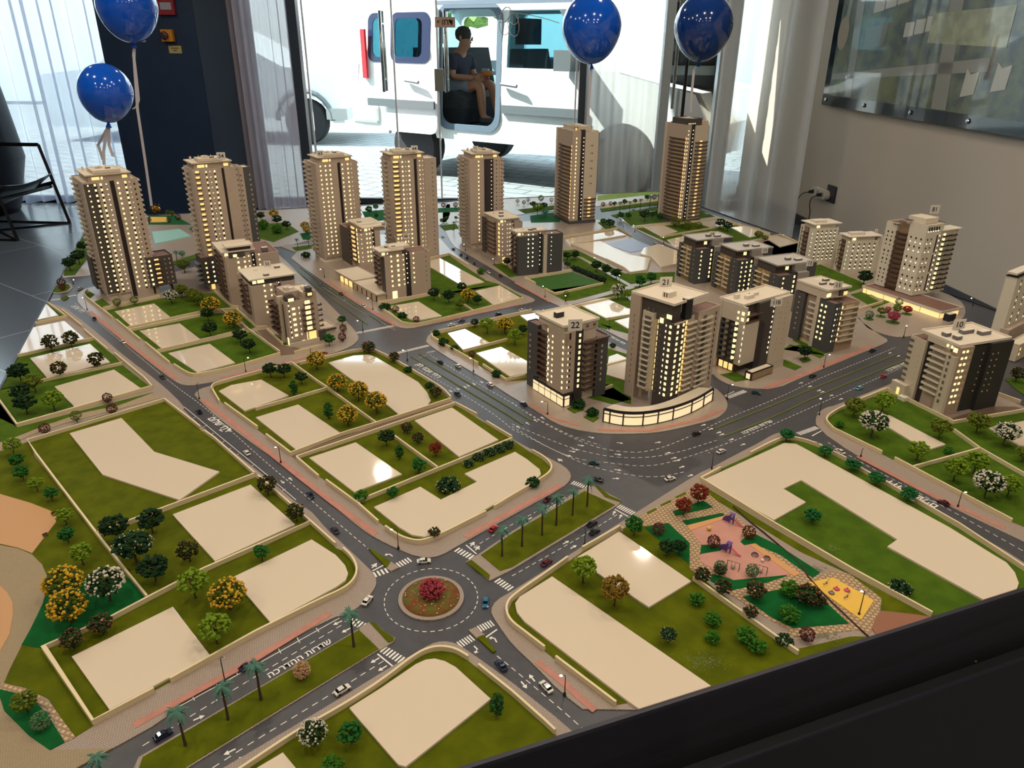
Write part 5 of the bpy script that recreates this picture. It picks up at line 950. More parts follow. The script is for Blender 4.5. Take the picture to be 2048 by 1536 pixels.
b, zs, s0, s1 = tall('very tall tower with stacked side balconies, in front of the second window post', (1165, 268), .43, 22, 1116, 0, 1200, (1168, 1174), 0, 0, (1152, 1172), 0, 0) if False else tall('very tall tower with stacked side balconies, in front of the second window post', (1146, 262), .425, 22, 1114, 0, 1199, (1163, 1173), 0, 0, (1154, 1170.5), 9)
h = .425; b.box('penthouse', beigeL, .016, b.Ru * .72, .012, b.Lv * .8, h - .003, h + .018, .003); b.win('R', .022, h + .006, .007, .010, 'g', -.012); b.box('canopy', brnM, .010, .03, .002, .012, h + .0125, h + .0138)
for k in range(3): b.box('canopy', slate, b.Ru * .72, b.Ru * .72 + .012, .012, .06, h + .004 + .005 * k, h + .0055 + .005 * k)
b.unit(.045, .05, h + .018, .03, .02, .006, capM); b.unit(.03, .07, h + .018, .012, .012, .008, beigeL); b.done()
b, zs, s0, s1 = tall('tallest tower with a dark crown, in front of the dark strip of window', (1377, 250), .452, 30, 1332, 0, 1420, (1384, 1394), 0, 0, (1379, 1391), 0, True)
h = .452; b.box('dark_crown', dark, .004, b.Ru * .66, .006, b.Lv * .75, h - .002, h + .026, .003); b.box('side_turret', beigeL, b.Ru * .68, b.Ru, .01, b.Lv * .7, h - .004, h + .012, .002)
for u in (.008, .016, .026, .036, .046): b.win('R', u, h + .004, .0034, .0038, 'o', -.006)
for k in range(3): b.box('canopy', slate, b.Ru, b.Ru + .009, .012, .05, h - .02 + .009 * k, h - .018 + .009 * k)
b.unit(.03, .04, h + .026, .03, .02, .004, capM); b.unit(.05, .06, h + .026, .016, .012, .006); b.done()

def mid(label, corner, h, ang, pxR, pxL, slot, cols, zn, wallm=beige, leftdark=None, lbal=None, lglow=None, rightm=None, rcols=(), sign=None, z0=.03, name='apartment_block', topdark=None, lm=brnM, dmin=.07, units=((.5, .5),), grp='mid height blocks', f=FH, pent=(.08, .7), pentm=None, stepR=0, lit=(.1, 'l')):
    b = Bld(name, label, corner, h, ang, pxR, pxL, grp, dmin=dmin); R, Lv = b.Ru, b.Lv; zs = Z(z0, zn, f)
    if slot: s0, s1 = b.U(slot[0]), b.U(slot[1])
    else: s0, s1 = R, R
    b.box('main_block', wallm, 0, s0, 0, Lv, 0, h, .0035, None, terM)
    if slot:
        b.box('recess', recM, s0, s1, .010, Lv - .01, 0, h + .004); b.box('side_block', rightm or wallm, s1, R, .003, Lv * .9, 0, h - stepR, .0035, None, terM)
        b.col('R', (s0 + s1) / 2, zs, .003, .0036, 'o', -.0095)
    for px, w, k, *r in cols:
        u = b.U(px); b.col('R', u, zs, w, w * 1.12, k, 0 if u < s0 else -.003, r[0] if r else None, 0, .0022, .005)
    for px, w, k in rcols: b.col('R', b.U(px), zs, w, w * 1.1, k, -.003)
    if leftdark: b.box('dark_cladding', dark, -.0008, 0, Lv * leftdark[0], Lv * leftdark[1], .01, h - .003)
    if lbal: b.balc('L', Lv * lbal[0], Lv * lbal[1], .012, zs, lm, 0, .005); b.col('L', Lv * (lbal[0] + lbal[1]) / 2, zs, Lv * (lbal[1] - lbal[0]) * .6, .009, lbal[2] if len(lbal) > 2 else 'd')
    if lglow: b.col('L', Lv * lglow[0], zs, lglow[1], .010, 'l' if len(lglow) < 3 else lglow[2])
    pm = pentm or wallm; p0, p1 = R * pent[0], R * pent[1]
    b.box('penthouse', pm, p0, p1, .014, Lv * .8, h - .003, h + .0135); b.win('R', p0 + .010, h + .006, .011, .0085, lit[1], -.014); b.win('R', p0 + .024, h + .006, .004, .0045, 'o', -.014)
    b.box('roof_slab', capM, p0 - .006, p1 + .004, .006, Lv * .85, h + .0135, h + .018, .0022)
    for fu, fv in units: b.unit(p0 + (p1 - p0) * fu, Lv * fv, h + .0158, .016, .011, .006)
    b.unit(p0 + (p1 - p0) * .3, Lv * .62, h + .0158, .012, .009, .004, capM)
    if topdark: b.box('dark_upstand', topdark, p1 - .012, p1 + .006, .010, .03, h - .003, h + .020)
    if sign: b.sign(*sign)
    return b
# ---- P1, P2, P3
b = mid('beige mid height block with stacked bowed balconies, in front of tower 54', (450.5, 516), .165, 31, 557, 427, (502, 511), [(475, .006, 'l'), (488, .0055, 'l'), (497, .004, 'l')], 9, lbal=(.25, .72), rcols=[(518, .0045, 'l'), (530, .0034, 'd'), (541, .0034, 'd')], units=((.6, .5), (.85, .3)), pent=(-.02, .55), pentm=beigeL, z0=.028)
b.box('dark_penthouse', dark, .012, b.U(490), -.001, .02, .162, .174); b.win('R', .03, .1685, .012, .009, 'l', .0015); b.box('upper_floor', dark, .016, b.Ru * .5, .012, .05, .18, .194); b.box('roof_slab', capM, .006, b.Ru * .54, .002, .06, .194, .199, .002); b.unit(b.Ru * .78, .03, .165, .02, .016, .012); b.done()
b = mid('beige block with a wide cream roof and tilted roof sign behind the glowing corner block', (501, 573), .132, 32, 590, 473, (556, 562), [(528, .005, 'l'), (541, .005, 'l')], 6, lbal=(.2, .6), sign=('53', 535, 532, .158, .013), units=((.8, .6), (.4, .2)), pent=(.04, 1.02), pentm=dark, z0=.045); b.win('R', .034, .1395, .020, .011, 'l', -.0135); b.balc('R', b.U(548), b.U(560), .008, Z(.04, 6), brnM); b.done()
b = Bld('apartment_block', 'corner block with bright glowing balcony bays and a lit ground floor', (571, 605.5), .131, 37, 634, 545, 'mid height blocks', dmin=.075); R, Lv = b.Ru, b.Lv
b.box('main_block', beige, 0, R * .55, 0, Lv, 0, .131, .0035, None, terM); b.box('side_block', beige, R * .55, R, .002, Lv * .9, 0, .150, .0035); b.box('rear_block', beige, .012, R * .55, .03, Lv, .128, .150); b.box('stair_core', beigeL, -.006, .012, .04, .055, 0, .137)
b.box('recess', recM, -.001, .0, .022, .028, .02, .12)
for px in (585,): b.col('R', b.U(px), Z(.03, 6, .0158), .009, .0065, 'l')
b.col('R', b.U(576), Z(.026, 7, .0158), .003, .0045, 'o', k2='b', dz2=.006, w2=.002, h2=.006); b.col('R', b.U(596), Z(.03, 6, .0158), .0022, .005, 'o'); b.col('R', b.U(614), Z(.042, 6, .0155), .015, .0105, 'l', -.002); b.balc('R', b.U(606), b.U(624), .008, Z(.040, 6, .0155), brnM, -.002, .004); b.balc('R', b.U(600), b.U(605), .011, Z(.042, 5, .0155), brnM, -.002, .005); b.col('R', b.U(603), Z(.043, 5, .0155), .005, .006, 'o', -.001)
b.balc('L', .045, Lv, .016, Z(.035, 6, .0158), brnM, 0, .005); b.col('L', .062, Z(.035, 6, .0158), .012, .009, 'g')
b.box('dark_penthouse', dark, .006, R * .34, .004, .03, .128, .141); b.win('R', R * .19, .1345, .016, .009, 'l', -.004); b.box('dark_penthouse', dark, R * .66, R * .86, -.004, .02, .138, .150); b.win('R', R * .76, .144, .013, .008, 'g', .004)
b.win('R', b.U(605), .020, .008, .026, 'l', -.002); b.win('R', b.U(618), .020, .022, .026, 'g', -.002); b.win('L', .012, .012, .010, .022, 'l'); b.col('R', b.U(598), [.008], .008, .006, 'l')
for k in range(4): b.box('pergola_beam', brnM, .006 + .007 * k, .008 + .007 * k, .004, .034, .143, .145)
for k in range(3): b.box('canopy', slate, R * .7, R * .86, -.003, .02, .152 + .004 * k, .1535 + .004 * k)
b.box('terrace_wall', beigeL, -.004, R * .9, -.010, -.006, 0, .012); b.box('shop_annex', beigeL, R + .002, R + .05, .006, .07, 0, .030, .003); b.box('dark_wall', dark, R - .006, R + .014, -.004, .004, 0, .030)
b.box('canopy', recM, R + .014, R + .05, .0, .006, .024, .0265); b.balc('R', R, R + .012, .010, Z(.045, 5, .0158), brnM, -.01, .004)
b.unit(R * .4, .05, .150, .016, .012, .006, capM); b.unit(R * .8, .04, .150, .02, .014, .006, capM); b.unit(R * .25, .05, .150, .01, .01, .009, beigeL); b.done()
# ---- 65, 66 on the shop podium
pd = Bld('shop_podium', 'long low shop podium with a lit arcade under two mid height blocks', (754, 590), .026, 36, 776, 668, None, 'shop podium', dmin=.1); R, Lv = max(.05, pd.Ru), pd.Lv
pd.box('podium_hall', beigeL, .002, R + .04, .004, Lv * .52, 0, .022); pd.box('podium_hall', beigeL, .004, R + .04, Lv * .54, Lv, 0, .024); pd.box('podium_roof', beige, -.002, R + .045, 0, Lv * .53, .022, .027, .002); pd.box('podium_roof', beige, 0, R + .045, Lv * .53, Lv, .024, .029, .002)
for i in range(9):
    v = .006 + (Lv - .02) * i / 9; pd.box('pillar', recM, -.001, .002, v, v + .003, 0, .022)
    if i not in (8,): pd.win('L', v + Lv / 18 + .001, .0105, Lv / 9 - .007, .019, 'g' if 4 < i < 8 else 'd', -.0015)
pd.win('R', .022, .010, .010, .016, 'd', -.0035)
b = mid('beige block on the podium with a dark balcony side and warm glowing edge', (716, 467), .152, 32, 760, 679, (744, 750), [(722, .003, 'l'), (733, .005, 'l'), (739, .005, 'l')], 8, leftdark=(.45, 1.0), lbal=(.12, .42, 'g'), lglow=(.06, .008), z0=.045, pent=(.3, 1.3), pentm=beige, units=((.2, .5),)); b.box('roof_slab', capM, .02, .10, .05, .10, .165, .172, .002); b.sign('65', 768, 452, .168, .012); b.done()
b = mid('beige mid height block at the podium end with a bright yellow entrance', (769, 514), .150, 31, 860, 749, (809, 821), [(782, .0052, 'l'), (795, .0066, 'l'), (806, .0038, 'l')], 7, leftdark=(.05, .4), lbal=(.45, .85), rcols=[(827, .0045, 'l'), (840, .003, 'd'), (852, .003, 'y')], z0=.048, pent=(-.05, .42), pentm=beige, units=((.7, .4), (.5, .6))); b.win('R', b.U(790, 0, .02), .016, .017, .026, 'l'); b.box('roof_slab', capM, .03, b.Ru * .6, .02, .07, .167, .174, .002); b.sign('66', 812, 476, .174, .012); b.done()
# ---- 72, 73
b = mid('beige block with a warm glowing corner column, at the foot of tower 71', (1002, 448), .156, 27, 1046, 964, (1026, 1030), [(1005, .003, 'o'), (1015, .0038, 'o', 'b'), (1020, .0038, 'o')], 8, leftdark=(.78, 1.0), lbal=(.25, .76, 'd'), lglow=(.1, .012, 'g'), pent=(.0, .9), pentm=beigeL, units=((.3, .3), (.6, .6)), z0=.034); b.win('R', .012, .013, .012, .022, 'g'); b.done()
b = mid('slate grey and beige block with dotted windows, nearest the green field', (1038, 474), .147, 22, 1127, 1026, (1079, 1086), [(1057, .0046, 'o'), (1066, .0046, 'o')], 8, wallm=slate, rightm=slate, lbal=(.3, .8, 'd'), rcols=[(1094, .003, 'd'), (1104, .003, 'o')], pent=(-.02, .62), pentm=beigeL, units=((.5, .3), (.65, .4)), z0=.034); s = b.U(1088); b.box('beige_fin', beigeL, s, s + .014, -.001, .0025, 0, .146); b.done()
# ---- 22
b = Bld('apartment_block', 'dark and beige tower with roof sign 22 over a lit corner shopfront', (1130.8, 667), .188, 34, 1219, 1053, 'numbered towers at the junction', dmin=.09); R, Lv = b.Ru, b.Lv; h = .188
g0, g1, g2_, g3 = b.U(1152), b.U(1167), b.U(1172), b.U(1197)
b.box('beige_block', beige, 0, g0, 0, Lv * .42, .034, h, .004); b.box('balcony_core', beigeL, .014, g0, Lv * .42, Lv * .72, .034, h - .012); b.box('dark_block', slate, .004, g0, Lv * .72, Lv, .0, h - .016, .003, None, terM)
b.box('recess', recM, g0, g1, -.001, Lv * .7, .0, h); b.box('balcony_core', beigeL, g1, g3, .008, Lv * .8, .0, h - .004); b.box('dark_block', slate, g3, R, 0, Lv * .85, 0, h - .030, .003, None, terM)
b.box('upper_terrace', beigeL, .004, g0 - .004, .012, Lv * .7, h - .004, h + .013); b.box('roof_slab', capM, -.002, g3 + .006, .004, Lv * .75, h + .012, h + .018, .0035); b.box('penthouse', beige, g1, g3 + .004, .006, Lv * .6, h - .006, h + .012)
zs = Z(.048, 9, .0148); b.col('L', .006, zs, .0045, .006, 'l'); b.col('L', Lv * .30, zs, .0042, .0048, 'l', 0); b.col('L', Lv * .40, zs[:8], .005, .006, 'o'); b.col('L', Lv * .50, zs, .015, .010, 'l', -.0138); b.balc('L', Lv * .43, Lv * .71, .016, zs, brnM, -.013, .0035); b.col('L', Lv * .92, Z(.05, 7, .0148), .0045, .005, 'd', -.004)
b.col('R', b.U(1142), zs[:8], .0038, .005, 'b'); b.col('R', b.U(1138), zs[:8], .0018, .005, 'o'); b.col('R', b.U(1146), zs[:8], .002, .005, 'd'); b.col('R', (g0 + g1) / 2 + .001, Z(.045, 10, .0145), .0055, .0075, 'l', .001); b.balc('R', g2_, g3, .012, Z(.032, 9, .0148), brnM, -.007, .0045); b.col('R', (g2_ + g3) / 2, Z(.034, 9, .0148), .012, .008, 'd', -.008); b.col('R', b.U(1207), Z(.045, 7, .0148), .0045, .006, 'd')
b.win('R', b.U(1141), h - .01, .005, .015, 'b'); b.win('L', .022, h + .004, .009, .007, 'l', -.005); b.win('L', .034, h + .004, .009, .007, 'l', -.005); b.win('R', b.U(1178), h + .003, .007, .007, 'y', -.006); b.win('R', b.U(1192), h + .003, .007, .007, 'y', -.006)
b.box('balcony_slab', brnM, g2_ - .004, R - .002, -.010, .0, h - .032, h - .029)
b.unit(.03, Lv * .42, h + .0145, .022, .012, .013, ironM); b.sign('22', 1150, 660, h + .0155, .0205)
c = at(1126, 815, TZ + HP) - b.o; pu, pv = c.dot(b.u), c.dot(b.v); PLv = .125
b.box('shop_base', ironM, pu, pu + .022, pv, pv + PLv, 0, .034, .003, None, roofM); b.box('shop_base', slate, pu + .022, g2_, pv + .006, .02, 0, .030)
for i in range(5): b.win('L', pv + .002 + (i + .5) * (PLv / 5), .011, PLv / 5 - .003, .016, 'g' if 0 else 'l2' if 0 else 'q', -pu) if 0 else None
shopM = mat('shop_glow', (1, .80, .48, 1), .5, emit=.62); WK['s'] = shopM
for i in range(5): b.win('L', pv + (i + .5) * (PLv / 5), .0105, PLv / 5 - .003, .017, 's', -pu); b.win('L', pv + (i + .5) * (PLv / 5), .0245, PLv / 5 - .003, .006, 's', -pu)
b.win('R', pu + .011, .0105, .014, .017, 's', -pv); b.win('R', pu + .011, .0245, .014, .006, 's', -pv); b.box('canopy', ironM, pu + .014, pu + .034, pv - .004, pv + .006, .0315, .034); b.done()
# ---- 21
b = Bld('apartment_block', 'tall dark cornered tower with roof sign 21 over the curved lit shopfront', (1349, 649), .219, 41, 1441, 1261, 'numbered towers at the junction', dmin=.11); R, Lv = b.Ru, b.Lv; h = .219
a1, a2, a3, a4 = b.U(1372), b.U(1394), b.U(1398), b.U(1424); l1, l2, l3, l4 = b.V(1318), b.V(1310), b.V(1288), b.V(1281)
b.box('dark_block', dark, 0, a1, 0, l1, .0, h, .004, None, terM); b.box('balcony_block', beige, a1 + .002, a2, .006, l1 * .9, 0, h + .002, .0035, None, terM); b.box('balcony_block', beige, a3, R, .001, l1, 0, h + .008, .0035, None, terM); b.box('recess', recM, a2, a3, .014, l1 * .8, 0, h)
b.box('beige_wing', beige, .010, a1, l1, l2, 0, h + .002); b.box('oriel_bay', beigeL, -.004, a1 * .8, l2, l3, .034, h + .012, .003); b.box('beige_wing', beige, .016, a1, l3, l4, 0, h + .04); b.box('beige_wing', beige, -.002, a1 * 1.2, l4, Lv, 0, h + .042)
b.box('upper_dark', dark, .004, a1 * .9, l1 * .3, l4, h - .002, h + .042); b.box('roof_slab', capM, -.002, b.U(1407, .02, h + .05), l1 * .1, Lv, h + .042, h + .048, .004); b.box('chimney_block', ironM, a1 + .002, a1 + .026, l1 * .1, l1 * .38, h - .002, h + .048); b.unit(a1 + .014, l1 * .24, h + .048, .021, .018, .0012, capM)
b.box('roof_core', capM, .028, .056, l1 * 1.0, l1 * 1.4, h + .044, h + .057); b.box('stair_window', blkM, .0272, .028, l1 * 1.1, l1 * 1.15, h + .046, h + .055); b.box('stair_window', blkM, .0272, .028, l1 * 1.25, l1 * 1.3, h + .046, h + .055)
zs = Z(.04, 13, .0142); b.col('R', b.U(1357), zs, .0065, .007, 'l'); b.col('R', b.U(1368), zs, .0055, .007, 'l'); b.col('L', l1 * .22, zs, .0060, .0068, 'l'); b.col('L', l1 * .5, zs, .0024, .005, 'o'); b.col('L', l1 * .85, zs, .005, .006, 'y'); b.col('L', (l1 + l2) / 2, zs, .0055, .009, 'l', -.0098)
b.col('R', b.U(1376), zs, .012, .010, 'g', -.0055); b.balc('R', b.U(1376) + .004, a2, .009, zs, cream, -.006, .0038); b.balc('R', a3 + .004, a4, .008, zs, cream, -.001, .0035); b.col('R', (a3 + a4) / 2 + .002, zs, .013, .008, 'y', -.0005); b.col('R', b.U(1434), zs, .0022, .008, 'b', -.0005)
b.balc('L', (l2 + l3) / 2 - .012, (l2 + l3) / 2 + .012, .006, Z(.045, 13, .0142), cream, .004, .0035); b.col('L', (l2 + l3) / 2, Z(.046, 13, .0142), .018, .008, 'y', .0042); b.col('L', (l4 + Lv) / 2, zs, .001, .006, 'y', .0022)
b.win('L', l1 * .42, h + .012, .014, .010, 'l', -.0035); b.win('R', .012, h + .012, .008, .010, 'l', -.02) ; b.win('L', l1 * .8, h - .0, .010, .012, 'l', .001); b.win('L', l2 * 1.15, h + .014, .005, .012, 'y', -.0035); b.win('L', l2 * 1.4, h + .014, .005, .012, 'y', -.0035)
b.balc('R', .0, a1, .002, [h + .003], cream, .0, .003); b.sign('21', 1331, 573, h + .044, .019)
# curved shopfront: follows the kerb
pts = W([(1206, 845), (1240, 853), (1280, 854), (1320, 848), (1360, 837), (1395, 822), (1424, 803)]); P = smooth([Vector((p.x, p.y)) for p in pts], 2); inn = Vector((b.o.x, b.o.y)) + Vector((b.u.x, b.u.y)) * .05 + Vector((b.v.x, b.v.y)) * .07
lp = lambda p: ((p - Vector((b.o.x, b.o.y))).dot(Vector((b.u.x, b.u.y))), (p - Vector((b.o.x, b.o.y))).dot(Vector((b.v.x, b.v.y))))
back = [p + (inn - p).normalized() * .035 for p in P]
b2 = MB(); b2.prism([lp(p) for p in P] + [lp(p) for p in reversed(back)], .0295, .033); b2.build('curved_roof', ironM, b.root)
P2 = [p + (inn - p).normalized() * .003 for p in P]; MB().prism([lp(p) for p in P2] + [lp(p) for p in reversed(back)], .033, .0336).build('curved_roof_deck', roofM, b.root)
def band(Q, z0, z1, M, nm, t=.0016):
    q = MB(); Q2 = [p + (inn - p).normalized() * t for p in Q]; q.prism([lp(p) for p in Q] + [lp(p) for p in reversed(Q2)], z0, z1); q.build(nm, M, b.root)
band(P, .033, .0365, ironM, 'roof_parapet'); band(P, .0215, .0235, ironM, 'transom'); band(P, 0, .0015, ironM, 'plinth')
n = len(P) - 1
for i in range(8):
    k0, k1 = int(n * i / 8), max(int(n * (i + 1) / 8), 1); Q = [p + (inn - p).normalized() * .0012 for p in P[k0:k1 + 1]]; band(Q, .0015, .0295, shopM, 'shop_window', .001)
for i in range(9):
    p = P[min(n, int(n * i / 8))]; x, y = lp(p); MB().box(x - .0012, x + .0012, y - .0012, y + .0012, 0, .033).build('shop_column', ironM, b.root)
MB().prism([lp(p) for p in [q_ + (inn - q_).normalized() * .004 for q_ in P]] + [lp(p) for p in reversed(back)], 0, .0294).build('shop_hall', cream, b.root); b.done()
# ---- 11b
b = Bld('apartment_block', 'beige block with warm corner balconies and ribbed shop base at the avenue', (1495, 616), .186, 36, 1588, 1442, 'numbered towers at the junction', dmin=.09); R, Lv = b.Ru, b.Lv; h = .186
a1, a2, a3 = b.U(1524), b.U(1537), b.U(1556); b.box('beige_block', beigeL, 0, a1, 0, Lv * .22, .026, h - .045, .003, None, terM); b.box('upper_block', beigeL, -.001, a1 * .05 + .002, .0, Lv, h - .045, h); b.box('balcony_core', dark, .006, a1, Lv * .22, Lv * .85, .0, h - .002); b.box('beige_fin', beigeL, -.002, a1, Lv * .85, Lv, 0, h)
b.box('upper_block', beigeL, .0, .02, Lv * .3, Lv * .9, h - .044, h); b.box('dark_block', dark, a1, a3, .004, Lv * .9, 0, h); b.box('recess', recM, a1, a2, -.0, .006, 0, h - .06); b.box('beige_block', beigeL, a3, R, .001, Lv, .0, h); b.box('roof_slab', capM, .0, R, .012, Lv, h, h + .006, .004)
zs = Z(.038, 7, .0160); b.col('L', Lv * .30, zs, .014, .011, 'l', -.0055); b.col('L', Lv * .66, zs, .011, .010, 'd', -.0055); b.balc('L', Lv * .24, Lv * .42, .012, zs, slate, -.005, .0045); b.balc('L', Lv * .56, Lv * .80, .012, zs, slate, -.005, .0045); b.col('L', .002, zs, .002, .007, 'o')
for z in (h - .034, h - .018): b.win('L', Lv * .10, z, .008, .009, 'l', .001); b.win('R', .010, z, .012, .010, 'l', -.003); b.box('terrace_rail', brnM, .002, a1 + .006, -.002, .0, z - .010, z - .006); b.win('L', Lv * .26, z, .005, .006, 'l', .0015)
b.box('terrace_slab', terM, 0, a1, 0, .02, h - .046, h - .0445); b.box('terrace_slab', brnM, 0, a1, 0, .02, h - .0285, h - .027)
b.col('R', b.U(1553), Z(.036, 10, .0146), .003, .0055, 'o', -.0035); b.col('R', b.U(1568), Z(.04, 9, .0150), .0042, .0045, 'd', -.0005); b.col('R', b.U(1578), Z(.05, 9, .0150), .0045, .005, 'd', -.0005)
c = at(1502, 762, TZ + HP) - b.o; pu, pv = c.dot(b.u), c.dot(b.v); b.box('shop_base', ironM, pu, pu + .088, pv, pv + .022, 0, .0225, .002, None, roofM); ribM_ = brick('ribbed_front', 'b7a07a', 'a8916c', '5c4a34', 260, .6, .08, 0, .5, 4, .2); b.box('ribbed_front', ribM_, pu + .002, pu + .086, pv - .0006, pv, .002, .019); b.win('L', pv + .011, .010, .012, .014, 's', -pu)
for v in (Lv * .34, Lv * .52, Lv * .7): b.win('L', v, .012, .012, .018, 'g', -.005)
b.unit(a1 * 1.1, Lv * .5, h + .003, .03, .010, .008, capM); b.unit(a1 * 1.6, Lv * .6, h + .003, .03, .010, .007, capM); b.unit(a1 * .6, Lv * .7, h + .003, .014, .010, .010, capM); b.sign('11B', 1552, 611, h + .004, .014); b.done()
# ---- 11
b = Bld('apartment_block', 'grey fronted block with roof sign 11 over a curved shop podium', (1671, 608), .146, 27, 1722, 1592, 'row of grey numbered blocks', dmin=.09); R, Lv = b.Ru, b.Lv; h = .146
l1, l2, l3 = b.V(1641), b.V(1634), b.V(1611); b.box('slate_block', slate, 0, R * .28, 0, l1, 0, h, .003, None, terM); b.box('balcony_block', mat('balcony_tan', 'a38a70', .7), R * .28, R, .002, l1, 0, h - .006, .003, None, terM); b.box('beige_fin', beigeL, -.001, R * .3, l1, l2, 0, h + .012); b.box('balcony_core', beige, .012, R * .4, l2, l3, 0, h + .004); b.box('slate_block', slate, .0, R * .4, l3, Lv, 0, h - .002)
b.box('upper_block', beigeL, .0, R * .5, l1 * .7, Lv, h + .003, h + .030, .0); b.box('upper_block', slate, R * .5, R * .8, l1 * .6, Lv * .8, h + .006, h + .026); b.box('roof_slab', capM, -.002, R * .9, l1 * .55, Lv, h + .026, h + .032, .003)
zs = Z(.034, 7, .0160); b.col('L', l1 * .55, zs, .0055, .006, 'l'); b.col('L', l1 * .82, zs, .0055, .006, 'l'); b.col('R', R * .10, zs, .0025, .005, 'o'); b.col('R', R * .20, zs, .0035, .005, 'd'); b.balc('R', R * .32, R * .98, .009, zs, cream, -.002, .003); b.col('R', R * .33, zs, .003, .009, 'l', -.001); b.col('R', R * .62, zs, .03, .009, 'd', -.001)
b.balc('L', l2, (l2 + l3) / 2 + .004, .010, zs, cream, -.010, .004); b.col('L', (l3 + Lv) / 2, zs, .004, .004, 'd'); b.win('L', l1 * .58, h + .013, .006, .006, 'o'); b.win('R', .012, h + .013, .014, .010, 'l', -l1 * .7 + .001) ; b.win('R', R * .7, h + .013, .014, .010, 'g', -l1 * .6 + .001)
c = at(1652, 704, TZ + HP) - b.o; pu, pv = c.dot(b.u), c.dot(b.v); PR = R + .02 - pu
def arcbox(nm, M, off, z0, z1, th): 
    Q = [(pu, pv - off), (pu + PR * .75, pv - off)] + [(pu + PR * .75 + .026 * math.sin(a), pv - off + .026 - .026 * math.cos(a)) for a in [PI / 2 * k / 8 for k in range(9)]] + [(pu + PR * .75 + .026, .05), (pu, .05)]
    MB().prism(Q, z0, z1).build(nm, M, b.root)
arcbox('podium_hall', shopM, 0, .0, .012, 0); arcbox('podium_band', mat('podium_rose', '8f7262', .6), .0006, .012, .021, 0); arcbox('podium_roof', capM, .0012, .021, .025, 0)
for fu, fv in ((.2, .55), (.45, .45), (.55, .7)): b.unit(R * fu + .01, Lv * fv, h + .030, .022, .009, .006)
b.sign('11', 1675, 577, h + .030, .016); b.done()
# ---- 12, 13, 14
for lab, cor, pxR, pxL, sg_, lit in (('grey block with roof sign 14, first of the row from the window side', (1396, 499), 1430, 1358, ('14', 1424, 466), 1), ('grey block with roof sign 13, middle of the row of three', (1477.5, 521), 1510, 1430, ('13', 1529, 499), 1), ('grey block with roof sign 12, last of the row of three toward building 11', (1558.8, 552), 1597, 1503, ('12', 1619, 525), 1)):
    b = Bld('apartment_block', lab, cor, .128, 22, pxR, pxL, 'row of grey numbered blocks', dmin=.09); R, Lv = b.Ru, b.Lv; h = .128; b.box('slate_block', slate, 0, R * .75, 0, Lv * .32, 0, h, .003, None, terM); b.box('stair_strip', recM, R * .75, R, .004, .05, 0, h + .004); b.box('balcony_core', mat('balcony_ochre', '9b8052', .6), .008, R * .9, Lv * .32, Lv * .85, 0, h - .002, .003, None, terM); b.box('slate_block', slate, .002, R * .9, Lv * .85, Lv, 0, h - .001)
    zs = Z(.022, 7, .0160); b.balc('L', Lv * .33, Lv * .56, .010, zs, cream, -.008, .003); b.balc('L', Lv * .64, Lv * .84, .010, zs, cream, -.008, .003); b.col('L', Lv * .60, zs, .007, .012, 'd', -.0065); b.col('R', R * .24, zs, .005, .0058, 'l'); b.col('R', R * .52, zs, .0052, .0058, 'l') if '13' in lab else None; b.col('R', R * .86, zs, .006, .009, 'l', -.0045); b.col('L', Lv * .16, zs, .002, .005, 'd'); b.col('L', Lv * .93, zs, .0022, .004, 'd', -.002)
    b.box('beige_block', mat('facade_grey', '97928a', .7), R, R + .045, .0, Lv * .6, 0, h + .002); b.box('upper_block', dark, .012, R, .035, Lv * .9, h - .002, h + .024); b.box('upper_block', MATS['facade_grey'], R, R + .048, .018, Lv * .7, h, h + .024); b.box('upper_block', slate, R + .048, R + .088, .02, Lv * .6, .04, h + .022); b.box('roof_slab', mat('roof_grey', 'a09a92', .7), .006, R + .09, .02, Lv * .95, h + .024, h + .0285, .003, None, mat('roof_pale', 'bab4aa', .6))
    b.win('R', R * .75, h + .011, .012, .011, 'l', -.034); b.unit(R + .01, Lv * .5, h + .026, .018, .012, .008); b.unit(R + .04, Lv * .4, h + .026, .024, .014, .006); P_ = at(sg_[1], sg_[2], TZ + HP + h + .028); b.sign(sg_[0], sg_[1], sg_[2] + 6, h + .028, .014); b.done()
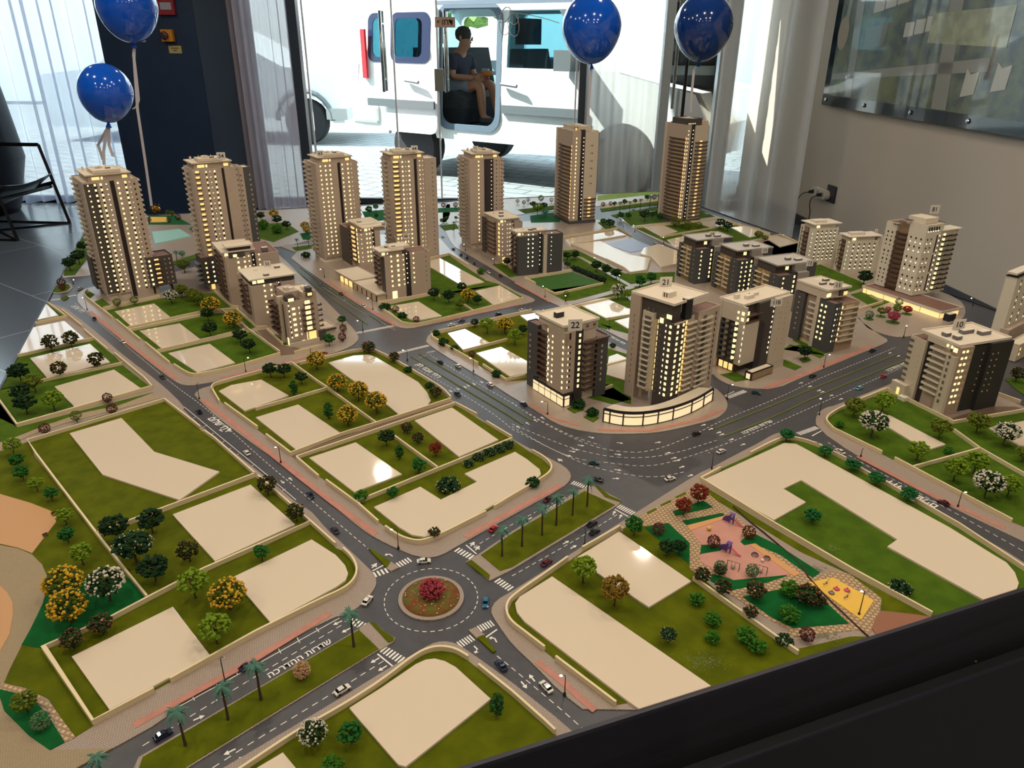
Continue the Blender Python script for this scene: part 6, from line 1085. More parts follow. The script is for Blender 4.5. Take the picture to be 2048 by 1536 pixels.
# ---- 1, 2, 81 white towers
def grid(b, face, a0, a1, nx, z0, z1, bands, off=0, kk='o'):
    bh = (z1 - z0) / bands
    for j in range(bands):
        for i in range(nx):
            a = a0 + (a1 - a0) * (i + .5) / nx
            for r in range(4):
                z = z0 + bh * j + bh * (r + .7) / 4.6; b.win(face, a, z, .0040 if r % 2 == 0 else .0046, .0034 if r % 2 == 0 else .0062, kk if r % 2 == 0 else 'b', off)
for lab, cor, h, ang, pxR, pxL, nb, sg_ in (('white tower with a wide flat canopy roof next to the wall cables', (1630, 458), .142, 16, 1678, 1602, 4, None), ('white tower with a slanted top and a small roof sign 2, by the picture wall', (1701, 483), .125, 12, 1758, 1678, 3, ('2', 1752, 462))):
    b = Bld('white_tower', lab, cor, h, ang, pxR, pxL, 'white gridded towers', dmin=.07); R, Lv = b.Ru, b.Lv; b.box('white_shaft', cream, 0, R, 0, Lv * .36, 0, h, .003, None, terM); b.box('balcony_core', mat('balcony_tan', 'a38a70', .7), .006, R, Lv * .36, Lv * .74, 0, h - .002); b.box('white_shaft', cream, .001, R, Lv * .74, Lv, 0, h); b.box('dark_strip', recM, .003, .006, Lv * .36, Lv * .46, 0, h - .004)
    zs = Z(.02, 7, .0168); b.balc('L', Lv * .46, Lv * .73, .009, zs, brnM, -.005, .003); grid(b, 'R', .006, R - .004, 5, .015, h - .006, nb); grid(b, 'L', Lv * .78, Lv * .97, 1, .015, h - .006, nb, -.001, 'b'); b.col('L', Lv * .1, zs, .003, .0035, 'o')
    b.box('penthouse', cream, .006, R * .9, .008, Lv * .8, h - .002, h + .014); b.win('R', .02, h + .006, .014, .009, 'l', -.008); b.box('canopy_roof', capM, -.006, R * 1.12, .0, Lv * .95, h + .014, h + .0175); b.box('roof_core', capM, .012, R * .6, .02, Lv * .6, h + .0175, h + .027); b.box('side_block', cream, R, R + .03, .01, Lv * .7, 0, h + (.006 if nb == 3 else -.03), .003, None, terM)
    if sg_: b.sign(sg_[0], sg_[1], sg_[2] + 4, h + .0175, .012)
    b.done()
b = Bld('white_tower', 'tall white gridded tower with roof sign 81 on a long glowing podium', (1856.5, 452), .262, 26, 1920, 1776, 'white gridded towers', dmin=.10); R, Lv = b.Ru, b.Lv; h = .258; a1 = b.U(1848) ; l1 = Lv * .42
a1 = R * .52; b.box('white_shaft', cream, 0, a1, 0, l1, .026, h + .006, .004); b.box('white_shaft', cream, a1, R, .0, l1 * .9, .026, h - .020, .003, None, terM); b.box('balcony_core', mat('balcony_tan', 'a38a70', .7), .010, a1, l1, Lv * .72, .026, h - .006); b.box('white_shaft', cream, .001, a1, Lv * .72, Lv, .026, h - .010, .003, None, terM)
zs = Z(.042, 12, .0165); b.balc('L', l1 + .004, Lv * .71, .013, zs, brnM, -.009, .003); grid(b, 'L', .004, l1 * .94, 3, .034, h - .030, 3); grid(b, 'R', .004, a1 * .5, 2, .034, h - .03, 3); grid(b, 'L', Lv * .76, Lv * .97, 2, .034, h - .03, 3, -.001, 'b')
for j in range(3): z = .036 + (h - .06) / 3 * (j + .45); b.win('R', a1 * .72, z, .006, .058, 'b'); b.win('R', a1 * .97, z, .002, .05, 'b')
b.col('R', a1 * .86, zs, .004, .0042, 'o', 0, 'b', -.0075, .0035, .005); b.col('R', a1 + .012, zs, .012, .011, 'l'); b.balc('R', a1 + .004, a1 + .036, .007, zs, ironM, 0, .0035); b.col('R', R - .022, zs, .012, .010, 'd'); b.balc('R', R - .036, R - .006, .008, zs, ironM, 0, .0035); b.box('corner_fin', cream, R - .003, R + .001, -.002, .03, .026, h - .018)
for i in range(5): b.win('R', .01 + i * .012, h - .008, .009 if i % 2 else .006, .012, 'b'); b.win('R', .008 + i * .012, h - .016, .004, .004, 'o')
b.box('terrace_canopy', cream, a1 * .9, R + .012, -.008, .04, h - .0185, h - .0155); b.box('roof_core', capM, .012, a1 * .9, .02, l1 + .02, h + .004, h + .022, .002); b.unit(.03, .04, h + .006, .008, .008, .014, cream)
for k in range(3): b.box('canopy', slate, -.012 + .004 * k, .004, l1 * (.9 + .35 * k), l1 * (1.25 + .35 * k), h + .010 - .012 * k, h + .0115 - .012 * k)
for k in range(3): b.box('canopy', slate, a1, a1 + .016, .01, .04, h + .004 - .008 * k, h + .0055 - .008 * k)
b.sign('81', 1868, 426, h + .020, .021)
c = at(1878, 637, TZ + HP) - b.o; c2 = at(1740, 586, TZ + HP) - b.o; pu = c.dot(b.u); pv = c.dot(b.v); qv = c2.dot(b.v)
b.box('podium_hall', mat('podium_glow', (1, .70, .30, 1), .5, emit=.85), pu, pu + .09, pv, max(qv, Lv), 0, .018); b.box('podium_roof', cream, pu - .004, pu + .10, pv - .006, max(qv, Lv) + .004, .018, .026, .003, None, terM)
for i in range(5): v = pv + (qv - pv) * (i + .0) / 4; b.box('podium_mullion', brnM, pu - .0008, pu, v, v + .001, 0, .018)
b.box('kiosk', ironM, pu - .002, pu + .03, pv - .034, pv - .014, 0, .022); b.box('kiosk_roof', capM, pu + .002, pu + .026, pv - .031, pv - .017, .022, .0232); b.done()
# ---- 10
b = Bld('apartment_block', 'large two tone block with roof sign 10, beige front and dark flank', (1930, 677), .196, 20, 2034, 1833, 'numbered towers at the junction', dmin=.10); h = .172; R, Lv = b.Ru, b.Lv
a1, a2 = b.U(1956), b.U(1990); l1, l2, l3 = b.V(1895), b.V(1873), b.V(1864)
b.box('beige_block', mat('facade_rose', 'a8927f', .7), 0, a1, 0, l1 * .9, 0, h, .0); b.box('front_bay', beigeL, -.010, a1 * .7, .002, l1 * .55, 0, h - .022, .002, None, terM); b.box('balcony_core', beige, .006, a1, l1 * .55, l2, .0, h - .012); b.box('upper_block', beigeL, -.001, a1, l1 * .5, l3 * 1.02, h - .014, h); b.box('recess', recM, .004, a1, l2, l3, 0, h - .02); b.box('left_wing', beigeL, -.004, a1, l3, Lv, 0, h - .016, .003, None, terM)
b.box('dark_flank', mat('flank_dark', '2c2b27', .75), a1, a2, .008, Lv * .8, 0, h - .004); b.box('dark_flank', MATS['flank_dark'], a2, R, -.002, Lv * .85, 0, h, .0); b.box('roof_slab', capM, -.001, R, .006, Lv * .85, h, h + .006, .004)
zs = Z(.034, 9, .0160); 
for u in (a1 * .2, a1 * .5, a1 * .8): b.col('R', u, zs, a1 * .16, .0055, 'l' if u < a1 * .7 else 'd', 0)
for u in (-.004, a1 * .35): b.col('R', u + .001, zs[:7], .0065, .0055, 'l', -.0015) if 0 else None
b.balc('L', l1 * .62, l2 * .98, .012, Z(.045, 8, .0150), cream, -.005, .0045); b.col('L', l1 * .72, Z(.046, 8, .0150), .010, .009, 'l', -.0055); b.col('L', l1 * .35, Z(.034, 9, .0160), .005, .008, 'y', .0102); b.win('L', l1 * .3, h - .010, .010, .010, 'l', .0005); b.win('L', l1 * .5, h - .006, .005, .006, 'l', .0015); b.win('L', l1 * .75, h - .006, .005, .006, 'l', .0015)
for z in Z(.04, 8, .0150): b.win('L', Lv - .006, z, .012, .006, 'y', .0045)
b.col('L', l3 * 1.12, Z(.04, 7, .0150), .002, .003, 'd', .0042); b.box('entrance_wall', beigeL, -.018, -.004, Lv - .03, Lv + .012, 0, .034); b.win('L', Lv - .012, .014, .008, .018, 'g', .018)
b.col('R', a2 + .010, Z(.05, 7, .0160), .003, .0032, 'd', .002); b.col('R', a2 + .026, Z(.05, 7, .0160), .003, .0032, 'd', .002); b.col('R', a2 - .008, Z(.05, 7, .0160), .003, .0032, 'd', -.008)
for fu, fv, w_ in ((.16, .5, .016), (.2, .32, .016), (.55, .5, .034), (.75, .35, .03)): b.unit(R * fu, Lv * fv, h + .003, w_, .014, .008)
b.sign('10', 1916, 658, h + .004, .020); b.box('garden_wall', cream, -.03, -.012, l3, l3 + .02, 0, .010); b.done()
# ---- white tower cut by the frame
P = at(2036, 548, TZ + .20); b = Bld('white_tower', 'white gridded tower cut by the frame behind block 10', (2036, 556), .20, 38, 2110, 2028, 'white gridded towers', dmin=.03); R, Lv = b.Ru, b.Lv; b.box('white_shaft', cream, 0, R, 0, Lv, 0, .2, .003); b.box('dark_roof_edge', ironM, -.002, R, -.002, Lv, .2, .2025); b.box('canopy_roof', capM, .0, R, .004, Lv, .206, .212)
grid(b, 'R', .012, R - .01, 5, .05, .195, 3); b.box('lower_wing', beige, -.006, R, -.02, .004, 0, .05); b.done()
b = Bld('low_annex', 'low beige annex partly cut by the frame beside block 10', (2040, 690), .05, 38, 2090, 2030, None, 'model building', dmin=.03); b.box('annex_hall', beigeL, 0, b.Ru, 0, b.Lv, 0, .05, .003); b.col('R', .012, [.02, .035], .006, .007, 'g'); b.done()
# ================================================================== trees, cars, lamps
barkM = mat('tree_bark', '4a3826', .9, noise=.3, nscale=200)
def leafM(n, c, alt): return mat('leaf_' + n, c, .85, noise=1, alt=alt, nscale=110, spec=.2)
KD = {}
def mk(kind, col, alt, n=190, sq=.72, cl=.15, hollow=.55, trunk=.75, flowers=None, lift=1.0, nf=130, seed=1, rad=1.0):
    lm_ = leafM(kind, col, alt); cr = crown(n, 1, sq, cl, seed, hollow=hollow); cr.v = [(x, y, z + trunk + sq * lift) for x, y, z in cr.v]
    parts = [('crown', cr.mesh('crown', lm_))]
    rd = random.Random(seed + 5); t = MB(); top = trunk + sq * .9
    if trunk > .05:
        t.tube([(0, 0, -.02), (.03, .02, trunk * .5), (0, 0, trunk), (0, .02, top)], [.085, .06, .055, .03], 7)
        for k in range(6): a = 2 * PI * k / 6 + rd.random(); t.tube([(0, 0, trunk * .85), (.35 * math.cos(a), .35 * math.sin(a), trunk + .3), (.6 * math.cos(a), .6 * math.sin(a), trunk + sq * .8)], [.045, .03, .015], 5)
        t.lathe([(.15, -.02), (.10, .03), (.07, .10)], 8); parts.append(('trunk', t.mesh('trunk', barkM)))
    if flowers:
        b = MB(); V0, F0 = blob(1)
        for i in range(nf):
            z = rd.uniform(-.55, 1); a = rd.uniform(0, 2 * PI); q = math.sqrt(1 - z * z); rr = rd.uniform(.94, 1.10); s = rd.uniform(.035, .085) * flowers[1]
            p = (q * math.cos(a) * rr, q * math.sin(a) * rr, z * rr * sq + trunk + sq * lift)
            b.add([(p[0] + v[0] * s * rd.uniform(.8, 1.2), p[1] + v[1] * s * rd.uniform(.8, 1.2), p[2] + v[2] * s) for v in V0], F0)
        parts.append(('blossom', b.mesh('blossom', mat('petal_' + kind, flowers[0], .7, noise=.25, nscale=150))))
    KD[kind] = parts
mk('dark', '1c3a18', '0e2410', 150, .66, .15, .5, .8, seed=2); mk('green', '2a6a22', '154014', 110, .7, .17, .4, .7, seed=3); mk('lime', '7f9a1e', '42600f', 150, .74, .14, .5, .8, seed=4); mk('olive', '6f7a1c', '3a4a10', 150, .7, .14, .5, .75, seed=5)
mk('yellow', '5a6414', '2c3c0c', 130, .8, .13, .55, .55, ('d2a514', 1.35), nf=190, seed=6); mk('white', '24401c', '142a12', 120, .7, .14, .5, .8, ('d8d0bc', 1.2), nf=190, seed=7); mk('speck', '1d3d1c', '0f2812', 150, .62, .14, .5, .75, ('cfd2bc', .6), nf=70, seed=8)
mk('bronze', '30350f', '17200a', 150, .85, .14, .5, .6, ('b08a28', .55), nf=110, seed=9); mk('redbush', '2c3f1a', '1a2a12', 110, .8, .16, .4, .4, ('a8402c', .9), nf=70, seed=10); mk('red', '8a2f1c', '4a2a14', 150, .9, .15, .5, .7, ('b8452c', .7), nf=110, seed=11)
mk('crimson', 'a8404a', '6a1f28', 220, .8, .14, .6, .12, ('c45660', .8), nf=150, seed=12); mk('maroon', '6e3a34', '3c1c18', 260, 1.0, .10, .8, .25, seed=13, lift=.9); mk('rust', '6e3a1e', '3a2410', 260, 1.0, .10, .8, .3, seed=14, lift=.9); mk('sage', '6a8a5c', '3c5a3a', 280, 1.0, .10, .82, .3, seed=15, lift=.9)
mk('pink', 'caa07a', '8a5e3c', 220, 1.1, .13, .7, .2, ('dcc09a', .9), nf=150, seed=16); mk('gold', '8a6a1c', '4a3c10', 200, .85, .13, .6, .8, ('a88420', .8), nf=130, seed=17); mk('column', '2c5c20', '163812', 120, 1.9, .24, .3, .3, seed=18); mk('bush', '1f4a1c', '102c10', 90, .6, .2, .35, .02, seed=19, lift=.85)
mk('limebush', '3f7a1c', '245010', 160, .75, .13, .3, .1, seed=20, lift=.9); mk('rose', '1c3f1c', '0f2810', 120, .5, .17, .4, .02, ('c8c0a0', .75), nf=60, seed=21, lift=.85); mk('clip', '6d7e1c', '3c4e10', 300, .95, .09, .85, .45, seed=22); mk('teal', '4a9a7a', '2c6a50', 80, .7, .16, .35, .6, seed=23); mk('pinkball', 'b84a62', '7a2438', 200, .75, .13, .6, .5, ('d06a80', .7), nf=110, seed=24); mk('redball', 'b02020', '6a1010', 200, .7, .13, .6, .5, ('d43030', .7), nf=110, seed=25); mk('street', '1f6a30', '0f4018', 90, .5, .22, .35, .7, ('dcd4c0', .5), nf=14, seed=26)
bl_ = MB(); fr_ = MB()
bl_.tube([(0, 0, -.01), (.02, 0, 1.2), (.0, .02, 2.6), (.03, .02, 3.9)], [.13, .10, .09, .10], 8)
rd = random.Random(3)
for k in range(26):
    a = 2 * PI * k / 26 * 5.3; up = rd.uniform(-.25, .9); L_2 = rd.uniform(.85, 1.05); V = []; n = 7
    for j in range(n + 1):
        t = j / n; r = L_2 * t; z = 3.9 + up * t * .9 - 1.15 * t * t * (.9 - up * .3); w_ = .13 * math.sin(min(1, t * 1.1 + .12) * PI * .92) + .012; d = Vector((math.cos(a), math.sin(a), 0)); s = Vector((-math.sin(a), math.cos(a), 0)); c = d * r + Vector((.03, .02, z))
        V.append([c + s * w_ - Vector((0, 0, w_ * .5)), c, c - s * w_ - Vector((0, 0, w_ * .5))])
    for j in range(n):
        for q in range(2):
            e = (V[j + 1][q * 2] - V[j][q * 2]) * .55; fr_.add([V[j][1], V[j][q * 2], V[j][q * 2] + e, V[j + 1][1]], [(0, 1, 2, 3)])
KD['palm'] = [('fronds', fr_.mesh('fronds', leafM('palm', '5c8a76', '35584a'))), ('trunk', bl_.mesh('trunk', barkM))]
ORD = ['first', 'second', 'third', 'fourth', 'fifth', 'sixth', 'seventh', 'eighth', 'ninth', 'tenth', 'eleventh', 'twelfth']
NUM = ['', '', 'two', 'three', 'four', 'five', 'six', 'seven', 'eight', 'nine', 'ten', 'eleven', 'twelve']
TC = [0]
def plant(kind, px, py, wpx, label, group, name='model_tree'):
    P = at(px, py); s = wpx / 2 / ppm(P) * .95; P.z = TZ + HL - .0004; TC[0] += 1
    t = thing(name, label, 'palm' if kind == 'palm' else ('shrub' if kind in ('bush', 'rose', 'limebush', 'crimson') else 'tree'), P, (TC[0] * 2.4) % 6.28, group); t.scale = (s, s, s * random.uniform(.93, 1.06))
    for n_, me in KD[kind]: link(n_, me, t)
    return t
def grove(phrase, kind, where, pts, name='model_tree'):
    pts = sorted(pts, key=lambda p: p[1]); n = len(pts); g = 'model trees: ' + where
    for i, p in enumerate(pts):
        lab = phrase + ' ' + where + ('' if n == 1 else (', farther one' if i == 0 else ', nearer one') if n == 2 else ', %s of %s from the window' % (ORD[i], NUM[n]))
        if len(lab.split()) > 15: lab = lab.replace(' from the window', '')
        plant(kind, p[0], p[1], p[2], lab, g, name)
G = grove
G('bronze green tree', 'bronze', 'near the west rim slabs', [(105, 705, 34), (145, 696, 32), (122, 756, 32), (196, 739, 32)])
G('dark green tree', 'dark', 'on the rim lawn', [(44, 768, 42), (45, 806, 38), (56, 830, 44)]); G('olive tree', 'olive', 'at the rim lawn corner', [(72, 786, 38)]); G('lime green tree', 'lime', 'above the curved path', [(111, 823, 42)])
G('maroon ball shrub', 'maroon', 'on the curved path verge', [(226, 828, 22), (217, 806, 20), (92, 868, 23)], 'ball_shrub'); G('yellow green ball shrub', 'clip', 'on the curved path verge', [(155, 845, 22)], 'ball_shrub')
G('lime park tree', 'lime', 'beside the timber deck', [(30, 912, 34), (76, 984, 30), (134, 1052, 36), (168, 1132, 44)]); G('dark park tree', 'green', 'beside the timber deck', [(38, 938, 30), (48, 962, 32), (106, 1003, 30), (138, 1088, 34)])
G('broad dark tree', 'dark', 'on the lawn under the kinked slab', [(307, 1068, 54), (236, 1085, 56), (313, 1166, 60)]); G('broad dark tree with pale specks', 'speck', 'on the lawn under the kinked slab', [(275, 1128, 76)]); G('bronze tree with pale fruit', 'bronze', 'beside the gold lit slab', [(381, 1125, 46)]); G('lime tree', 'lime', 'over the wall near the gold lit slab', [(392, 1198, 62)]); G('small green tree', 'green', 'at the wall of the gold lit slab', [(525, 1123, 34)])
G('yellow flowering tree', 'yellow', 'on the dark emerald lawn', [(137, 1200, 72), (145, 1248, 70)]); G('white flowering tree', 'white', 'on the dark emerald lawn', [(222, 1205, 70)]); G('red flowered bush', 'redbush', 'on the wall of the corner plot', [(207, 1269, 46), (150, 1299, 46)], 'flower_bush'); G('yellow flowering tree', 'yellow', 'beside the rounded roundabout slab', [(461, 1221, 70)]); G('lime tree', 'lime', 'between the two avenue slabs', [(435, 1289, 66)]); G('yellow green tree', 'olive', 'by the cobbled path at the sandy plaza', [(57, 1428, 50)]); G('sage green ball shrub', 'sage', 'by the cobbled path at the sandy plaza', [(87, 1459, 38)], 'ball_shrub')
G('pale pink blossom ball', 'pink', 'on the avenue median', [(606, 1357, 34)], 'ball_shrub'); G('pinkish red flowering bush', 'crimson', 'in the centre of the roundabout', [(864, 1196, 50)], 'flower_bush')
def palm(bx, by, ty, lab, grp):
    P = at(bx, by); k = 0
    lo, hi = .01, .15
    for _ in range(30):
        m_ = (lo + hi) / 2
        if proj((P.x, P.y, TZ + m_))[1] > ty: lo = m_
        else: hi = m_
    t = plant('palm', bx, by, 10, lab, grp, 'model_palm'); s = lo / 4.05; t.scale = (s * 1.05, s * 1.05, s)
for i, p in enumerate([(708, 1296, 1226), (523, 1402, 1328), (457, 1442, 1372), (372, 1494, 1422), (214, 1580, 1512)]): palm(*p, 'tall palm on the long avenue median, %s of five from the roundabout' % ORD[i], 'palms on the long avenue median')
for i, p in enumerate([(1174, 1015, 958), (1145, 1033, 980), (1112, 1053, 992), (1084, 1073, 1014), (1044, 1095, 1036), (1004, 1115, 1058)]): palm(*p, 'tall palm on the wide median below the junction, %s of six from the junction' % ORD[i], 'palms on the wide median')
for i, p in enumerate([(596, 499, 478), (618, 495, 474), (356, 531, 503), (908, 463, 444)]): palm(*p, ('thin far palm ' + ('on the far grass island, one of two', 'on the far grass island, beside tower 63', 'between the corner tower and tower 54', 'on the far lawn beside tower 71')[i]), 'thin far palms')
for i, p in enumerate([(1239, 427, 404), (1259, 424, 403), (1280, 421, 398), (1299, 419, 392), (1315, 416, 390)]): palm(*p, 'far promenade palm behind the field, %s of five from the tall tower' % ORD[i], 'far promenade palms')
G('white flowered bush tree', 'white', 'at the kerb wall of the front block', [(629, 1494, 56)]); G('dense green bush tree', 'green', 'beside the white flowered tree on the front block', [(704, 1490, 50)]); G('bright green low bush', 'limebush', 'at the bottom edge lawn', [(667, 1545, 50)], 'low_bush'); G('tall narrow green shrub', 'column', 'at the far corner of the front slab', [(994, 1434, 30)], 'column_shrub')
G('lime tree', 'lime', 'between the two long slabs', [(1166, 1168, 54)]); G('golden brown tree', 'gold', 'between the two long slabs', [(1228, 1213, 56)]); G('soft green shrub', 'limebush', 'at the park wall end', [(1393, 1210, 36)], 'low_bush'); G('small dark tree with white specks', 'speck', 'alone on the big lawn', [(1335, 1287, 34)]); G('feathery green bush', 'limebush', 'on the big lawn by the park wall', [(1424, 1252, 38), (1424, 1285, 34), (1490, 1285, 46), (1514, 1305, 40)], 'low_bush')
G('dark red bush', 'redbush', 'along the park edge under the playground', [(1402, 1166, 34), (1444, 1192, 34), (1509, 1200, 40), (1499, 1238, 30), (1438, 1152, 26)], 'flower_bush'); G('feathery green tree', 'limebush', 'on the emerald bed beside the yellow sand', [(1578, 1192, 44), (1574, 1242, 46)], 'low_bush'); G('red flowered bush', 'redbush', 'on the emerald bed beside the yellow sand', [(1612, 1212, 50), (1638, 1215, 26)], 'flower_bush'); G('maroon ball shrub', 'maroon', 'at the low end of the cobbled park path', [(1611, 1283, 32)], 'ball_shrub'); G('dark bush with pale flowers', 'rose', 'beside the maroon ball at the front rim', [(1568, 1287, 36)], 'low_bush'); G('dark bush with white dots', 'rose', 'on the lawn by the long slab end', [(1798, 1184, 46)], 'low_bush')
G('dense dark bush tree', 'green', 'at the kerb corner of the park', [(1268, 1072, 40)]); G('reddish round tree', 'red', 'at the park corner by the junction', [(1396, 1008, 38), (1366, 1032, 34)]); G('maroon ball tree', 'maroon', 'on the emerald triangle', [(1316, 1070, 26)], 'ball_shrub'); G('leafy dark green tree', 'dark', 'on the emerald triangle', [(1333, 1113, 36), (1357, 1110, 30)]); G('crimson brown ball tree', 'maroon', 'inside the playground', [(1426, 1096, 27)], 'ball_shrub'); G('rust coloured ball tree', 'rust', 'beside the upper playground slide', [(1496, 1078, 27)], 'ball_shrub'); G('sage ball tree', 'sage', 'inside the playground', [(1439, 1149, 27), (1502, 1155, 27)], 'ball_shrub')
G('green tree', 'street', 'at the inner corner of the long L slab', [(1622, 1047, 34)]); G('small street tree', 'street', 'in the row along the long L slab', [(1572, 883, 30), (1648, 915, 28), (1703, 943, 30), (1750, 972, 32), (1813, 1004, 34)])
G('olive tree', 'olive', 'on the walled lawn below building 10', [(1706, 835, 42), (1876, 878, 42), (1951, 868, 44)]); G('lime tree', 'lime', 'on the walled lawn below building 10', [(1763, 828, 42), (1832, 923, 40)]); G('small green shrub', 'limebush', 'on the walled lawn below building 10', [(1678, 856, 20), (1896, 909, 22)], 'low_bush'); G('white flowering tree', 'white', 'on the walled lawn below building 10', [(1741, 875, 54)]); G('white flowering tree', 'white', 'beside the slab cut by the frame', [(2006, 893, 48)]); G('olive tree', 'olive', 'cut by the frame beyond the long wall', [(2043, 925, 32)]); G('lime tree', 'lime', 'on the outer lawn by the lamp', [(1946, 950, 46), (1906, 965, 46), (2013, 995, 44)]); G('white flowering tree', 'white', 'on the outer lawn by the lamp', [(1968, 998, 56)]); G('bronze tree', 'bronze', 'behind block 10 at the frame', [(2030, 765, 28)])
G('yellow flowering tree', 'yellow', 'around the sky blue slab', [(634, 741, 36), (676, 785, 38), (718, 803, 38), (754, 828, 42), (697, 853, 40)]); G('dark tree', 'dark', 'behind the first central slab', [(542, 757, 30), (569, 757, 30), (604, 770, 26)]); G('dark bush with red tips', 'redbush', 'on the street corner wall of the central block', [(737, 708, 28), (789, 726, 22), (872, 797, 26)], 'flower_bush'); G('dark bush', 'bush', 'along the kerb wall of the sky blue slab', [(817, 744, 20), (859, 776, 20)], 'low_bush')
G('tall green shrub', 'column', 'between the central slabs', [(589, 792, 18), (659, 840, 20), (799, 920, 18)], 'column_shrub'); G('dark red tipped small tree', 'redbush', 'behind the slab with the red tree', [(814, 868, 26), (837, 889, 26)], 'flower_bush'); G('small bright red tree', 'red', 'beside the slab at the big avenue', [(872, 914, 28)]); G('dark tree', 'dark', 'beside the lamp reflection slab', [(774, 893, 34)]); G('bright green tree', 'green', 'beside the lamp reflection slab', [(838, 948, 34), (787, 1000, 26)]); G('spreading green bush', 'limebush', 'at the wall corner of the lamp reflection slab', [(723, 1003, 32)], 'low_bush'); G('wide rose bush with pink flowers', 'rose', 'in the notch of the stepped slab', [(897, 980, 50)], 'low_bush'); G('small dark tree with red tips', 'redbush', 'at the rounded kerb of the stepped slab', [(869, 1077, 25)], 'flower_bush')
G('bronze tree with yellow fruit', 'bronze', 'on the west side of the diagonal street', [(537, 992, 40), (594, 1045, 38)]); G('flowering hedge bush', 'rose', 'in the row behind the stepped slab', [(937, 933, 24), (957, 920, 26), (979, 911, 26), (999, 904, 26), (1017, 895, 26)], 'low_bush'); G('green bush', 'bush', 'at the rounded junction corner', [(1066, 972, 32)], 'low_bush')
G('white flowered tree', 'white', 'behind the dotted slab', [(344, 609, 28)]); G('olive tree', 'olive', 'behind the dotted slab', [(365, 597, 28), (385, 603, 26), (397, 613, 28)]); G('yellow flowering tree', 'yellow', 'beside the tower block walls', [(425, 630, 36), (468, 658, 36)]); G('dark tree', 'dark', 'among the yellow trees by the mid blocks', [(422, 675, 30), (417, 644, 26), (482, 688, 30), (500, 708, 30)]); G('tiny yellow green ball', 'clip', 'at the foot of the corner tower', [(236, 615, 16), (270, 610, 16)], 'ball_shrub')
G('maroon ball shrub', 'maroon', 'at the corner of the glowing corner block', [(659, 670, 16), (687, 665, 15), (685, 683, 17)], 'ball_shrub'); G('leafy green bush', 'green', 'at the corner of the glowing corner block', [(659, 693, 26), (685, 650, 18)]); G('olive tree', 'olive', 'on the driveway between the far towers', [(370, 546, 26)]); G('dark tree', 'dark', 'in the row on the far rim lawn', [(142, 543, 28), (160, 530, 28), (168, 506, 22), (185, 490, 20)]); G('orange brown shrub', 'rust', 'on the mini roundabout', [(125, 574, 17), (126, 582, 14)], 'ball_shrub')
G('dark tree', 'dark', 'on the plots behind the shop podium', [(868, 602, 24), (898, 608, 26), (955, 612, 20), (924, 587, 20)]); G('green tree', 'olive', 'on the plots behind the shop podium', [(920, 621, 22)]); G('yellow tree', 'yellow', 'on the plots behind the shop podium', [(936, 606, 28)]); G('dark bush', 'bush', 'at the podium corner', [(770, 620, 24), (805, 636, 20)], 'low_bush'); G('small maroon ball', 'maroon', 'at the podium corner slab', [(792, 625, 14), (833, 646, 14)], 'ball_shrub'); G('green kerb bush', 'limebush', 'on the tower street verge', [(962, 549, 18)], 'low_bush'); G('dark tree', 'dark', 'at the foot of the block by tower 71', [(1014, 534, 18)])
G('dark hedge bush', 'bush', 'at the street corner of the sky mirroring slab', [(872, 671, 18), (887, 691, 24), (909, 701, 18)], 'low_bush'); G('maroon ball shrub', 'maroon', 'by the lamp at the sky mirroring slab', [(944, 716, 14)], 'ball_shrub'); G('lime tree', 'lime', 'behind building 22', [(974, 669, 30), (1030, 692, 30)]); G('yellow tree', 'yellow', 'behind building 22', [(1010, 668, 32)]); G('dark tree', 'dark', 'near the wall behind building 22', [(950, 656, 18), (1045, 672, 22)]); G('dark bush', 'bush', 'on the kerb wall by building 22', [(993, 754, 24)], 'low_bush'); G('dark leafy shrub', 'bush', 'on the pavement between shopfronts 22 and 21', [(1157, 816, 32), (1184, 832, 28)], 'low_bush'); G('small bush', 'bush', 'behind building 22 by the side street', [(1225, 695, 14)], 'low_bush')
G('dark round tree', 'dark', 'along the park path by the green field', [(1134, 522, 17), (1150, 521, 17), (1192, 545, 22), (1212, 553, 22), (1232, 561, 24)]); G('green tree', 'green', 'behind tower 21', [(1279, 578, 26), (1302, 568, 22)]); G('white flowering tree', 'white', 'beside tower 21', [(1235, 600, 28)]); G('lime tree', 'lime', 'beside tower 21', [(1255, 601, 20)]); G('tiny olive ball', 'clip', 'by the field wall lamp', [(1132, 596, 12)], 'ball_shrub'); G('pale small tree', 'speck', 'by block 73', [(1134, 537, 14)]); G('small maroon tree', 'maroon', 'at the foot of block 73', [(1034, 549, 14)], 'ball_shrub')
G('dark spreading tree', 'dark', 'in a square bed beside the tram avenue', [(1608, 721, 30)]); G('large dark round tree', 'dark', 'behind block 11 under the white towers', [(1726, 573, 30)]); G('clipped yellow green tree', 'clip', 'on the far walled slabs', [(1349, 455, 18), (1364, 457, 17), (1376, 460, 16), (1396, 462, 15)]); G('dark clipped tree', 'dark', 'behind the first grey roof', [(1439, 459, 20), (1454, 464, 20)]); G('yellow green tree', 'olive', 'behind the middle grey roof', [(1516, 480, 18), (1529, 485, 14)]); G('pale flowering tree', 'speck', 'by the far crossing street', [(1289, 444, 24)]); G('white specked tree', 'speck', 'below the very tall tower', [(1219, 459, 20)])
G('green far tree', 'green', 'on the far verge behind the palms', [(1206, 452, 14), (1241, 440, 14), (1256, 440, 14), (1304, 438, 14), (1319, 440, 14), (1313, 433, 12)]); G('small far tree', 'green', 'on the bright promenade', [(1229, 414, 10), (1249, 412, 12), (1270, 408, 10), (1294, 402, 12)]); G('small far maroon tree', 'maroon', 'on the bright promenade', [(1206, 414, 9), (1221, 412, 8), (1308, 400, 10)], 'ball_shrub')
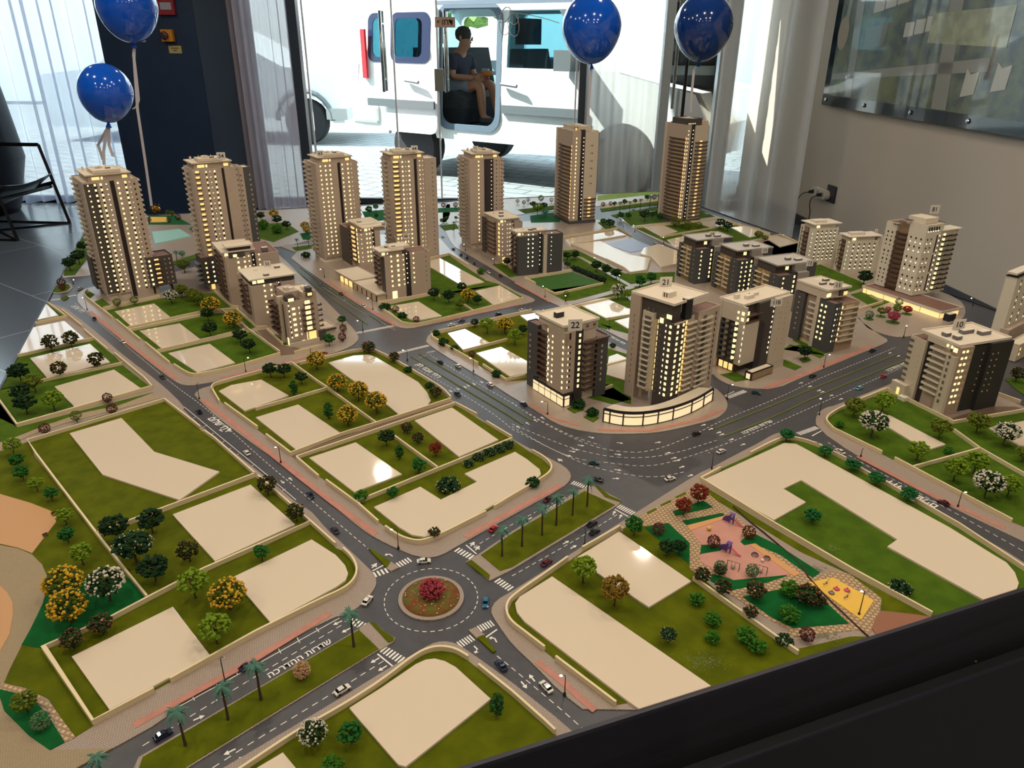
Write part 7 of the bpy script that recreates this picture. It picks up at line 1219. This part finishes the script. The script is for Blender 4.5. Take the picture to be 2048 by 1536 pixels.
G('small round far tree', 'clip', 'between the middle towers', [(1035, 408, 8), (1048, 411, 9), (1056, 406, 8), (1082, 405, 12), (1103, 406, 9)]); G('lime far tree', 'lime', 'between the middle towers', [(1075, 430, 22)]); G('pale far tree', 'speck', 'between the middle towers', [(1066, 417, 14), (1088, 420, 15)]); G('teal far tree', 'teal', 'between the middle towers', [(1090, 432, 14)]); G('tiny far tree', 'rust', 'on the rim lawn near tower 71', [(887, 416, 10), (911, 416, 10)]); G('tiny green tree', 'green', 'on the lawn near tower 71', [(884, 448, 10), (893, 444, 11), (912, 441, 8)])
G('green far tree', 'green', 'between towers 63 and 64', [(739, 429, 16), (752, 422, 12), (753, 438, 10)]); G('dark far tree', 'dark', 'on the far lawn beside tower 54', [(523, 443, 18), (555, 452, 20), (574, 461, 18)]); G('yellow far tree', 'yellow', 'on the far lawn beside tower 54', [(549, 438, 19)]); G('bright bushy far tree', 'limebush', 'on the far lawn beside tower 54', [(527, 459, 26), (554, 467, 24)], 'low_bush'); G('yellow tree', 'yellow', 'beside tower 63', [(611, 462, 18), (615, 470, 16)]); G('dark street bush', 'bush', 'on the corner beside tower 63', [(612, 515, 20)], 'low_bush')
G('tiny olive ball tree', 'clip', 'by the far yellow play area', [(337, 432, 10), (346, 434, 10)], 'ball_shrub'); G('tiny maroon ball tree', 'maroon', 'by the far yellow play area', [(357, 441, 12), (299, 445, 10), (339, 446, 10)], 'ball_shrub'); G('small teal tree', 'teal', 'by the turquoise pool', [(385, 464, 10), (365, 516, 14)])
# plaza ball trees stand on green discs
discM = mat('disc_green', '456a24', .9)
for k_, x, y, w_, ph in (('sage', 1797, 612, 16, 'sage ball tree nearest the glowing podium'), ('olive', 1761, 634, 18, 'yellow green round tree beside the kiosk plaza wall'), ('pinkball', 1775, 626, 13, 'small pink tree in the middle of the plaza'), ('olive', 1792, 629, 18, 'yellow green round tree in the middle of the plaza'), ('redball', 1813, 629, 18, 'bright red round tree on the plaza'), ('pinkball', 1785, 646, 24, 'wide pink tree at the front of the plaza'), ('sage', 1737, 639, 17, 'sage ball tree at the plaza street corner')):
    t = plant(k_, x, y, w_, ph + ', standing on a green disc', 'plaza trees'); MB().lathe([(1.15, -.02), (1.15, .03)], 28).build('green_disc', discM, t)
for nm, x, y, lab, pts in (('lawn_disc', 1611, 724, 'square green bed under the dark tree by the tram avenue', [(1598, 719), (1615, 715), (1622, 722), (1606, 727)]), ('lawn_disc', 1157, 816, 'green planting bed between the two shopfronts, nearer building 22', [(1134, 819), (1150, 813), (1168, 821), (1148, 828)]), ('lawn_disc', 1184, 832, 'green planting bed between the two shopfronts, nearer the curved front', [(1167, 836), (1182, 830), (1198, 838), (1186, 846)])):
    o = poly(None, pts, .001, .0034, grassG, 'planting_bed'); tag(o, lab, 'planting bed', None, 'thing')
sc_ = MB(); rd = random.Random(2)
for c_, n_, sp in (((1410, 1325), 260, (.030, .018)), ((1665, 1100), 60, (.012, .01)), ((1640, 1140), 80, (.014, .012)), ((1560, 1045), 40, (.01, .008)), ((1650, 1275), 120, (.02, .008)), ((1740, 1180), 90, (.02, .015))):
    c = at(*c_)
    for i in range(n_):
        p = Vector((c.x + rd.gauss(0, sp[0] * .5), c.y + rd.gauss(0, sp[1] * .5), TZ + HL)); d = Vector((rd.uniform(-.004, .004), rd.uniform(-.004, .004), rd.uniform(.0005, .002))); s = Vector((-d.y, d.x, 0)) * .09; sc_.add([p - s, p + s, p + d + s * .3, p + d - s * .3], [(0, 1, 2, 3)])
tag(sc_.build('dry_grass', mat('dry_scrub', '6a7444', .9)), 'scattered dry scrub tufts glued on the big lawns', 'scrub', None, 'stuff')
# ---- cars
glassC = mat('car_glass', '10131a', .1, coat=.5); tyreM = mat('tyre_black', '0f1012', .8)
def hull(prof, w, tumble=0): 
    b = MB(); n = len(prof); secs = [(-w / 2, .94), (-w / 2 * .9, 1), (w / 2 * .9, 1), (w / 2, .94)]
    zm = sum(p[1] for p in prof) / n
    for y, k in secs: b.v += [(x * (1 if k == 1 else .985), y, zm + (z - zm) * k) for x, z in prof]
    for s in range(3):
        for i in range(n): j = (i + 1) % n; b.f.append((s * n + i, s * n + j, (s + 1) * n + j, (s + 1) * n + i))
    b.f += [tuple(range(n - 1, -1, -1)), tuple(range(3 * n, 4 * n))]; return b
def arcs(cx, r): return [(cx + r * math.cos(a), .28 + r * math.sin(a)) for a in [PI - PI * k / 6 for k in range(7)]]
body = [(-2.2, .3), (-2.25, .75), (-2.05, .92), (-1.2, .98), (1.0, .95), (1.9, .82), (2.2, .65), (2.22, .3)] + [(1.75, .28)] + arcs(1.38, .36)[::-1] + [(-.9, .26)] + arcs(-1.3, .36)[::-1] + [(-1.75, .28)]
cabin = [(-1.75, .93), (-1.2, 1.36), (-.5, 1.46), (.35, 1.42), (1.15, .93)]; roofp = [(-1.22, 1.34), (-1.15, 1.40), (-.5, 1.485), (.33, 1.445), (.40, 1.40), (-.5, 1.44)]
CB = {}; gm = hull(cabin, 1.46).mesh('cabin_glass', glassC); wm = MB().lathe([(.2, -.1), (.33, -.1), (.33, .1), (.2, .1)], 14, Matrix.Rotation(PI / 2, 4, 'X')).mesh('wheel', tyreM); lmesh = MB().box(-.03, .03, -.14, .14, -.06, .06).mesh('lamp', mat('lamp_pale', 'd8d8d0', .3))
pill = MB(); 
for x0, x1_ in ((-.62, -.5),): pill.box(x0, x1_, -.735, .735, .93, 1.44)
CC = {'white': 'd9d3c6', 'black': '101114', 'navy': '16203c', 'grey': '5c6068', 'teal': '1f4a56', 'pale blue': '6fb0bc', 'blue': '2a6a8a', 'dark red': '5a1420', 'red': 'a81c24', 'orange': 'a85a20', 'purple': '2e1e34', 'brown': '2c1c1a', 'maroon': '4a1420'}
def car(px, py, tx, ty, c, where, k=.0052):
    P = at(px, py); d = at(tx, ty) - P; t = thing('model_car', c + ' model car ' + where, 'car', (P.x, P.y, TZ + .0003), math.atan2(d.y, d.x), 'tiny model cars'); t.scale = (k, k, k)
    if c not in CB: m_ = mat('car_' + c.replace(' ', '_'), CC[c], .25, coat=.6); CB[c] = (hull(body, 1.72).mesh('car_body', m_), hull(roofp, 1.30).mesh('car_roof', m_), pill.mesh('pillar', m_))
    o = link('car_body', CB[c][0], t); link('cabin_glass', gm, t); link('car_roof', CB[c][1], t); link('pillar', CB[c][2], t)
    for x in (-1.3, 1.38):
        for y in (-.76, .76): link('wheel', wm, t).location = (x, y, .33)
    for y in (-.6, .6): link('headlamp', lmesh, t).location = (2.2, y, .62)
for a in ((160, 579, 172, 574, 'white', 'leaving the mini roundabout at the corner tower'), (189, 639, 200, 648, 'black', 'beside the lamp on the far diagonal street'), (247, 686, 258, 695, 'white', 'on the far part of the diagonal street'), (325, 756, 335, 764, 'black', 'near the corner on the diagonal street'), (398, 826, 388, 817, 'black', 'beside the painted street name on the diagonal street'),
          (494, 908, 484, 897, 'white', 'beside the parking bays on the diagonal street'), (621, 993, 631, 1003, 'navy', 'in the middle of the diagonal street'), (670, 1063, 660, 1052, 'purple', 'close before the roundabout on the diagonal street'), (848, 1125, 860, 1124, 'white', 'rounding the roundabout on its window side'), (735, 1204, 744, 1193, 'white', 'entering the roundabout behind the palm'), (971, 1208, 970, 1220, 'blue', 'rounding the roundabout beside the paved corner'),
          (327, 1473, 343, 1464, 'navy', 'on the avenue next to the median palms'), (495, 1336, 508, 1329, 'purple', 'parked in the avenue bay by the median'), (685, 1383, 698, 1375, 'white', 'on the avenue below the median blossom ball'), (1002, 1334, 993, 1323, 'navy', 'on the lower street by the traffic island'), (1092, 1377, 1082, 1366, 'white', 'on the lower street beside the lamp'),
          (988, 1060, 998, 1053, 'red', 'beside the cycle path at the first median palm'), (1096, 1001, 1086, 1007, 'maroon', 'by the cycle path behind the median palms'), (1184, 1050, 1194, 1044, 'black', 'at the median end, farther lane'), (1189, 1066, 1199, 1060, 'black', 'beside its twin near the median end, kerb lane'), (1093, 1128, 1103, 1121, 'dark red', 'on the lower avenue lane toward the roundabout'),
          (1188, 928, 1200, 929, 'teal', 'in the middle lane of the great junction'), (1196, 962, 1208, 965, 'black', 'beside the crosswalk of the great junction'), (1340, 960, 1352, 957, 'white', 'on the inner curve of the great junction'), (1392, 870, 1403, 866, 'brown', 'in the outer lane of the great junction'), (1442, 905, 1453, 900, 'white', 'entering the junction from the tram avenue'), (1047, 810, 1038, 804, 'navy', 'at the kerb before building 22'),
          (1512, 788, 1526, 790, 'teal', 'crossing at the tram avenue corner'), (1625, 754, 1636, 749, 'black', 'on the far lane of the tram avenue'), (1767, 755, 1778, 750, 'red', 'on the near lane of the tram avenue'), (1718, 778, 1729, 773, 'pale blue', 'on the near lane of the tram avenue'), (1745, 703, 1755, 699, 'navy', 'on the far lane close to the plaza'),
          (880, 726, 871, 720, 'black', 'beside the planted strip near the wide crosswalk'), (916, 734, 907, 728, 'white', 'on the tram street before the lamp'), (915, 790, 924, 796, 'navy', 'on the tram street beside the central block'), (980, 771, 971, 765, 'white', 'at the kerb of the tram street'), (643, 571, 650, 577, 'grey', 'on the wide street by the glowing corner block'), (682, 589, 690, 595, 'black', 'in the middle of the wide street'), (727, 614, 736, 618, 'white', 'at the kerb of the shop podium street'),
          (648, 709, 658, 707, 'orange', 'on the cross street at the driveway wall'), (656, 717, 646, 719, 'white', 'on the cross street beside the orange car'), (903, 652, 913, 650, 'white', 'on the cross street behind the podium plots'), (923, 643, 933, 641, 'grey', 'on the cross street by the pale kerb reflection'), (997, 630, 1007, 628, 'black', 'on the cross street near the far bushes'), (1045, 622, 1055, 620, 'white', 'parked at the far end of the cross street'), (1060, 621, 1068, 619, 'grey', 'parked beyond the white one on the cross street'),
          (886, 474, 892, 478, 'white', 'at the far mouth of the tower street'), (907, 499, 913, 504, 'black', 'first in the dark queue on the tower street'), (922, 511, 928, 516, 'black', 'second in the dark queue on the tower street'), (934, 517, 940, 522, 'navy', 'third in the dark queue on the tower street'), (948, 529, 954, 534, 'black', 'last in the dark queue on the tower street'), (977, 546, 984, 551, 'white', 'behind the dark queue on the tower street'), (1001, 553, 1008, 558, 'black', 'facing the foot of block 73'),
          (1310, 486, 1317, 490, 'white', 'on the far crossing street by the pale slabs'), (1412, 428, 1419, 430, 'white', 'on the far rim road by the window frame'), (1516, 458, 1523, 460, 'white', 'on the far rim road below the curtain'), (1563, 470, 1570, 472, 'white', 'on the far rim road near the cables'), (1583, 479, 1589, 481, 'red', 'on the far rim road beside the white tower'), (1266, 420, 1273, 419, 'white', 'on the far palm avenue'),
          (1679, 905, 1669, 899, 'white', 'on the tree lined side street'), (1886, 1008, 1876, 1003, 'maroon', 'on the tree lined side street by the street name')): car(*a)
# ---- street lamps
poleM = mat('lamp_pole', '2a1f1c', .5, metal=.3); bulbM = mat('lamp_bulb', (1, .97, .9, 1), .4, emit=5)
def lamp(bx, by, hx, hy, where, on=True):
    P = at(bx, by); lo, hi = .01, .12
    d = 1
    for _ in range(30):
        m_ = (lo + hi) / 2
        if proj((P.x, P.y, TZ + m_))[1] > hy - 1: lo = m_
        else: hi = m_
    h_ = lo; H_ = at(hx, hy, TZ + h_); q = Vector((H_.x - P.x, H_.y - P.y, 0)); L = min(.02, max(.006, q.length)); q = q.normalized() * L
    t = thing('street_lamp', ('lit' if on else 'unlit') + ' model street lamp ' + where, 'street lamp', (P.x, P.y, TZ + HP - .0005), 0, 'model street lamps')
    MB().tube([(0, 0, 0), (0, 0, h_ - .003), tuple(q * .3 + Vector((0, 0, h_)))], [.00085, .0006, .0005], 6).build('pole', poleM, t); MB().lathe([(.0022, 0), (.0018, .005), (.0009, .006)], 8).build('pole_foot', poleM, t)
    MB().tube([tuple(q * .3 + Vector((0, 0, h_))), tuple(q + Vector((0, 0, h_ + .0005)))], .0005, 5).build('lamp_arm', poleM, t)
    V0, F0 = blob(1); MB().add([(q.x + v[0] * .0026, q.y + v[1] * .0018, h_ - .0002 + v[2] * .0011) for v in V0], F0).build('lamp_head', bulbM if on else mat('lamp_off', 'a8a49c', .4), t)
for a in ((451, 1368, 444, 1316, 'beside the avenue parking bays', 0), (1129, 1392, 1124, 1352, 'on the lower street cycle path'), (797, 1099, 783, 1060, 'at the rounded kerb above the roundabout'), (562, 927, 552, 895, 'at the alley mouth on the diagonal street'), (399, 799, 398, 768, 'at the corner of the central block', 0), (175, 621, 165, 596, 'near the foot of the corner tower'), (492, 745, 496, 716, 'on the cross street by the rounded plot'),
          (649, 556, 641, 539, 'before the far tower shopfront'), (746, 620, 736, 597, 'before the shop podium end'), (947, 745, 941, 717, 'at the sky mirroring slab kerb'), (726, 663, 715, 642, 'at the wide crosswalk'), (815, 722, 806, 701, 'at the planted strip start'), (622, 712, 621, 697, 'at the driveway wall', 0), (1095, 830, 1084, 804, 'before shopfront 22'), (1169, 1092, 1158, 1057, 'on the wide median lane', 0), (1454, 799, 1465, 770, 'at the crosswalk beside tower 21'), (1423, 939, 1418, 906, 'on the junction kerb by the long slab', 0),
          (1638, 831, 1641, 798, 'at the corner kerb below building 10'), (1721, 915, 1727, 898, 'on the side street by the white car', 0), (1915, 1015, 1927, 983, 'on the side street by the lime trees'), (1717, 1232, 1726, 1183, 'on the yellow sand of the park'), (1647, 736, 1659, 710, 'on the tram avenue kerb by the dark tree'), (1807, 675, 1813, 652, 'at the plaza kerb'), (1090, 595, 1086, 573, 'at the field wall corner'), (1131, 604, 1131, 592, 'by the park path start'), (1218, 660, 1214, 637, 'behind building 22', 0), (1239, 567, 1239, 551, 'among the dark round trees'),
          (1189, 528, 1189, 516, 'by the tan slab'), (1269, 465, 1267, 451, 'at the far wall corner'), (1247, 455, 1246, 441, 'on the far verge'), (1327, 488, 1327, 475, 'by the second far wall'), (1945, 612, 1943, 597, 'beside the long podium at the rim'), (147, 569, 147, 560, 'at the mini roundabout rim'), (931, 502, 928, 489, 'at the foot of tower 71'), (989, 530, 986, 518, 'before the block by tower 71'), (1234, 436, 1233, 424, 'at the far palm avenue', 0)): lamp(*a)
# ---- playground
purM = mat('play_purple', '5a3a86', .5); pnkM = mat('play_pink_plastic', 'c8506a', .4); stM = mat('play_steel', '8a8078', .4, metal=.5)
for x, y, lab in ((1462, 1049, 'purple play tower with a pink slide at the window end of the playground'), (1456, 1107, 'purple play tower with a white edged fan and slide in mid playground')):
    P = at(x, y); t = thing('play_tower', lab, 'play tower', (P.x, P.y, TZ + .003), -.6, 'playground towers')
    for u in (-.003, .003):
        for v in (-.003, .003): MB().tube([(u, v, 0), (u, v, .018)], .0007, 6).build('post', purM, t)
    MB().box(-.004, .004, -.004, .004, .009, .0105).build('platform', purM, t); MB().box(-.0045, .0045, -.0045, .0045, .018, .0195).build('roof', purM, t)
    MB().add([(.004, -.002, .010), (.004, .002, .010), (.016, .002, .0025), (.016, -.002, .0025), (.022, .002, .001), (.022, -.002, .001)], [(0, 1, 2, 3), (3, 2, 4, 5)]).build('slide', pnkM, t).modifiers.new('s', 'SOLIDIFY').thickness = .0007
    MB().prism([(0, 0)] + [(.013 * math.cos(a), .013 * math.sin(a)) for a in [PI * k / 10 for k in range(6)]], 0, .001, Matrix.Translation((-.004, 0, .001)) @ Matrix.Rotation(PI, 4, 'Z') @ Matrix.Rotation(PI / 2, 4, 'X')).build('climbing_fan', purM, t)
for x, y, lab in ((1465, 1140, 'small swing frame with a hanging nest seat in the playground'), (1520, 1148, 'small bare swing frame beside the sage ball tree')):
    P = at(x, y); t = thing('swing_set', lab, 'swing', (P.x, P.y, TZ + .003), -.5, 'playground swings'); MB().tube([(-.010, 0, .014), (.010, 0, .014)], .0006, 6).build('crossbar', stM, t)
    for u in (-.010, .010): MB().tube([(u, -.004, 0), (u, 0, .014), (u, .004, 0)], .0006, 6).build('leg', stM, t)
    MB().tube([(-.003, 0, .014), (-.003, 0, .004)], .0003, 4).tube([(.003, 0, .014), (.003, 0, .004)], .0003, 4).build('chain', stM, t); MB().lathe([(.0035, .003), (.0035, .0042), (.001, .0042)], 12).build('seat', stM, t)
for x, y, lab in ((1509, 1114, 'domed climbing net nearer the swings'), (1533, 1121, 'domed climbing net by the orange border')):
    P = at(x, y); t = thing('climbing_dome', lab, 'climbing dome', (P.x, P.y, TZ + .003), 0, 'playground domes')
    for k in range(5): a = PI * k / 5; MB().tube([(.006 * math.cos(a) * math.cos(e), .006 * math.sin(a) * math.cos(e), .006 * math.sin(e)) for e in [PI * j / 10 for j in range(11)]], .0005, 5).build('hoop', mat('dome_dark', '3a3038', .4), t)
for x, y, cM, lab, r in ((1417, 1063, yelM, 'small yellow ball lying in the playground', .0042), (1524, 1126, mat('ball_white', 'e0d8cc', .5), 'small pale ball beside the climbing dome', .003)):
    P = at(x, y); V0, F0 = blob(2); o = MB().add([(v[0] * r, v[1] * r, v[2] * r + r) for v in V0], F0).build('play_ball', cM, None, True); o.location = (P.x, P.y, TZ + .003); tag(o, lab, 'ball')
for x, y, nm, cM, lab in ((1652, 1171, 'seesaw', stM, 'dark seesaw at the far end of the yellow sand'), (1693, 1198, 'seesaw', stM, 'dark seesaw beside the lamp on the yellow sand'), (1672, 1182, 'spring_rider', pnkM, 'pink carousel on the yellow sand'), (1693, 1185, 'spring_rider', pnkM, 'small pink rider on the yellow sand'), (1662, 1190, 'spring_rider', stM, 'grey dome rider on the yellow sand')):
    P = at(x, y); t = thing(nm, lab, nm.replace('_', ' '), (P.x, P.y, TZ + .0036), .7, 'toys on the yellow sand')
    if nm == 'seesaw': MB().box(-.0008, .0008, -.001, .001, 0, .004).build('pivot', stM, t); MB().tube([(-.009, 0, .003), (.009, 0, .006)], .0006, 6).build('beam', cM, t); MB().box(-.009, -.007, -.0012, .0012, .0035, .0045).build('seat', cM, t)
    else: MB().lathe([(.0045, 0), (.005, .001), (.003, .003), (.001, .0035)], 14).build('rider_body', cM, t, True); MB().tube([(0, 0, .003), (0, 0, .007)], .0006, 6).build('handle', stM, t)
P = at(1758, 1262 + 4); 
# golden foil weight of the balloon
P = at(312, 427); t = thing('foil_weight', 'crumpled gold foil weight holding the balloon ribbon on the far table rim', 'balloon weight', (P.x, P.y, TZ + .003)); rd = random.Random(8); b_ = MB(); V0, F0 = blob(2); b_.add([(v[0] * .022 * rd.uniform(.6, 1.3), v[1] * .018 * rd.uniform(.6, 1.3), .018 + v[2] * .018 * rd.uniform(.6, 1.2)) for v in V0], F0); b_.build('foil_body', mat('foil_gold', 'b8862c', .25, metal=.9), t)
for k in range(7): a = k * .9; MB().add([(0, 0, .02), (.012 * math.cos(a), .012 * math.sin(a), .03), (.03 * math.cos(a), .03 * math.sin(a), .035 + .01 * math.sin(k)), (.012 * math.cos(a + .4), .012 * math.sin(a + .4), .026)], [(0, 1, 2, 3)]).build('foil_tail', MATS['foil_gold'], t).modifiers.new('s', 'SOLIDIFY').thickness = .0005
P = at(92, 1068); 
for x, y, lab in ((109, 1032, 'tiny brown bench on the timber deck edge, farther one'), (92, 1075, 'tiny brown bench on the timber deck edge, nearer one')):
    P = at(x, y); t = thing('deck_bench', lab, 'bench', (P.x, P.y, TZ + .0028), .8, 'deck benches'); MB().box(-.004, .004, -.0015, .0015, .002, .003).build('seat', mat('bench_brown', '5a3c2c', .7), t); MB().box(-.004, .004, .001, .0016, .003, .006).build('backrest', MATS['bench_brown'], t)
    for u in (-.003, .003): MB().box(u - .0004, u + .0004, -.001, .001, 0, .002).build('leg', MATS['bench_brown'], t)
